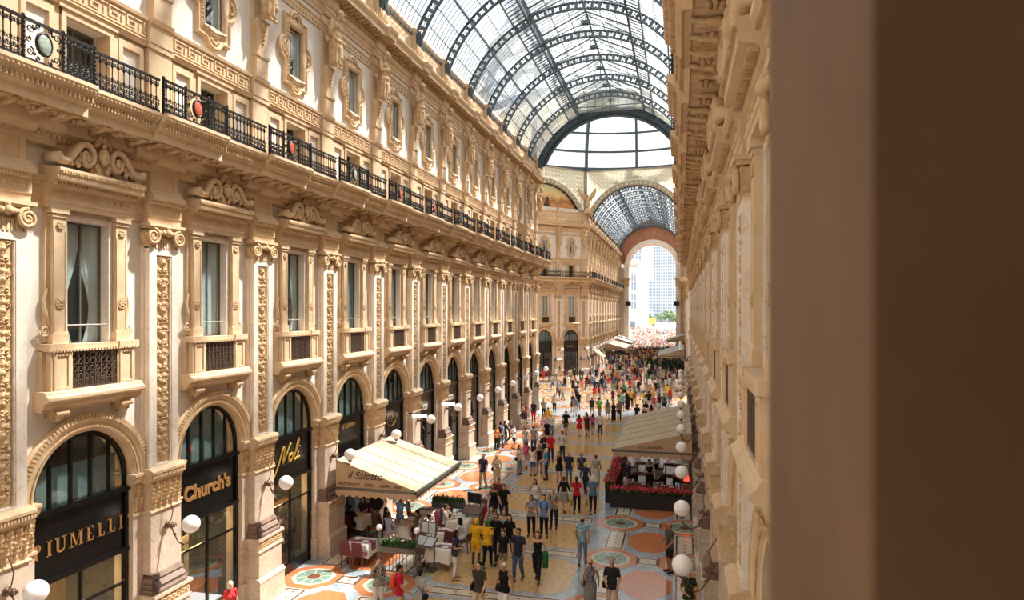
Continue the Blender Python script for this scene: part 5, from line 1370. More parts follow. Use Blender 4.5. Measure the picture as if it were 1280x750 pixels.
def cloth_from(me, mask, off, name, mt, wr=.004, seed=0):
    n = len(me.vertices); no = np.empty(n * 3); me.vertices.foreach_get('normal', no); no = no.reshape(-1, 3)
    co = np.empty(n * 3); me.vertices.foreach_get('co', co); co = co.reshape(-1, 3)
    wv = wr * np.sin(co[:, 2] * 55 + co[:, 0] * 38 + seed) * np.cos(co[:, 1] * 41 + co[:, 2] * 17)
    co2 = co + no * (off + wv)[:, None]
    mp = {}; vs = []; fs = []
    for p in me.polygons:
        vi = p.vertices
        if all(mask[v] for v in vi):
            f = []
            for v in vi:
                if v not in mp: mp[v] = len(vs); vs.append(tuple(co2[v]))
                f.append(mp[v])
            fs.append(f)
    o = bpy.data.meshes.new(name); o.from_pydata(vs, [], fs); o.materials.append(mt); o.polygons.foreach_set('use_smooth', [True] * len(fs)); o.update()
    return o
BODY = {}
def body(ps, fem, lo):
    k = (ps, fem, lo)
    if k not in BODY:
        J = pose(ps); me = build_body(J, fem, .034 if lo else .0125); BODY[k] = (J, me) + classify(me, J) + ({},)
    return BODY[k]
def garment(ps, fem, lo, kind, mt):
    J, me, co, nm, tt, pel, shc, cache = body(ps, fem, lo)
    key = (kind, mt.name)
    if key in cache: return cache[key]
    S = lambda p: np.char.startswith(nm.astype(str), p)
    z = co[:, 2]; sit = ps.startswith('sit'); g = .006 if lo else 0
    torso = S('torso'); th = S('thigh')
    if kind in ('tee', 'long', 'tank', 'open'):
        hem = pel.z - (.06 if not sit else .0)
        mk = (torso | (th & (tt < .25) & (z > hem))) & (z > hem)
        if kind == 'tee': mk |= S('uarm') & (tt < .72)
        if kind == 'long': mk |= S('uarm') | (S('larm') & (tt < .9))
        if kind == 'open': mk &= z < shc.z - .04
        if kind != 'open': mk |= S('neck') & (z < shc.z + .045)
        r = cloth_from(me, mk, .013 + g, {'tee': 'tee_shirt', 'long': 'shirt', 'tank': 'sleeveless_top', 'open': 'off_shoulder_top'}[kind], mt)
    elif kind in ('trousers', 'shorts'):
        mk = ((torso & (z < pel.z + .12)) | th)
        mk |= (S('shin') & (tt < .93)) if kind == 'trousers' else False
        if kind == 'shorts': mk = (torso & (z < pel.z + .12)) | (th & (tt < .92))
        r = cloth_from(me, mk, .012 + g, kind, mt)
    elif kind == 'shoes': r = cloth_from(me, S('foot') | (S('shin') & (tt > .97)), .008 + g, 'shoes', mt, 0)
    else:   # skirt, dress skirt, long skirt
        zt = pel.z + .12; zb = {'skirt': .50, 'maxi': .12, 'mini': .64}[kind]
        leg = th | S('shin') | torso; rings = []
        for i in range(9):
            zz = zt + (zb - zt) * i / 8; q = leg & (abs(z - zz) < .04)
            x0, x1, y0, y1 = co[q, 0].min(), co[q, 0].max(), co[q, 1].min(), co[q, 1].max()
            cx, cy = (x0 + x1) / 2, (y0 + y1) / 2; rx = (x1 - x0) / 2 + .02 + .035 * i / 8; ry = (y1 - y0) / 2 + .02 + .03 * i / 8
            rings.append([(cx + rx * (1 + .03 * math.sin(a * 8) * i / 8) * math.cos(a), cy + ry * (1 + .03 * math.cos(a * 9) * i / 8) * math.sin(a), zz) for a in np.linspace(0, 2 * PI, 28, endpoint=False)])
        m = MB(mt); m.loft(rings, smooth=True); r = m.mesh('skirt')
    cache[key] = r
    return r
HAIR = {}
def hair_mesh(kind):
    if kind not in HAIR:
        m = MB(HAIRM if kind not in ('cap',) else FAB)
        if kind != 'bald': m.ell((0, .018, .042), (.085, .097, .098), 14, 9); m.ell((0, .05, -.01), (.078, .06, .08), 12, 8)
        if kind == 'bald': m.ell((0, .035, .0), (.082, .075, .06), 12, 7)
        if kind == 'long': m.ell((0, .065, -.11), (.095, .05, .17), 12, 8); m.ell((.07, .01, -.07), (.03, .05, .12), 8, 6); m.ell((-.07, .01, -.07), (.03, .05, .12), 8, 6)
        if kind == 'bob': m.ell((0, .035, -.03), (.1, .08, .1), 12, 8)
        if kind == 'bun': m.ell((0, .1, .07), (.045, .045, .045), 10, 7)
        if kind == 'tail': m.tube([(0, .1, .05), (0, .15, 0), (0, .14, -.12), (0, .12, -.25)], [.03, .035, .03, .01], 7, smooth=True)
        if kind == 'cap': m.ell((0, .0, .05), (.09, .108, .085), 14, 8); m.box(-.06, .06, -.17, -.06, .045, .06)
        HAIR[kind] = m.mesh({'cap': 'cap'}.get(kind, 'hair'))
    return HAIR[kind]
EYES = mat('eye_dark', (40, 30, 28), (30, 24, 22), .2); LIPS = mat('lips', (176, 100, 88), (160, 90, 80), .5)
m = MB(EYES, LIPS)
for s in (-1, 1): m.ell((s * .032, -.089, .018), (.012, .008, .007), 7, 5); m.ell((s * .033, -.092, .038), (.02, .006, .004), 6, 4)
m.use(1); m.ell((0, -.098, -.054), (.022, .006, .006), 8, 4); FACE = m.mesh('face')
m = MB(EYES, LIPS)
for s in (-1, 1): m.ell((s * .034, -.098, .018), (.03, .012, .022), 9, 6)
m.box(-.08, .08, -.098, -.09, .022, .028); m.use(1); m.ell((0, -.098, -.054), (.022, .006, .006), 8, 4); SUNG = m.mesh('sunglasses')
SK = {'l': (226, 178, 148), 't': (204, 150, 118), 'd': (112, 74, 54), 'm': (178, 126, 94)}
HC = {'b': (44, 32, 26), 'k': (24, 20, 20), 'y': (206, 168, 112), 'w': (226, 220, 208), 'g': (150, 144, 138), 'r': (120, 64, 36), 'n': (88, 60, 42)}
PC = [0]; spots = []; taken = []
def person(x, y, h, fem, ps, face, top, bot, hair, skin='l', label=None, group=None, lo=None, shoes=(60, 50, 46), glasses=False, hat=None, world=None, cat='person'):
    """x, y: picture column and row of the feet (or of the head top when y < 0); face: heading in degrees, 0 = towards the camera"""
    if world is None:
        if y < 0:
            zc = FPX * (EYE - h) / (-y - HOR); xc = (x - 640) * zc / FPX; c, s = math.cos(YAW), math.sin(YAW); X, Y = xc * c - zc * s, xc * s + zc * c
        else: X, Y = fl(x, y)
    else: X, Y = world
    if lo is None: lo = Y > 44
    if world is None and not (594 < x < 610):
        for _ in range(5):
            if any((X - a) ** 2 + (Y - b) ** 2 < .5 ** 2 for a, b in spots): L = math.hypot(X, Y); X += X / L * .3; Y += Y / L * .3
    spots.append((X, Y)); taken.append((X, Y))
    J, me, co, nm, tt, pel, shc, cache = body(ps, fem, lo)
    sc = h / 1.72
    o = bpy.data.objects.new('person', me); C.objects.link(o); o.location = (X, Y, .006); o.scale = (sc, sc, sc)
    o.rotation_euler = (0, 0, math.radians(face) - YAW * 0)
    o.color = srgb(SK[skin]); o['label'] = label; o['category'] = cat
    if group: o['group'] = group
    def kid(name, mesh, col, loc=(0, 0, 0)):
        k = bpy.data.objects.new(name, mesh); C.objects.link(k); k.parent = o; k.location = loc; k.color = srgb(col); return k
    tk, tc = top[0], top[1]; tm = {'floral': FLORAL, 'check': PLAID}.get(top[2] if len(top) > 2 else None, FAB)
    kid({'tee': 'tee_shirt', 'long': 'shirt', 'tank': 'sleeveless_top', 'open': 'off_shoulder_top'}[tk], garment(ps, fem, lo, tk, tm), tc)
    bm_ = {'check': PLAID}.get(bot[2] if len(bot) > 2 else None, FAB)
    kid({'trousers': 'trousers', 'shorts': 'shorts'}.get(bot[0], 'skirt'), garment(ps, fem, lo, bot[0], bm_), bot[1])
    kid('shoes', garment(ps, fem, lo, 'shoes', LEATH), shoes)
    hk, hc = hair; hcl = HC[hc] if isinstance(hc, str) else hc
    kid('hair' if hk != 'cap' else 'cap', hair_mesh(hk), hcl, tuple(J['head']))
    if not lo: kid('face', SUNG if glasses else FACE, (255, 255, 255), tuple(J['head']))
    PC[0] += 1
    return o, J, sc
BP = None
def carry(po, kind, col, label):
    o, J, sc = po
    global BP
    if BP is None:
        BP = {}
        m = MB(LEATH); m.smooth = True; m.ell((0, .19, 1.2), (.15, .09, .22), 14, 9); m.ell((0, .26, 1.12), (.1, .05, .1), 10, 7); m.smooth = False
        for s in (-1, 1): m.tube([(s * .1, .14, 1.38), (s * .11, .0, 1.47), (s * .12, -.11, 1.38), (s * .13, -.1, 1.2), (s * .13, .1, 1.05)], .016, 5)
        BP['backpack'] = m.mesh('backpack')
        m = MB(LEATH); m.smooth = True; m.ell((-.24, .02, .93), (.07, .13, .12), 12, 8); m.smooth = False; m.tube([(-.22, -.06, 1.0), (-.1, -.13, 1.25), (.1, -.08, 1.46), (.12, .05, 1.47), (-.05, .14, 1.25), (-.22, .08, 1.0)], .01, 5)
        BP['shoulder_bag'] = m.mesh('shoulder_bag')
        m = MB(FAB); m.loft([[(.27 + sx * a, sy * b, z) for sx, sy in ((-1, -1), (1, -1), (1, 1), (-1, 1))] for a, b, z in ((.06, .14, .35), (.065, .15, .7))], caps=True)
        m.tube([(.27, -.07, .7), (.27, -.04, .84), (.27, .04, .84), (.27, .07, .7)], .006, 4); BP['paper_bag'] = m.mesh('paper_bag')
        m = MB(EYES); m.box(-.035, .035, -.36, -.35, 1.12, 1.26); BP['phone'] = m.mesh('phone')
        m = MB(FAB); m.smooth = True
        m.loft([[(.27 + .1 * math.cos(a), .0 + (.07 + .012 * math.sin(a * 5)) * math.sin(a), z) for a in np.linspace(0, 2 * PI, 20, endpoint=False)] for z in (.5, .7, .9, 1.05)], caps=True); BP['jacket'] = m.mesh('jacket')
    k = bpy.data.objects.new(kind, BP[kind]); C.objects.link(k); k.location = o.location; k.rotation_euler = o.rotation_euler; k.scale = o.scale; k.color = srgb(col)
    k['label'] = label; k['category'] = kind.replace('_', ' ')
NAVY = (44, 48, 68); BLACKC = (30, 28, 30); WHITEC = (236, 232, 226); BEIGE = (206, 184, 150); JEAN = (74, 94, 124); LJEAN = (128, 150, 176); GREYC = (150, 148, 146); RED = (196, 44, 50); YEL = (240, 184, 40); KHAKI = (140, 122, 92)
T = True; N = False
R_ = lambda *a, **k: person(*a, **k)
p1 = R_(599, -702, 1.76, N, 'walk2', -15, ('tee', (70, 66, 60)), ('shorts', BEIGE), ('short', 'b'), label='man in charcoal tee with orange print and beige shorts, nearest the bottom edge', glasses=T)
p2 = R_(630, -704, 1.68, T, 'walk', -10, ('tank', BLACKC), ('trousers', WHITEC), ('bob', 'w'), 't', label='white-haired woman in black sleeveless top and white trousers')
R_(648, 726, 1.80, N, 'walk2', -5, ('tee', NAVY), ('trousers', JEAN), ('short', 'b'), 't', label='man in navy polo and blue jeans walking beside a boy')
p4 = R_(672, 727, 1.72, T, 'walk', 0, ('open', BLACKC), ('trousers', BLACKC), ('long', 'r'), label='auburn-haired woman in strapless black jumpsuit carrying a green jacket')
R_(629, 716, 1.50, N, 'stand', 0, ('tee', BLACKC), ('shorts', KHAKI), ('short', 'k'), label='boy in black tee with white lettering and khaki shorts')
R_(621, 704, 1.82, N, 'walk', -10, ('tee', BLACKC), ('trousers', (40, 44, 60)), ('short', 'k'), 't', label='man in sunglasses and black tee with a small red print', glasses=T)
R_(637, 703, 1.66, T, 'walk2', 0, ('tee', BLACKC), ('trousers', NAVY), ('long', 'b'), label='long-haired woman in black top just behind the navy polo man')
R_(595, 709, 1.76, N, 'hug', 180, ('tee', YEL), ('shorts', YEL), ('cap', YEL), 'd', shoes=(236, 196, 50), label='person seen from behind dressed all in yellow with yellow cap')
R_(609, 710, 1.72, N, 'walk2', 180, ('tee', YEL), ('trousers', BLACKC), ('cap', (60, 120, 70)), 'd', shoes=(40, 140, 120), label='person from behind in yellow tee, black trousers and multicoloured hat')
R_(569, 724, 1.70, T, 'phone', 100, ('tee', (66, 60, 82)), ('trousers', WHITEC), ('bob', 'k'), 't', shoes=(190, 150, 120), label='woman in plum tee and white trousers reading beside the cafe tables')
R_(614, -633, 1.68, T, 'folded', 0, ('tank', (64, 64, 58), 'check'), ('mini', (64, 64, 58), 'check'), ('long', 'n'), label='woman in dark checked sleeveless dress behind the yellow-clad pair')
R_(630, -637, 1.68, T, 'walk', 5, ('open', (160, 184, 196)), ('skirt', (160, 184, 196)), ('long', 'n'), label='woman in pale blue off-shoulder dress')
R_(623, -598, 1.78, N, 'walk2', 0, ('tee', (122, 56, 66)), ('trousers', (60, 60, 70)), ('short', 'b'), label='man in maroon shirt with a lanyard')
R_(630, 654, 1.70, N, 'reach', 10, ('tee', BLACKC), ('trousers', NAVY), ('short', 'b'), label='teenager in black tee with pink print stretching one arm out')
R_(617, 652, 1.66, T, 'walk', 0, ('open', BLACKC), ('mini', BLACKC), ('long', 'b'), 't', label='woman in short black off-shoulder dress')
R_(604, 611, 1.80, N, 'walk2', -5, ('tee', (52, 50, 74)), ('trousers', (160, 148, 128)), ('short', 'b'), 't', label='man in dark purple polo and taupe trousers', glasses=T)
p17 = R_(621, 608, 1.68, T, 'arm_up', 20, ('long', (214, 186, 146)), ('skirt', (214, 186, 146)), ('long', 'y'), label='blonde woman in a beige dress holding a brown bag')
R_(664, 670, 1.68, T, 'folded', 5, ('tee', (168, 162, 164)), ('trousers', BLACKC), ('bob', 'n'), 't', label='woman in grey blouse and black trousers with folded arms')
p19 = R_(680, 672, 1.76, N, 'arm_up', 0, ('tee', (124, 158, 206)), ('trousers', BLACKC), ('short', 'b'), label='man in light blue shirt wearing a backpack')
p20 = R_(692, 661, 1.76, N, 'folded', 0, ('tee', (120, 116, 92), 'check'), ('trousers', (50, 54, 66)), ('bald', 'g'), 't', label='balding man in brown checked shirt and dark jeans')
R_(669, 646, 1.68, T, 'ear', 0, ('tank', WHITEC), ('trousers', LJEAN), ('long', 'b'), 't', label='woman in white top and light jeans holding a phone to her ear')
R_(705, 641, 1.66, T, 'walk', 175, ('long', BLACKC), ('skirt', (120, 120, 112), 'check'), ('bun', 'r'), label='woman from behind in black shawl and grey patterned skirt')
p23 = R_(721, 642, 1.68, T, 'walk2', 180, ('tee', RED), ('trousers', BLACKC), ('tail', 'b'), label='woman from behind in red tee with ponytail and paper bag')
p24 = R_(741, 643, 1.74, N, 'walk2', 182, ('tee', (96, 118, 150)), ('trousers', (34, 38, 54)), ('short', 'w'), label='grey-haired man from behind in blue shirt with paper bag')
R_(732, 619, 1.64, T, 'walk', 178, ('long', (50, 52, 84)), ('trousers', (46, 58, 92)), ('bob', 'y'), label='blonde woman from behind in loose navy top and blue trousers')
p26 = R_(727, 607, 1.74, N, 'walk2', 182, ('tee', (56, 58, 80)), ('trousers', WHITEC), ('short', 'g'), label='man from behind in slate polo and white trousers with cream bag')
R_(745, 609, 1.68, T, 'walk', 178, ('long', (168, 158, 152)), ('maxi', (226, 220, 210)), ('short', 'r'), label='short-haired woman from behind in grey tunic and white trousers')
R_(699, 603, 1.66, T, 'raise', 20, ('tank', BLACKC), ('mini', BLACKC), ('long', 'b'), 't', label='woman in short black dress raising her hands')
R_(711, 606, 1.76, N, 'stand', 0, ('tee', NAVY), ('trousers', (92, 116, 146)), ('bald', 'g'), 't', label='stocky man in navy polo and mid-blue jeans')
R_(728, 707, 1.78, N, 'walk2', 182, ('tee', (92, 150, 176), 'floral'), ('trousers', (130, 142, 156)), ('bald', 'b'), 't', label='man from behind in blue floral shirt and grey jeans')
p31 = R_(738, -699, 1.66, T, 'walk', 0, ('tank', (124, 120, 120)), ('maxi', (124, 120, 120)), ('bun', 'y'), 't', label='woman in long grey dress and sunglasses at the bottom', glasses=T)
p32 = R_(765, -699, 1.74, N, 'arm_up', -5, ('tee', (46, 44, 44)), ('shorts', BEIGE), ('short', 'g'), 't', label='man in open black shirt and beige shorts at the bottom')
R_(837, 716, 1.78, N, 'arm_up', -60, ('tee', (84, 78, 76)), ('shorts', (40, 38, 40)), ('bald', 'b'), 'm', label='man in grey shirt and black shorts leaning by the right piers', glasses=T)
p34 = R_(861, -712, 1.68, T, 'arm_up', 20, ('tee', (60, 64, 48)), ('trousers', WHITEC), ('short', 'k'), 't', label='person in olive tee and white trousers under the lowest right lamp')
R_(866, -730, 1.15, N, 'stand', -40, ('tee', (230, 196, 70)), ('shorts', (180, 60, 60)), ('short', 'b'), label='child in yellow tee beside the person in olive')
p35 = R_(649, 593, 1.66, T, 'arm_up', 60, ('tee', WHITEC), ('trousers', (124, 144, 164)), ('long', 'b'), label='woman in white tee and faded jeans with black shoulder bag')
p36 = R_(658, 586, 1.6, T, 'walk', 170, ('tee', (214, 120, 140)), ('shorts', (190, 180, 180)), ('long', 'r'), label='girl in pink top and pale shorts walking away')
R_(666, 595, 1.66, T, 'stand', 170, ('tank', WHITEC), ('shorts', (72, 92, 130)), ('long', 'b'), 't', label='woman from behind in white top and denim shorts')
R_(674, 594, 1.66, T, 'stand', 20, ('open', BLACKC), ('shorts', (96, 122, 156)), ('long', 'r'), 't', label='woman in black bandeau top and denim shorts')
R_(683, 600, 1.72, N, 'arm_up', -70, ('tee', (30, 130, 170)), ('trousers', (44, 50, 56)), ('short', 'w'), label='white-haired man in bright blue polo and dark trousers')
R_(688.5, 578, 1.78, N, 'arm_up', 10, ('tee', (214, 34, 44)), ('trousers', (52, 62, 78)), ('short', 'b'), 't', label='man in bright red football shirt and dark jeans')
p41 = R_(703, 574, 1.74, N, 'arm_up', -20, ('tee', WHITEC), ('trousers', (38, 42, 62)), ('short', 'k'), 't', label='man in white polo with grey backpack looking at his phone')
R_(680, 577, 1.66, N, 'folded', 30, ('long', (52, 60, 52)), ('trousers', BLACKC), ('short', 'b'), label='person in dark green jacket beside the red football shirt')
R_(667, 567, 1.80, N, 'stand', 185, ('tee', (150, 146, 140)), ('trousers', (58, 70, 94)), ('short', 'n'), label='man from behind in loose grey tee and dark jeans')
R_(657, 566, 1.68, T, 'stand', 175, ('tee', (178, 176, 172)), ('shorts', (120, 150, 180)), ('bun', 'r'), label='woman from behind in grey tee and light denim shorts')
p45 = R_(707.5, 544, 1.80, N, 'walk', 0, ('tee', BLACKC), ('shorts', (104, 92, 70)), ('short', 'b'), label='tall man in black tee and khaki shorts striding forward')
R_(724, 546, 1.62, T, 'walk', 180, ('tee', (212, 40, 46)), ('mini', (212, 40, 46)), ('long', 'b'), label='woman from behind in a short bright red dress')
p47 = R_(734, 547, 1.74, N, 'walk2', 180, ('tee', (170, 36, 48)), ('shorts', (96, 84, 66)), ('short', 'b'), label='man from behind in crimson tee with black backpack')
p48 = R_(741, 543, 1.55, T, 'walk', 180, ('tee', (90, 160, 186)), ('shorts', (150, 180, 196)), ('long', 'b'), label='girl from behind in light blue with pink backpack')
R_(750, 545, 1.72, N, 'walk2', 180, ('long', (232, 220, 218)), ('trousers', (40, 58, 98)), ('short', 'g'), label='man from behind in white shirt and royal blue trousers')
R_(733, -516, 1.76, N, 'walk', 175, ('tee', (226, 206, 204)), ('trousers', BEIGE), ('short', 'b'), label='man in pale pink shirt partly hidden by the crimson tee')
p51 = R_(680, 545, 1.62, T, 'walk', 0, ('long', (232, 196, 190)), ('mini', (232, 196, 190)), ('bun', 'n'), label='woman in long pale pink top with red bag')
R_(689, 546, 1.70, N, 'walk2', 0, ('tee', (216, 206, 196)), ('trousers', (112, 140, 168)), ('short', 'w'), label='white-haired person in cream top and light jeans')
R_(667, 528, 1.78, N, 'stand', 0, ('tee', (52, 56, 74)), ('trousers', (206, 40, 56)), ('bald', 'b'), 't', label='man in navy tee and bright red trousers by the last left pier')
R_(679.5, 523, 1.7, N, 'arm_up', 30, ('tee', (150, 150, 140)), ('trousers', BLACKC), ('short', 'b'), label='man in grey and green tee and black trousers near the last left pier')
p55 = R_(693, 515, 1.64, T, 'walk', 10, ('tee', (226, 208, 188)), ('trousers', BLACKC), ('long', 'b'), label='woman in cream top and narrow black trousers with shoulder bag')
R_(716, 515, 1.70, T, 'walk2', 0, ('tank', BLACKC), ('skirt', BLACKC), ('short', 'r'), label='woman in plain black knee-length dress in the open centre')
R_(723, 513, 1.72, N, 'stand', 180, ('tee', BLACKC), ('trousers', (112, 152, 184)), ('short', 'b'), label='man in black tee and sky blue jeans in the open centre')
p58 = R_(749, 523, 1.78, N, 'walk', 170, ('tee', (150, 150, 146)), ('trousers', (150, 150, 150)), ('short', 'b'), label='tall man in grey with bright green backpack')
R_(740, 521, 1.70, N, 'stand', 175, ('tee', (46, 56, 74)), ('shorts', (150, 170, 186)), ('short', 'k'), label='man from behind in slate tee and pale shorts')
R_(759.5, 524, 1.68, T, 'stand', 180, ('tank', (120, 120, 110)), ('skirt', (140, 140, 130), 'check'), ('bun', 'b'), label='woman from behind in grey patterned dress with a bag')
R_(767, 527, 1.66, T, 'stand', 0, ('tank', BLACKC), ('maxi', BLACKC), ('long', 'r'), label='woman in long black dress just left of the right awning')
R_(774, 527, 1.72, N, 'stand', 0, ('tee', (140, 132, 128)), ('trousers', (60, 50, 50)), ('short', 'n'), label='man in grey tee just left of the right awning')
R_(796, 533, 1.76, N, 'walk', 180, ('tee', (36, 38, 48)), ('trousers', (150, 150, 150)), ('short', 'b'), label='man in black tee behind the left end of the right awning')
R_(806, 533, 1.72, N, 'walk2', 180, ('tee', WHITEC), ('trousers', NAVY), ('short', 'b'), label='man in white tee behind the right awning')
R_(814, 532, 1.70, T, 'walk', 180, ('tank', BLACKC), ('trousers', (190, 180, 170)), ('long', 'b'), label='woman in black top and light trousers behind the right awning')
p66 = R_(830, 516, 1.76, N, 'walk', 180, ('tee', (130, 128, 124)), ('shorts', (40, 40, 44)), ('short', 'k'), label='man in grey tee and black shorts walking away beyond the right awning')
R_(834, 502, 1.78, N, 'walk2', 180, ('tee', (232, 204, 60)), ('trousers', (130, 118, 92)), ('short', 'b'), label='man from behind in yellow tee and khaki trousers near the right lamps')
R_(824, 515, 1.66, T, 'stand', 170, ('tee', (96, 52, 44)), ('shorts', WHITEC), ('long', 'r'), label='woman with long auburn hair and white shorts')
R_(817, 516, 1.66, T, 'stand', 185, ('tee', (226, 120, 110)), ('shorts', (236, 226, 220)), ('long', 'y'), label='woman with long blonde hair, coral top and pale shorts')
R_(811, 512, 1.74, N, 'stand', 180, ('tee', BLACKC), ('shorts', (226, 210, 200)), ('short', 'k'), label='man in black tee and pale shorts beside the blonde woman')
R_(805, 511, 1.70, N, 'stand', 160, ('tee', (232, 210, 60)), ('shorts', (70, 70, 60)), ('short', 'b'), label='person in lemon yellow tee and dark shorts mid crowd')
R_(793, 508, 1.76, N, 'raise', 180, ('tee', (100, 100, 116)), ('trousers', (214, 184, 130)), ('short', 'b'), label='man in slate tee and sand trousers on the white floor band')
R_(778, 514, 1.72, N, 'stand', 185, ('tee', (126, 186, 160)), ('shorts', (70, 70, 80)), ('short', 'b'), label='man in mint green tee in the crowd')
R_(784, 514, 1.66, T, 'stand', 175, ('long', BLACKC), ('maxi', BLACKC), ('long', 'k'), label='woman in long black robe beside the mint green tee')
R_(774, 504, 1.66, T, 'stand', 10, ('tank', (190, 160, 130)), ('trousers', BLACKC), ('long', 'n'), label='woman in tan top and black trousers in the crowd')
p70 = R_(620.5, 563, 1.68, T, 'arm_up', 60, ('tank', (216, 130, 50)), ('trousers', BLACKC), ('bun', 'b'), 't', label='woman in orange top and black trousers by the left piers')
p71 = R_(626, 560, 1.76, N, 'stand', 170, ('tee', (206, 206, 210)), ('trousers', (50, 70, 110)), ('short', 'b'), label='man from behind in pale tee with navy backpack by the left piers')
R_(631, 561, 1.72, N, 'walk', 160, ('long', (60, 64, 84)), ('trousers', (70, 84, 112)), ('short', 'b'), label='man in dark blue jacket by the left piers')
R_(642, 562, 1.64, T, 'walk2', 70, ('tee', WHITEC), ('shorts', BLACKC), ('bun', 'b'), label='woman in white tee and black shorts by the left piers')
R_(638, 555, 1.74, N, 'walk', 70, ('tee', (96, 80, 72)), ('trousers', (60, 52, 50)), ('short', 'b'), label='man in brown tee by the left piers')
R_(653.5, 531, 1.74, N, 'stand', -80, ('long', WHITEC), ('trousers', (40, 46, 74)), ('short', 'g'), label='man in white shirt standing against the last left pier')
R_(657.5, 531, 1.70, N, 'stand', 120, ('tee', (206, 80, 50)), ('trousers', (190, 60, 50)), ('short', 'b'), label='person in orange and red standing against the last left pier')
p72 = R_(473, -697, 1.68, T, 'ear', 40, ('long', (96, 88, 74), 'check'), ('trousers', WHITEC), ('bun', 'r'), label='woman in dark checked shirt and white trousers eating at the lower left')
p73 = R_(499, -706, 1.72, N, 'walk', 120, ('tee', (206, 36, 66)), ('trousers', (200, 186, 160)), ('short', 'b'), 't', label='man in crimson tee with orange backpack at the lower edge')
p74 = R_(526, -712, 1.62, T, 'arm_up', 150, ('tee', (176, 174, 172)), ('skirt', (176, 174, 172)), ('short', 'k'), label='dark-haired woman in grey dress with black bag at the lower edge')
R_(288, -727, 1.5, T, 'stand', 60, ('tee', (210, 60, 60)), ('trousers', (200, 190, 180)), ('bob', 'w'), label="white-haired person in red and white passing the shoe shop")
for args in [(p4, 'jacket', (44, 120, 66), 'green jacket hanging over the arm of the auburn-haired woman'), (p17, 'shoulder_bag', (110, 70, 46), 'brown bag held by the blonde woman in beige'), (p19, 'backpack', (40, 44, 48), 'black backpack on the man in light blue shirt'),
             (p20, 'backpack', (70, 60, 44), 'brown backpack on the balding man in checked shirt'), (p23, 'paper_bag', (200, 156, 110), 'brown paper bag carried by the woman in red tee'), (p24, 'paper_bag', (190, 146, 98), 'brown paper bag carried by the grey-haired man in blue'),
             (p26, 'shoulder_bag', (214, 200, 172), 'cream shoulder bag of the man in slate polo'), (p31, 'shoulder_bag', (40, 36, 36), 'black shoulder bag of the woman in long grey dress'), (p32, 'shoulder_bag', (30, 28, 28), 'black bag of the man in open black shirt'),
             (p35, 'shoulder_bag', (30, 28, 30), 'black shoulder bag of the woman in faded jeans'), (p36, 'backpack', (224, 90, 130), 'pink backpack on the girl in pink top'), (p41, 'backpack', (90, 94, 98), 'grey backpack on the man in white polo'),
             (p45, 'shoulder_bag', (50, 46, 44), 'dark bag of the man striding in khaki shorts'), (p47, 'backpack', (30, 28, 30), 'black backpack on the man in crimson tee walking away'), (p48, 'backpack', (224, 80, 150), 'pink backpack on the girl in light blue'),
             (p51, 'shoulder_bag', (200, 30, 50), 'red bag of the woman in pale pink top'), (p55, 'shoulder_bag', (60, 50, 44), 'dark shoulder bag of the woman in cream top'), (p58, 'backpack', (90, 200, 40), 'bright green backpack on the tall man in grey'),
             (p71, 'backpack', (36, 40, 66), 'navy backpack on the man by the left piers'), (p72, 'backpack', (90, 30, 40), 'dark red backpack of the woman in checked shirt'), (p73, 'backpack', (232, 84, 40), 'orange backpack on the man in crimson tee at the lower edge'),
             (p74, 'shoulder_bag', (26, 26, 28), 'black shoulder bag of the woman in grey dress'), (p2, 'shoulder_bag', (60, 44, 34), 'brown bag of the white-haired woman in black'), (p1, 'shoulder_bag', (30, 28, 28), 'black crossbody bag of the man in charcoal tee'),
             (p66, 'shoulder_bag', (30, 30, 30), 'black bag of the man in grey tee beyond the right awning')]: carry(*args)
# the crowd further back, each person placed and dressed on its own
TOPS = [(BLACKC, 'black'), ((46, 50, 70), 'navy'), (WHITEC, 'white'), (WHITEC, 'white'), ((200, 44, 48), 'red'), ((206, 176, 150), 'beige'), ((150, 150, 152), 'grey'), ((96, 140, 176), 'blue'), ((226, 180, 60), 'yellow'), ((60, 130, 90), 'green'), ((226, 130, 110), 'coral'), ((60, 56, 60), 'charcoal'), ((110, 40, 52), 'maroon')]
BOTS = [(BLACKC, 'black'), (JEAN, 'denim'), (LJEAN, 'light denim'), (BEIGE, 'beige'), ((60, 62, 72), 'dark grey'), (WHITEC, 'white')]
prng = random.Random(11)
CL = []
taken += [(-3.4, 97.2), (-2.2, 97.0), (-1.0, 97.2), (.1, 97.0), (-4.3, 99.4), (-4.4, 101.8)]
FIXED = [(679, 478, 4), (687, 478, 12), (697, 495, 7), (706, 489, 0), (701, 497, 6), (703, 500, 5), (716, 491, 0), (720, 499, 11), (735, 502, 2), (743, 502, 4), (749, 501, 12), (757, 492, 7), (733, 487, 0), (727, 487, 12), (722, 485, 2), (706, 478, 12), (714, 476, 2), (718, 476, 0), (695, 475, 2), (712, 477, 5), (740, 474, 7), (738, 472, 4), (747, 473, 4), (763, 470, 4), (771, 466, 10), (768, 472, 2), (770, 478, 8), (796, 480, 1), (807, 492, 6), (812, 491, 2), (794, 487, 4), (799, 489, 4), (823, 480, 6), (830, 481, 5), (837, 482, 0), (824, 493, 7), (787, 492, 4), (760, 476, 2), (765, 482, 11), (778, 480, 7), (758, 461, 2), (748, 462, 5), (691, 487, 6), (700, 470, 9)]
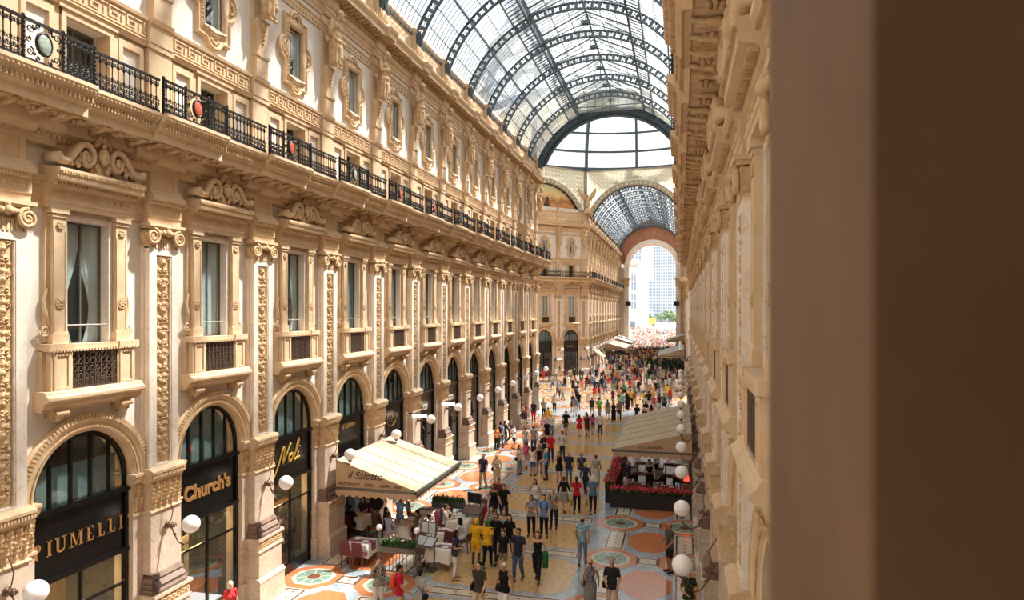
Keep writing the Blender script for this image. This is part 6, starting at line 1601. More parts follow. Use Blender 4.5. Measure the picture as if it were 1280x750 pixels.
def crowd(X, Y, ti, grp, where):
    fem = prng.random() < .48; t = TOPS[ti]; b = prng.choice(BOTS)
    ps = prng.choice(['walk', 'walk2', 'stand', 'walk', 'walk2', 'arm_up', 'phone'])
    bt = prng.choice(['trousers', 'shorts', 'mini', 'skirt', 'trousers']) if fem else prng.choice(['trousers', 'trousers', 'shorts'])
    if bt in ('mini', 'skirt') and prng.random() < .6: b = (t[0], 'matching ' + t[1])
    hk = prng.choice(['long', 'bob', 'bun', 'long', 'tail']) if fem else prng.choice(['short', 'short', 'bald'])
    nm = {'trousers': 'trousers', 'shorts': 'shorts', 'mini': 'miniskirt', 'skirt': 'skirt'}[bt]
    hc = prng.choice('bkbnrygw'); away = prng.random() < .55
    px = 640 + FPX * (X * math.cos(YAW) + Y * math.sin(YAW)) / (-X * math.sin(YAW) + Y * math.cos(YAW))
    third = 'left' if px < 715 else ('mid' if px < 770 else 'right')
    hn = 'bald' if hk == 'bald' else {'b': 'brown-haired', 'k': 'dark-haired', 'n': 'brown-haired', 'r': 'auburn-haired', 'y': 'fair-haired', 'g': 'grey-haired', 'w': 'white-haired'}[hc]
    lab = '%s %s in %s top and %s %s, %s, %s %s' % (hn, 'woman' if fem else 'man', t[1], b[1], nm, 'from behind' if away else 'front view', third, where)
    CL.append([lab, Y, None])
    CL[-1][2], _, _ = person(0, 0, (1.66 if fem else 1.75) + prng.uniform(-.06, .06), fem, ps, (180 if away else 0) + prng.uniform(-45, 45), (prng.choice(['tee', 'tee', 'tank', 'long']), t[0]), (bt, b[0]), (hk, hc), prng.choice('llltmd'),
           label=lab, group=grp, lo=True, world=(X, Y))
for x, y, ti in FIXED:
    X, Y = fl(x, y); crowd(X, Y, ti, 'people standing about in the octagon', 'octagon')
def free(X, Y, d):
    if any((X - a) ** 2 + (Y - b) ** 2 < d * d for a, b in taken): return False
    taken.append((X, Y)); return True
nn = 0
while PC[0] < 275 and nn < 6000:
    nn += 1; r = prng.random()
    if r < .28: Y = prng.uniform(72, 92); X = prng.uniform(-13, -5.5)
    elif r < .5: Y = prng.uniform(62, 96); X = prng.uniform(-6.5, -.2)
    elif r < .56: Y = prng.uniform(44, 60); X = prng.choice([prng.uniform(-12, -8), prng.uniform(-3.5, -.5)])
    else: Y = prng.uniform(92, 128); X = prng.uniform(-10.5, -.3)
    if free(X, Y, .62): crowd(X, Y, prng.choice([0, 0, 0, 1, 1, 2, 3, 2, 4, 5, 5, 6, 6, 7, 8, 9, 10, 11, 11, 12]), 'people in the crowd of the far arcade' if Y > 92 else 'people standing about in the octagon', 'in the far arcade' if Y > 92 else 'octagon')
by = {}
for l, y, o in CL: by.setdefault(l, []).append((y, o))
for l, v in by.items():
    if len(v) > 1:
        v.sort(key=lambda q: q[0])
        for k, (y, o) in enumerate(v): o['label'] = ('nearer ' if k == 0 else ('farther ' if k == len(v) - 1 else 'midmost ')) + l
# beyond that nobody can be counted: one mass
CM = [FAB] 
cols = [mat('crowd_' + n_, c_, c_, .8) for c_, n_ in [(BLACKC, 'black'), (NAVY, 'navy'), (WHITEC, 'white'), (RED, 'red'), ((214, 186, 156), 'beige'), (GREYC, 'grey'), ((96, 140, 186), 'blue'), ((232, 190, 80), 'yellow'), ((236, 150, 130), 'coral'), (SK['l'], 'skin'), (HC['b'], 'hair')]]
m = MB(*cols)
def lowfig(X, Y, light):
    a = prng.uniform(0, PI); ca, sa = math.cos(a), math.sin(a); h = prng.uniform(.94, 1.04)
    tc_ = prng.choice([2, 2, 3, 4, 6, 8, 5, 2] if light else [0, 1, 0, 5, 3, 2, 6, 0, 4, 7]); bc = prng.choice([1, 0, 4, 6, 5])
    def ring(z, rx, ry, dx=0): return [(X + (rx * math.cos(t) + dx) * ca - ry * math.sin(t) * sa, Y + (rx * math.cos(t) + dx) * sa + ry * math.sin(t) * ca, z * h) for t in np.linspace(0, 2 * PI, 6, endpoint=False)]
    m.use(bc)
    for s in (-1, 1): m.loft([ring(0, .05, .07, s * .1), ring(.5, .06, .07, s * .1), ring(.95, .1, .1, s * .07)])
    m.use(tc_); m.loft([ring(.88, .17, .11), ring(1.1, .15, .1), ring(1.38, .21, .11), ring(1.46, .1, .07)], caps=True)
    for s in (-1, 1): m.loft([ring(1.42, .05, .05, s * .22), ring(1.15, .045, .05, s * .26)], caps=True); m.use(9); m.loft([ring(1.15, .04, .04, s * .26), ring(.85, .03, .04, s * .25)], caps=True); m.use(tc_)
    m.use(9); m.loft([ring(1.44, .05, .05), ring(1.5, .06, .07), ring(1.62, .08, .09), ring(1.7, .05, .06)], caps=True); m.use(10); m.loft([ring(1.6, .085, .1), ring(1.7, .07, .08), ring(1.74, .03, .03)], caps=True)
q = 0; nn = 0
while q < 330 and nn < 5000:
    nn += 1; Y = prng.uniform(112, 152); X = prng.uniform(-12.2, .0)
    if (X > -11 or Y < 145) and (X < -1 or Y < 145) and free(X, Y, .5): lowfig(X, Y, Y > 146); q += 1
cells = set()
for k in range(2400):
    Y = 152 + (prng.random() ** 1.5) * 170; w = 7 + (Y - 150) * .16; X = at(813, Y) + prng.uniform(-w, w)
    kx = (int(X / .6), int(Y / .7))
    if kx in cells: continue
    cells.add(kx); lowfig(X, Y, True)
put('crowd', m, None, kind='stuff', label='dense crowd filling the far arcade and the bright square beyond', category='crowd')
# ---------------------------------------------------------------- awnings
def awning(xw, xf, y0, y1, zt, zb, lab, cloth=CANVAS, text=None, seams=4, t=None):
    """xw: x at the wall, xf: x of the front edge"""
    s = 1 if xf > xw else -1
    t = thing('awning', lab, 'awning', ((xw + xf) / 2, (y0 + y1) / 2, 0)); ox, oy = (xw + xf) / 2, (y0 + y1) / 2
    X = lambda x: x - ox; Y = lambda y: y - oy
    m = MB(cloth)
    m.loft([[(X(xw), Y(y), zt), (X(xf), Y(y), zb + .12), (X(xf), Y(y), zb + .10), (X(xw), Y(y), zt - .02)] for y in (y0, y1)], caps=True)
    put('canopy', m, t)
    for k in range(1, seams + 1):
        m = MB(mat('seam_brown', (150, 128, 100), (140, 118, 92), .8))
        y = y0 + (y1 - y0) * k / (seams + 1); m.loft([[(X(xw), Y(y + d), zt + e), (X(xf), Y(y + d), zb + .12 + e)] for d, e in ((-.015, .004), (-.015, .014), (.015, .014), (.015, .004))], close=False)
        put('seam', m, t)
    m = MB(GREYMET); m.box(X(xf) - .06, X(xf) + .06, Y(y0) - .04, Y(y1) + .04, zb, zb + .13)
    for y in (y0, y1): m.box(X(min(xw, xf)), X(max(xw, xf)), Y(y) - .04, Y(y) + .04, zb, zb + .1)
    put('frame', m, t)
    for y, e in ((y1, .0), (y0, .0)):
        m = MB(CANVASD); m.add([(X(xw), Y(y), zb + .1), (X(xf), Y(y), zb + .1), (X(xw), Y(y), zt), (X(xw), Y(y) + .02, zb + .1), (X(xf), Y(y) + .02, zb + .1), (X(xw), Y(y) + .02, zt)], [(0, 1, 2), (5, 4, 3), (0, 3, 4, 1), (1, 4, 5, 2), (2, 5, 3, 0)])
        side = put('side_panel', m, t)
    m = MB(CANVASD)
    def val(p0, p1):
        L = math.dist(p0, p1); n = max(2, int(L / .28))
        for k in range(n):
            a = [p0[i] + (p1[i] - p0[i]) * k / n for i in (0, 1)]; b = [p0[i] + (p1[i] - p0[i]) * (k + 1) / n for i in (0, 1)]
            pts = [(a[0], a[1], zb), (a[0], a[1], zb - .16)] + [(a[0] + (b[0] - a[0]) * f_, a[1] + (b[1] - a[1]) * f_, zb - .16 - .1 * math.sin(PI * f_)) for f_ in (.2, .4, .6, .8)] + [(b[0], b[1], zb - .16), (b[0], b[1], zb)]
            m.add(pts, [tuple(range(8))])
    val((X(xw), Y(y0) - .03), (X(xf), Y(y0) - .03)); val((X(xf), Y(y0) - .03), (X(xf), Y(y1) + .03)); val((X(xw), Y(y1) + .03), (X(xf), Y(y1) + .03))
    put('scalloped_valance', m, t)
    if text:
        for s_, sz, px, pz, sh in text:
            me = text_mesh(s_, sz, mat('dark_brown_ink', (70, 52, 44), (60, 44, 38), .8), .004, sh, 0, 1.0)
            o = put('lettering', me, side, (px - ox, Y(y0) - .02, pz), PI)
    return t
awning(-12.75, -9.45, 22.95, 27.9, 3.58, 2.45, 'large cream cafe awning on the left lettered il Salotto', text=[('il Salotto', .40, -11.55, 3.02, .35), ('RISTORANTE  .  PIZZA  .  CAFFE  .  BAR', .15, -11.35, 2.68, .2)])
awning(.55, -3.15, 32.4, 42.6, 3.5, 2.45, 'large beige restaurant awning on the right above red flowers', text=[('Savini', .42, -.9, 3.05, .35), ('RISTORANTE', .2, -1.3, 2.7, 0)] and [('RISTORANTE', .2, -1.4, 2.72, 0)], seams=5)
awning(-12.9, -9.2, 118, 130, 3.6, 2.5, 'cream awning far left beyond the octagon', CANVAS, seams=3)
awning(-12.9, -9.3, 134, 146, 3.9, 2.7, 'grey awning at the far end of the left arcade', CANVASG, seams=3)
awning(.7, -3.2, 84 + 16, 84 + 30, 3.7, 2.5, 'grey-green awning beyond the octagon on the right', CANVASG, seams=3)
awning(.7, -2.6, 136, 146, 4.4, 3.2, 'small dark grey awning at the far end on the right', CANVASG, seams=2)
m = MB(CANVAS); m.loft([[(-12.6, y, 3.55), (-11.0, y, 2.3), (-11.0, y, 2.26), (-12.6, y, 3.5)] for y in (98.6, 102.2)], caps=True)
a = thing('awning', 'narrow white drop awning just past the octagon corner', 'awning', (0, 0, 0)); put('canopy', m, a)
m = MB(GREYMET); m.tube([(-11.0, 98.6, 2.28), (-11.0, 102.2, 2.28)], .04, 6); m.tube([(-12.8, 98.7, 2.6), (-11.0, 98.7, 2.28)], .02, 5); put('frame', m, a)
# ---------------------------------------------------------------- cafe furniture
REDF_ = mat('dark_red_chair', (104, 22, 30), (80, 16, 24), .55, 6); LINEN = mat('white_linen', (238, 230, 218), (226, 216, 202), .85, 3); RUN = mat('plum_runner', (140, 92, 116), (120, 76, 100), .85, 4)
m = MB(REDF_); m.box(-.21, .21, -.21, .21, .44, .49); CH_SEAT = m.mesh('seat')
m = MB(REDF_); m.loft([[(-.21, .20, .45), (.21, .20, .45), (.21, .23, .45), (-.21, .23, .45)], [(-.2, .24, .75), (.2, .24, .75), (.2, .27, .75), (-.2, .27, .75)], [(-.19, .29, .98), (.19, .29, .98), (.19, .31, .98), (-.19, .31, .98)]], caps=True); CH_BACK = m.mesh('backrest')
CH_LEG = []
for sx, sy in ((-1, -1), (1, -1), (-1, 1), (1, 1)):
    m = MB(WOOD); m.loft([[(sx * .18 + a, sy * .18 + b + (.03 * sy if z == 0 else 0), z) for a, b in ((-.018, -.018), (.018, -.018), (.018, .018), (-.018, .018))] for z in (0, .44)], caps=True); CH_LEG.append(m.mesh('leg'))
def chair(x, y, rz, lab):
    t = thing('dining_chair', lab, 'chair', (x, y, .006), math.radians(rz), 'dark red restaurant chairs')
    put('seat', CH_SEAT, t); put('backrest', CH_BACK, t)
    for l in CH_LEG: put('leg', l, t)
m = MB(WOOD); m.box(-.42, .42, -.36, .36, .70, .735); TTOP = m.mesh('tabletop')
TLEG = []
for sx in (-1, 1):
    for sy in (-1, 1): m = MB(WOOD); m.box(sx * .38 - .02, sx * .38 + .02, sy * .32 - .02, sy * .32 + .02, 0, .7); TLEG.append(m.mesh('leg'))
m = MB(LINEN); m.smooth = True; rings = []
for z, g in ((.74, .0), (.742, .42), (.73, .45), (.55, .47), (.32, .50)):
    r = []
    for k in range(48):
        a = 2 * PI * (k + .5) / 48; c, s = math.cos(a), math.sin(a); q = min(.45 / abs(c) if abs(c) > 1e-3 else 9, .39 / abs(s) if abs(s) > 1e-3 else 9)
        w = 1 if z > .7 else 1 + .05 * math.sin(k * 2.0) * (.75 - z) / .4
        f_ = g / .45; r.append((q * c * f_ * w, q * s * f_ * w, z - (.06 * (abs(c * s) * 2) ** 3 if z < .6 else 0)))
    rings.append(r)
m.loft(rings, caps=False); CLOTHM = m.mesh('tablecloth')
m = MB(RUN); m.box(-.46, .46, -.16, .16, .744, .75); m.box(-.5, -.465, -.16, .16, .45, .75); m.box(.465, .5, -.16, .16, .45, .75); RUNM = m.mesh('runner')
m = MB(WGLASS); m.lathe([(.03, 0), (.005, .01), (.005, .08), (.03, .11), (.035, .17)], n=10); WINEG = m.mesh('wine_glass')
m = MB(LINEN); m.lathe([(.0, .004), (.08, .0), (.13, .02), (.125, .024), (.07, .008)], n=16); PLATE = m.mesh('plate')
def table(x, y, where, rz=0, chairs=((0, -.62, 180), (0, .62, 0)), run=True, cloth=True):
    X, Y = fl(x, y, .74) if y else x
    t = thing('dining_table', 'cloth-covered restaurant table ' + where, 'table', (X, Y, .006), math.radians(rz), 'restaurant tables'); put('tabletop', TTOP, t)
    for l in TLEG: put('leg', l, t)
    if not cloth: put('table_mat', RUNM, t)
    else: c = put('tablecloth', CLOTHM, None, (X, Y, .006), math.radians(rz), label='white cloth over the table ' + where, category='tablecloth', group='white tablecloths')
    if run and cloth: put('runner', RUNM, c)
    R = math.radians(rz)
    for i, (dx, dy, f) in enumerate(chairs):
        cx, cy = X + dx * math.cos(R) - dy * math.sin(R), Y + dx * math.sin(R) + dy * math.cos(R)
        chair(cx, cy, rz + f, ('left ' if len(chairs) == 2 and chairs[0][1] == chairs[1][1] and dx < 0 and dy else 'right ' if len(chairs) == 2 and chairs[0][1] == chairs[1][1] and dy else '') + 'red chair, %s side, table %s' % (['camera', 'far', 'left', 'right'][0 if dy < -.3 and abs(dx) < .5 else (1 if dy > .3 and abs(dx) < .5 else (2 if dx < 0 else 3))] if len(chairs) < 5 else 'one', where))
    for i, (dx, dy) in enumerate(((-.2, -.1), (.2, .12))):
        put('wine_glass', WINEG, None, (X + dx, Y + dy, .757), label='%s wine glass, table ' % ('left', 'right')[i] + where, category='glass', group='wine glasses')
        put('plate', PLATE, None, (X - dx, Y + dy, .757), label='%s white plate, table ' % ('right', 'left')[i] + where, category='plate', group='plates')
    return X, Y
LR = ((-.72, 0, 90), (.72, 0, -90)); NF = ((0, -.62, 180), (0, .62, 0))
TA = table(452, 676, 'nearest the left pier', chairs=((-.22, -.6, 180), (.24, -.6, 180)))
TB = table(446, 644, 'deep under the cream awning', run=False)
TCc = table(502, 654, 'at the front edge of the cream awning shade', chairs=LR, run=False)
TD = table(526, 645, 'just outside the awning, front one of the bare pair', chairs=LR)
TE = table(537, 637, 'just outside the awning, rear one of the bare pair', chairs=LR)
TF = table(558, 664, 'where two dark-haired women sit', chairs=LR)
TG = table(574, 649, 'between the two seated pairs', chairs=LR, run=False)
TH = table(587, 640, 'where a man in pink sits', chairs=LR)
TI = table(551, 683, 'behind the near menu board', chairs=((-.72, 0, 90), (0, .62, 0)))
def sitter(tp, side, top, bot, hair, lab, fem=N, ps='sit', skin='l', glasses=N):
    dx, dy, f = {'L': (-.66, 0, 90), 'R': (.66, 0, -90), 'N': (0, -.58, 180), 'F': (0, .58, 0)}[side]
    person(0, 0, 1.70, fem, ps, f, top, bot, hair, skin, label=lab, world=(tp[0] + dx, tp[1] + dy), lo=False)
sitter(TF, 'R', ('tee', (220, 216, 208)), ('shorts', (130, 150, 180)), ('long', 'k'), 'seated woman in white patterned top with long black hair', T, 'sit_lean')
sitter(TF, 'L', ('tee', (226, 220, 212)), ('trousers', NAVY), ('bun', 'k'), 'seated dark-haired woman in white across from her friend', T)
sitter(TH, 'R', ('tee', (196, 70, 90)), ('shorts', (190, 180, 170)), ('cap', (110, 84, 66)), 'seated man in pink-red tee and brown cap', N)
sitter(TG, 'L', ('tee', (226, 220, 206)), ('trousers', (90, 100, 120)), ('short', 'n'), 'seated young man in white tee below the far planter', N, 'sit_lean')
sitter(TCc, 'L', ('tee', (44, 40, 42)), ('trousers', BLACKC), ('long', 'k'), 'seated guest in dark clothes left of the shaded front table', T)
sitter(TCc, 'R', ('tee', (120, 110, 104)), ('trousers', BLACKC), ('short', 'b'), 'seated guest in brown-grey right of the shaded front table', N)
sitter(TB, 'N', ('tee', (34, 32, 34)), ('trousers', BLACKC), ('short', 'k'), 'seated guest in black seen from behind under the awning', N)
sitter(TB, 'F', ('tee', (70, 60, 60)), ('trousers', BLACKC), ('long', 'k'), 'seated woman facing out deep under the awning', T)
person(486, -628, 1.72, N, 'sit', 150, ('long', (190, 200, 222)), ('trousers', (210, 204, 200)), ('short', 'n'), label='seated man in pale blue shirt at the sunny edge of the awning', world=None, lo=False)
person(500, -620, 1.76, N, 'raise', 160, ('long', (150, 176, 220)), ('trousers', WHITEC), ('short', 'n'), label='man in light blue shirt leaning over behind the cafe tables', lo=False)
# planters and menu boards
PLEAF = mat('plant_leaves', (66, 104, 52), (40, 74, 36), .6, 9); REDFL = mat('red_petals', (206, 40, 48), (176, 28, 40), .6, 8); WFL = mat('white_petals', (240, 232, 230), (226, 200, 206), .6, 8); PINKFL = mat('pink_petals', (226, 96, 120), (206, 70, 96), .6, 8)
LEAFM = MB(PLEAF); LEAFM.loft([[(-w, 0, z), (0, -.012, z), (w, 0, z), (0, .004, z)] for w, z in ((.005, 0), (.03, .06), (.028, .12), (.004, .19))]); LEAFM = LEAFM.mesh('leaf')
def plants(parent, x0, x1, y0, y1, z, n, hgt, seed, fl_mats, dens=.35):
    r = random.Random(seed); m = MB(PLEAF, *fl_mats)
    for k in range(n):
        x, y = r.uniform(x0, x1), r.uniform(y0, y1); a = r.uniform(0, 2 * PI); L = hgt * r.uniform(.5, 1.0); d = (math.cos(a) * .5 * L, math.sin(a) * .5 * L)
        w = .03
        m.use(0); px, py = -math.sin(a) * w, math.cos(a) * w
        m.add([(x, y, z), (x + d[0] * .5 + px, y + d[1] * .5 + py, z + L * .65), (x + d[0], y + d[1], z + L), (x + d[0] * .5 - px, y + d[1] * .5 - py, z + L * .65), (x + d[0] * .5, y + d[1] * .5, z + L * .6)], [(0, 1, 4), (1, 2, 4), (2, 3, 4), (3, 0, 4)])
        if r.random() < dens: m.use(r.randrange(1, 1 + len(fl_mats))); m.ell((x + d[0], y + d[1], z + L), (.035, .035, .03), 6, 4)
    return put('foliage', m, parent, kind='stuff')
def fence_planter(x0, x1, y, lab, seed, lamps=True):
    cx = (x0 + x1) / 2; t = thing('planter', lab, 'planter', (cx, y, .006)); h = (x1 - x0) / 2
    m = MB(GREYMET); m.box(-h, h, -.14, .14, .80, .98); m.box(-h - .02, h + .02, -.16, .16, .95, .99); put('trough', m, t)
    m = MB(GREYMET); m.box(-h, h, -.02, .02, .74, .78); m.box(-h, h, -.02, .02, .08, .11)
    for x in (-h, h): m.box(x - .03, x + .03, -.03, .03, 0, 1.15 if not lamps else 1.5); m.box(x - .12, x + .12, -.16, .16, 0, .03)
    f_ = put('frame', m, t); bar = MB(GREYMET); bar.box(-.009, .009, -.009, .009, .1, .76); bar = bar.mesh('bar'); n = int(2 * h / .12)
    for k in range(1, n): put('bar', bar, f_, (-h + 2 * h * k / n, 0, 0))
    plants(t, -h + .05, h - .05, -.1, .1, .97, 240, .34, seed, [WFL, PINKFL, REDFL], .06)
    if lamps:
        g = MB(GLOBE); g.smooth = True; g.ell((0, 0, 0), (.11, .11, .11), 16, 10); g = g.mesh('globe')
        for x in (-h, h): put('globe', g, t, (x, 0, 1.6))
X0, Yf = fl(474, 716); X1, _ = fl(523, 719)
fence_planter(X0, X1, Yf, 'near iron railing planter with mixed flowers and two small globe lamps', 3)
X0, Yf = fl(541, 655); X1, _ = fl(580, 659)
fence_planter(X0, X1, Yf, 'far iron railing planter with mixed flowers at the cafe edge', 4, False)
def menu(x, y, lab, dark=False):
    X, Y = fl(x, y); t = thing('menu_stand', lab, 'menu stand', (X, Y, .006), math.radians(-12))
    m = MB(GREYMET)
    for s in (-.3, .3): m.box(s - .02, s + .02, -.02, .02, 0, 1.1)
    m.box(-.36, .36, -.2, .2, 0, .03); put('stand', m, t)
    m = MB(GREYMET); m.add([(-.4, -.28, .88), (.4, -.28, .88), (.4, .1, 1.12), (-.4, .1, 1.12), (-.4, -.28, .93), (.4, -.28, .93), (.4, .1, 1.17), (-.4, .1, 1.17)], [(0, 3, 2, 1), (4, 5, 6, 7), (0, 1, 5, 4), (1, 2, 6, 5), (2, 3, 7, 6), (3, 0, 4, 7)]); d = put('sloping_board', m, t)
    PAPER = mat('menu_paper', (206, 214, 220), (188, 198, 206), .6, 6)
    m = MB(PAPER if not dark else DKMARB)
    for a, b in ((-.36, -.02), (.02, .36)): m.add([(a, -.25, .953), (b, -.25, .953), (b, .07, 1.155), (a, .07, 1.155)], [(0, 1, 2, 3)])
    put('menu_page', m, d)
    m = MB(GREYMET); m.box(-.34, .34, .08, .12, 1.25, 1.7); m.box(-.3, -.26, .08, .12, 1.0, 1.25); m.box(.26, .3, .08, .12, 1.0, 1.25); u = put('upright_board', m, t)
    m = MB(PAPER if not dark else BLK); m.box(-.29, -.02, .07, .08, 1.29, 1.66); m.box(.02, .29, .07, .08, 1.29, 1.66) ; put('menu_page', m, u)
menu(534, 712, 'near two-tier menu board with pale pages beside the planter')
menu(592, 668, 'far dark menu board beside the cafe tables', True)
X, Y = fl(534, 712); p = thing('potted_plant', 'small potted plant on the floor at the near menu board', 'plant', (X - .02, Y - .35, .006))
m = MB(DKMARB); m.lathe([(.08, 0), (.1, .18), (.11, .2), (.09, .2)], n=12); put('pot', m, p); plants(p, -.05, .05, -.05, .05, .2, 40, .25, 9, [PINKFL], .1)
X, Y = fl(471, 668); t = thing('standing_mirror', 'round dark standing mirror at the back of the cafe', 'mirror', (X, Y, .006))
m = MB(GREYMET); m.lathe([(.16, 0), (.14, .03), (.02, .05), (.02, 1.0)], n=12); put('stand', m, t)
m = MB(IRON); m.loft([[(r * math.cos(a), y, 1.3 + r * math.sin(a)) for a in np.linspace(0, 2 * PI, 24, endpoint=False)] for r, y in ((.24, .03), (.3, .03), (.3, -.03), (.24, -.03))]); put('rim', m, t)
m = MB(WGLASS, IRON); m.use(1); m.loft([[(r * math.cos(a), y, 1.3 + r * math.sin(a)) for a in np.linspace(0, 2 * PI, 24, endpoint=False)] for r, y in ((.25, .0), (.25, .01))], caps=True); put('mirror_glass', m, t)
# right restaurant enclosure
def box_planter(x0, x1, y0, y1, hgt, lab, seed, n):
    t = thing('planter', lab, 'planter', ((x0 + x1) / 2, (y0 + y1) / 2, .006)); a, b = (x1 - x0) / 2, (y1 - y0) / 2
    m = MB(mat('dark_planter', (34, 30, 28), (24, 22, 20), .5, 4)); m.box(-a, a, -b, b, 0, hgt * .62); m.box(-a - .02, a + .02, -b - .02, b + .02, hgt * .58, hgt * .64); put('trough', m, t)
    plants(t, -a, a, -b - .05, b + .05, hgt * .6, n, .34, seed, [REDFL, REDFL, PINKFL], .5)
box_planter(-3.2, .55, 31.5, 31.95, 1.05, 'long dark planter of red flowers facing the camera on the right', 21, 900)
box_planter(-3.5, -3.05, 32.1, 40.5, 1.35, 'side planter of red flowers along the right restaurant', 22, 1500)
for i, (x, y, w) in enumerate([(-1.95, 33.2, 'front left under the beige awning'), (-.6, 33.0, 'front right under the beige awning'), (-1.95, 35.4, 'second row left under the beige awning'), (-.5, 35.2, 'second row right under the beige awning'), (-1.95, 37.8, 'third row left under the beige awning'), (-.4, 37.8, 'third row right under the beige awning')]):
    table((x, y), 0, w, chairs=LR, run=False, cloth=False)
def rguest(X, Y, f, top, hair, lab, fem=N): person(0, 0, 1.7, fem, 'sit', f, top, ('trousers', BLACKC), hair, 't', label=lab, world=(X, Y), lo=False)
rguest(-1.95 - .66, 33.2, 90, ('tee', (226, 216, 206)), ('long', 'b'), 'seated woman in white blouse behind the red flowers', T)
rguest(-1.95 - .66, 35.4, 90, ('tee', (60, 70, 110)), ('short', 'w'), 'seated grey-haired man in blue behind the red flowers')
rguest(.1, 35.2, -90, ('tee', (70, 60, 60)), ('short', 'b'), 'seated guest in brown at the back of the right restaurant')
rguest(-.5 - .66, 35.2, 90, ('tee', (216, 206, 196)), ('long', 'k'), 'seated woman in cream at the back of the right restaurant', T)
po = person(0, 0, 1.78, N, 'phone', 10, ('long', WHITEC), ('trousers', BLACKC), ('short', 'k'), 't', label='waiter in white shirt, black waistcoat and apron under the beige awning', world=(-1.5, 34.2), lo=False)
m = MB(FAB); me = garment('phone', N, False, 'open', LEATH); k = put('waistcoat', me, po[0], col=(26, 24, 26)); k.scale = (1.06, 1.08, 1)
t = thing('table_lamp', 'small glowing red table lamp on the right restaurant shelf', 'lamp', (.3, 31.95 + .35, 0.0))
m = MB(WOOD); m.box(-.16, .16, -.12, .12, 0, 1.05); m.lathe([(.07, 1.05), (.02, 1.08), (.015, 1.3)], n=10); put('base', m, t)
m = MB(glow('red_lamp_shade', (236, 60, 44), 1.6)); m.lathe([(.15, 1.27), (.09, 1.5)], n=16); put('lamp_shade', m, t)
m = MB(IRON)
for k in range(6): m.box(-.6 + k * .3, -.57 + k * .3, -.02, .02, 0, .9 - .1 * k)
# plants in tubs under the far right awning
for i, (X, Y) in enumerate([(-3.4, 97.2), (-2.2, 97.0), (-1.0, 97.2), (.1, 97.0), (-4.3, 99.4), (-4.4, 101.8)]):
    t = thing('shrub', 'dark evergreen shrub in a tub, %s of the row below the far right awning' % ORD[i], 'plant', (X, Y, .006)); m = MB(DKMARB); m.lathe([(.35, 0), (.45, .6), (.4, .6)], n=10); put('tub', m, t)
    r = random.Random(i); m = MB(mat('shrub_leaves', (36, 58, 36), (22, 40, 26), .7, 5))
    for q in range(260):
        a = Vector((r.gauss(0, 1), r.gauss(0, 1), r.gauss(0, 1))).normalized() * r.uniform(.6, 1); c = Vector((a.x * .5, a.y * .5, 1.35 + a.z * .85)); u = Vector((r.uniform(-1, 1), r.uniform(-1, 1), r.uniform(-1, 1))) * .18; v = Vector((r.uniform(-1, 1), r.uniform(-1, 1), r.uniform(-1, 1))) * .14
        m.add([tuple(c - u), tuple(c + v), tuple(c + u), tuple(c - v)], [(0, 1, 2, 3)])
    put('leaves', m, t, kind='stuff')
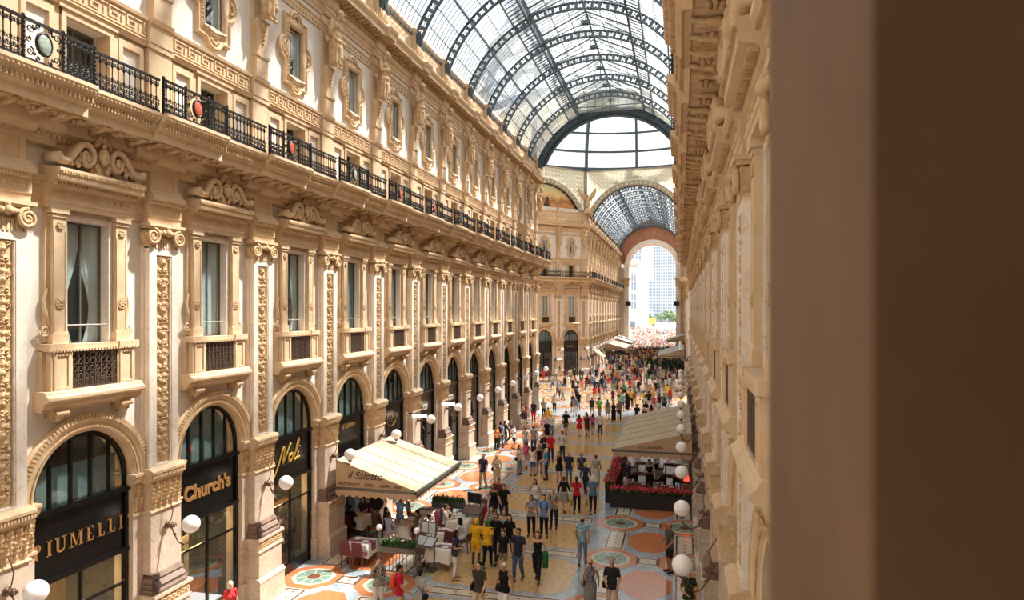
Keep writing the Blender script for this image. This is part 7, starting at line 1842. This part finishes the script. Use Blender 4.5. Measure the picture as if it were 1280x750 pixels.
# ---------------------------------------------------------------- goods in the near shop windows
SHOP_FILL = glow('warm_shop_fill', (255, 206, 140), 40.0)  # unseen warm glow, added to brighten the shop interiors
def shop_inside(j, kind):
    Yc = ybay(j); X0_ = XL - .5
    if kind == 'shoes':
        t = thing('display_table', 'curved wooden display table with shoes in the shoe shop window', 'table', (X0_ - .55, Yc, 0)); m = MB(WOOD); m.slab([(.34 * math.sin(a), .95 * math.cos(a)) for a in np.linspace(0, 2 * PI, 24, endpoint=False)], .95, 1.0); put('tabletop', m, t)
        m = MB(WOOD); m.box(-.05, .05, -.05, .05, 0, .95); put('leg', m, t)
        m = MB(LEATH); m.smooth = True; m.ell((0, 0, .04), (.045, .13, .035), 8, 6); m.ell((0, .07, .07), (.04, .06, .05), 8, 6); sh = m.mesh('shoe')
        for k in range(6): put('shoe', sh, None, (X0_ - .5 + .12 * (k % 2), Yc - .7 + k * .28, 1.0), .4, col=(90 + 20 * (k % 3), 56, 34), label='brown leather shoe, %s from the camera end of the shop display table' % ORD[k].replace('nearest', 'first'), category='shoe', group='shoes on the display table')
        for k, dy in enumerate((-.32, .32)):
            p = thing('poster', '%s tall poster of a standing figure in the shoe shop window' % ('left' if k == 0 else 'right'), 'poster', (X0_ - .8, Yc + dy, 0)); m = MB(mat('poster_cream', (222, 206, 172), (206, 188, 150), .8)); m.box(-.01, .01, -.27, .27, 1.25, 2.45); put('sheet', m, p)
            m = MB(mat('poster_figure', (90, 110, 116), (60, 72, 80), .8, 9)); m.ell((.012, 0, 2.2), (.006, .06, .08), 10, 7); m.ell((.012, 0, 1.95), (.006, .1, .18), 10, 7); m.ell((.012, -.05, 1.6), (.006, .04, .22), 8, 6); m.ell((.012, .05, 1.6), (.006, .04, .22), 8, 6); put('printed_figure', m, p)
    if kind in ('cases',):
        for k, dy in enumerate((-.62, .55)):
            t = thing('display_case', 'glazed wooden display case %s in the tobacconist window' % ('left' if k == 0 else 'right'), 'cabinet', (X0_ - .35, Yc + dy, 0)); m = MB(WOOD); w = .5
            for s in (-w, w): m.box(-.2, .2, s - .03, s + .03, 0, 2.3)
            m.box(-.2, .2, -w, w, 0, .4); m.box(-.2, .2, -w, w, 2.22, 2.3); m.box(-.2, -.17, -w, w, .4, 2.3); put('case', m, t)
            sm_ = MB(WOOD); sm_.box(-.18, .18, -w, w, 0, .03); sm_ = sm_.mesh('shelf')
            for q in range(4):
                put('shelf', sm_, t, (0, 0, .8 + q * .38)); 
                for u in range(5):
                    g = MB(FAB); g.box(-.06, .06, -.06, .06, 0, .12 + .06 * ((u + q) % 3)); g.lathe([(.05, .12), (.03, .2), (.02, .26)], n=8)
                    put('package', P.setdefault('pack%d' % ((u + q) % 3), g.mesh('package')), None, (X0_ - .33, Yc + dy - .38 + u * .19, .83 + q * .38 if q < 3 else 2.0), col=[(214, 196, 160), (150, 60, 40), (200, 150, 60), (90, 60, 40), (230, 226, 214)][(u * 2 + q) % 5], label='%s package, %s shelf from the bottom, %s in the %s display case' % (['cream', 'brick red', 'amber', 'dark brown', 'white'][(u * 2 + q) % 5], ORD[q].replace('nearest', 'first'), ORD[u].replace('nearest', 'first'), 'camera-side' if k == 0 else 'far'), category='package', group='goods in the display cases')
    for k in range(3):
        t = put('fill_light', (lambda m: (m.lathe([(.14, 3.2), (.18, 3.12), (.0, 3.11)], n=12), m)[1])(MB(SHOP_FILL)), None, (X0_ - .6, Yc - .7 + k * .7, 0), label='added warm fill light, %s from the camera end, %s shop window' % (ORD[k].replace('nearest', 'first'), {'shoes': 'shoe', 'cases': 'tobacconist', 'plain': 'leather goods', 'dark': 'cafe'}[kind]), category='lamp', group='added shop fill lights ' + kind)  # glowing discs added as fill over the goods, not real fittings
    m = MB(mat('shop_back_panel', (150, 116, 84), (120, 88, 60), .6, 2)); m.box(-.03, .03, -1.6, 1.6, 0, 3.3); m.use(0)
    for q in range(4): m.box(.0, .25, -1.4, 1.4, .6 + q * .65, .63 + q * .65)
    put('wall_shop_back', m, None, (X0_ - 1.9, Yc, 0), kind='structure')
shop_inside(0, 'plain'); shop_inside(1, 'shoes'); shop_inside(2, 'cases')

for k in (5, 6):
    Yk = YP0 + BAY * k - .55; t = thing('projecting_sign', 'small white lit sign sticking out beside the %s left pier' % ORD[k + 1], 'sign', (XL + .3, Yk, 0))
    m = MB(glow('white_lit_sign', (255, 240, 220), 1.2)); m.box(.0, .75, -.04, .04, 3.95, 4.12); put('sign_box', m, t); m = MB(IRON); m.box(-.3, .8, -.015, .015, 4.13, 4.17); put('arm', m, t)
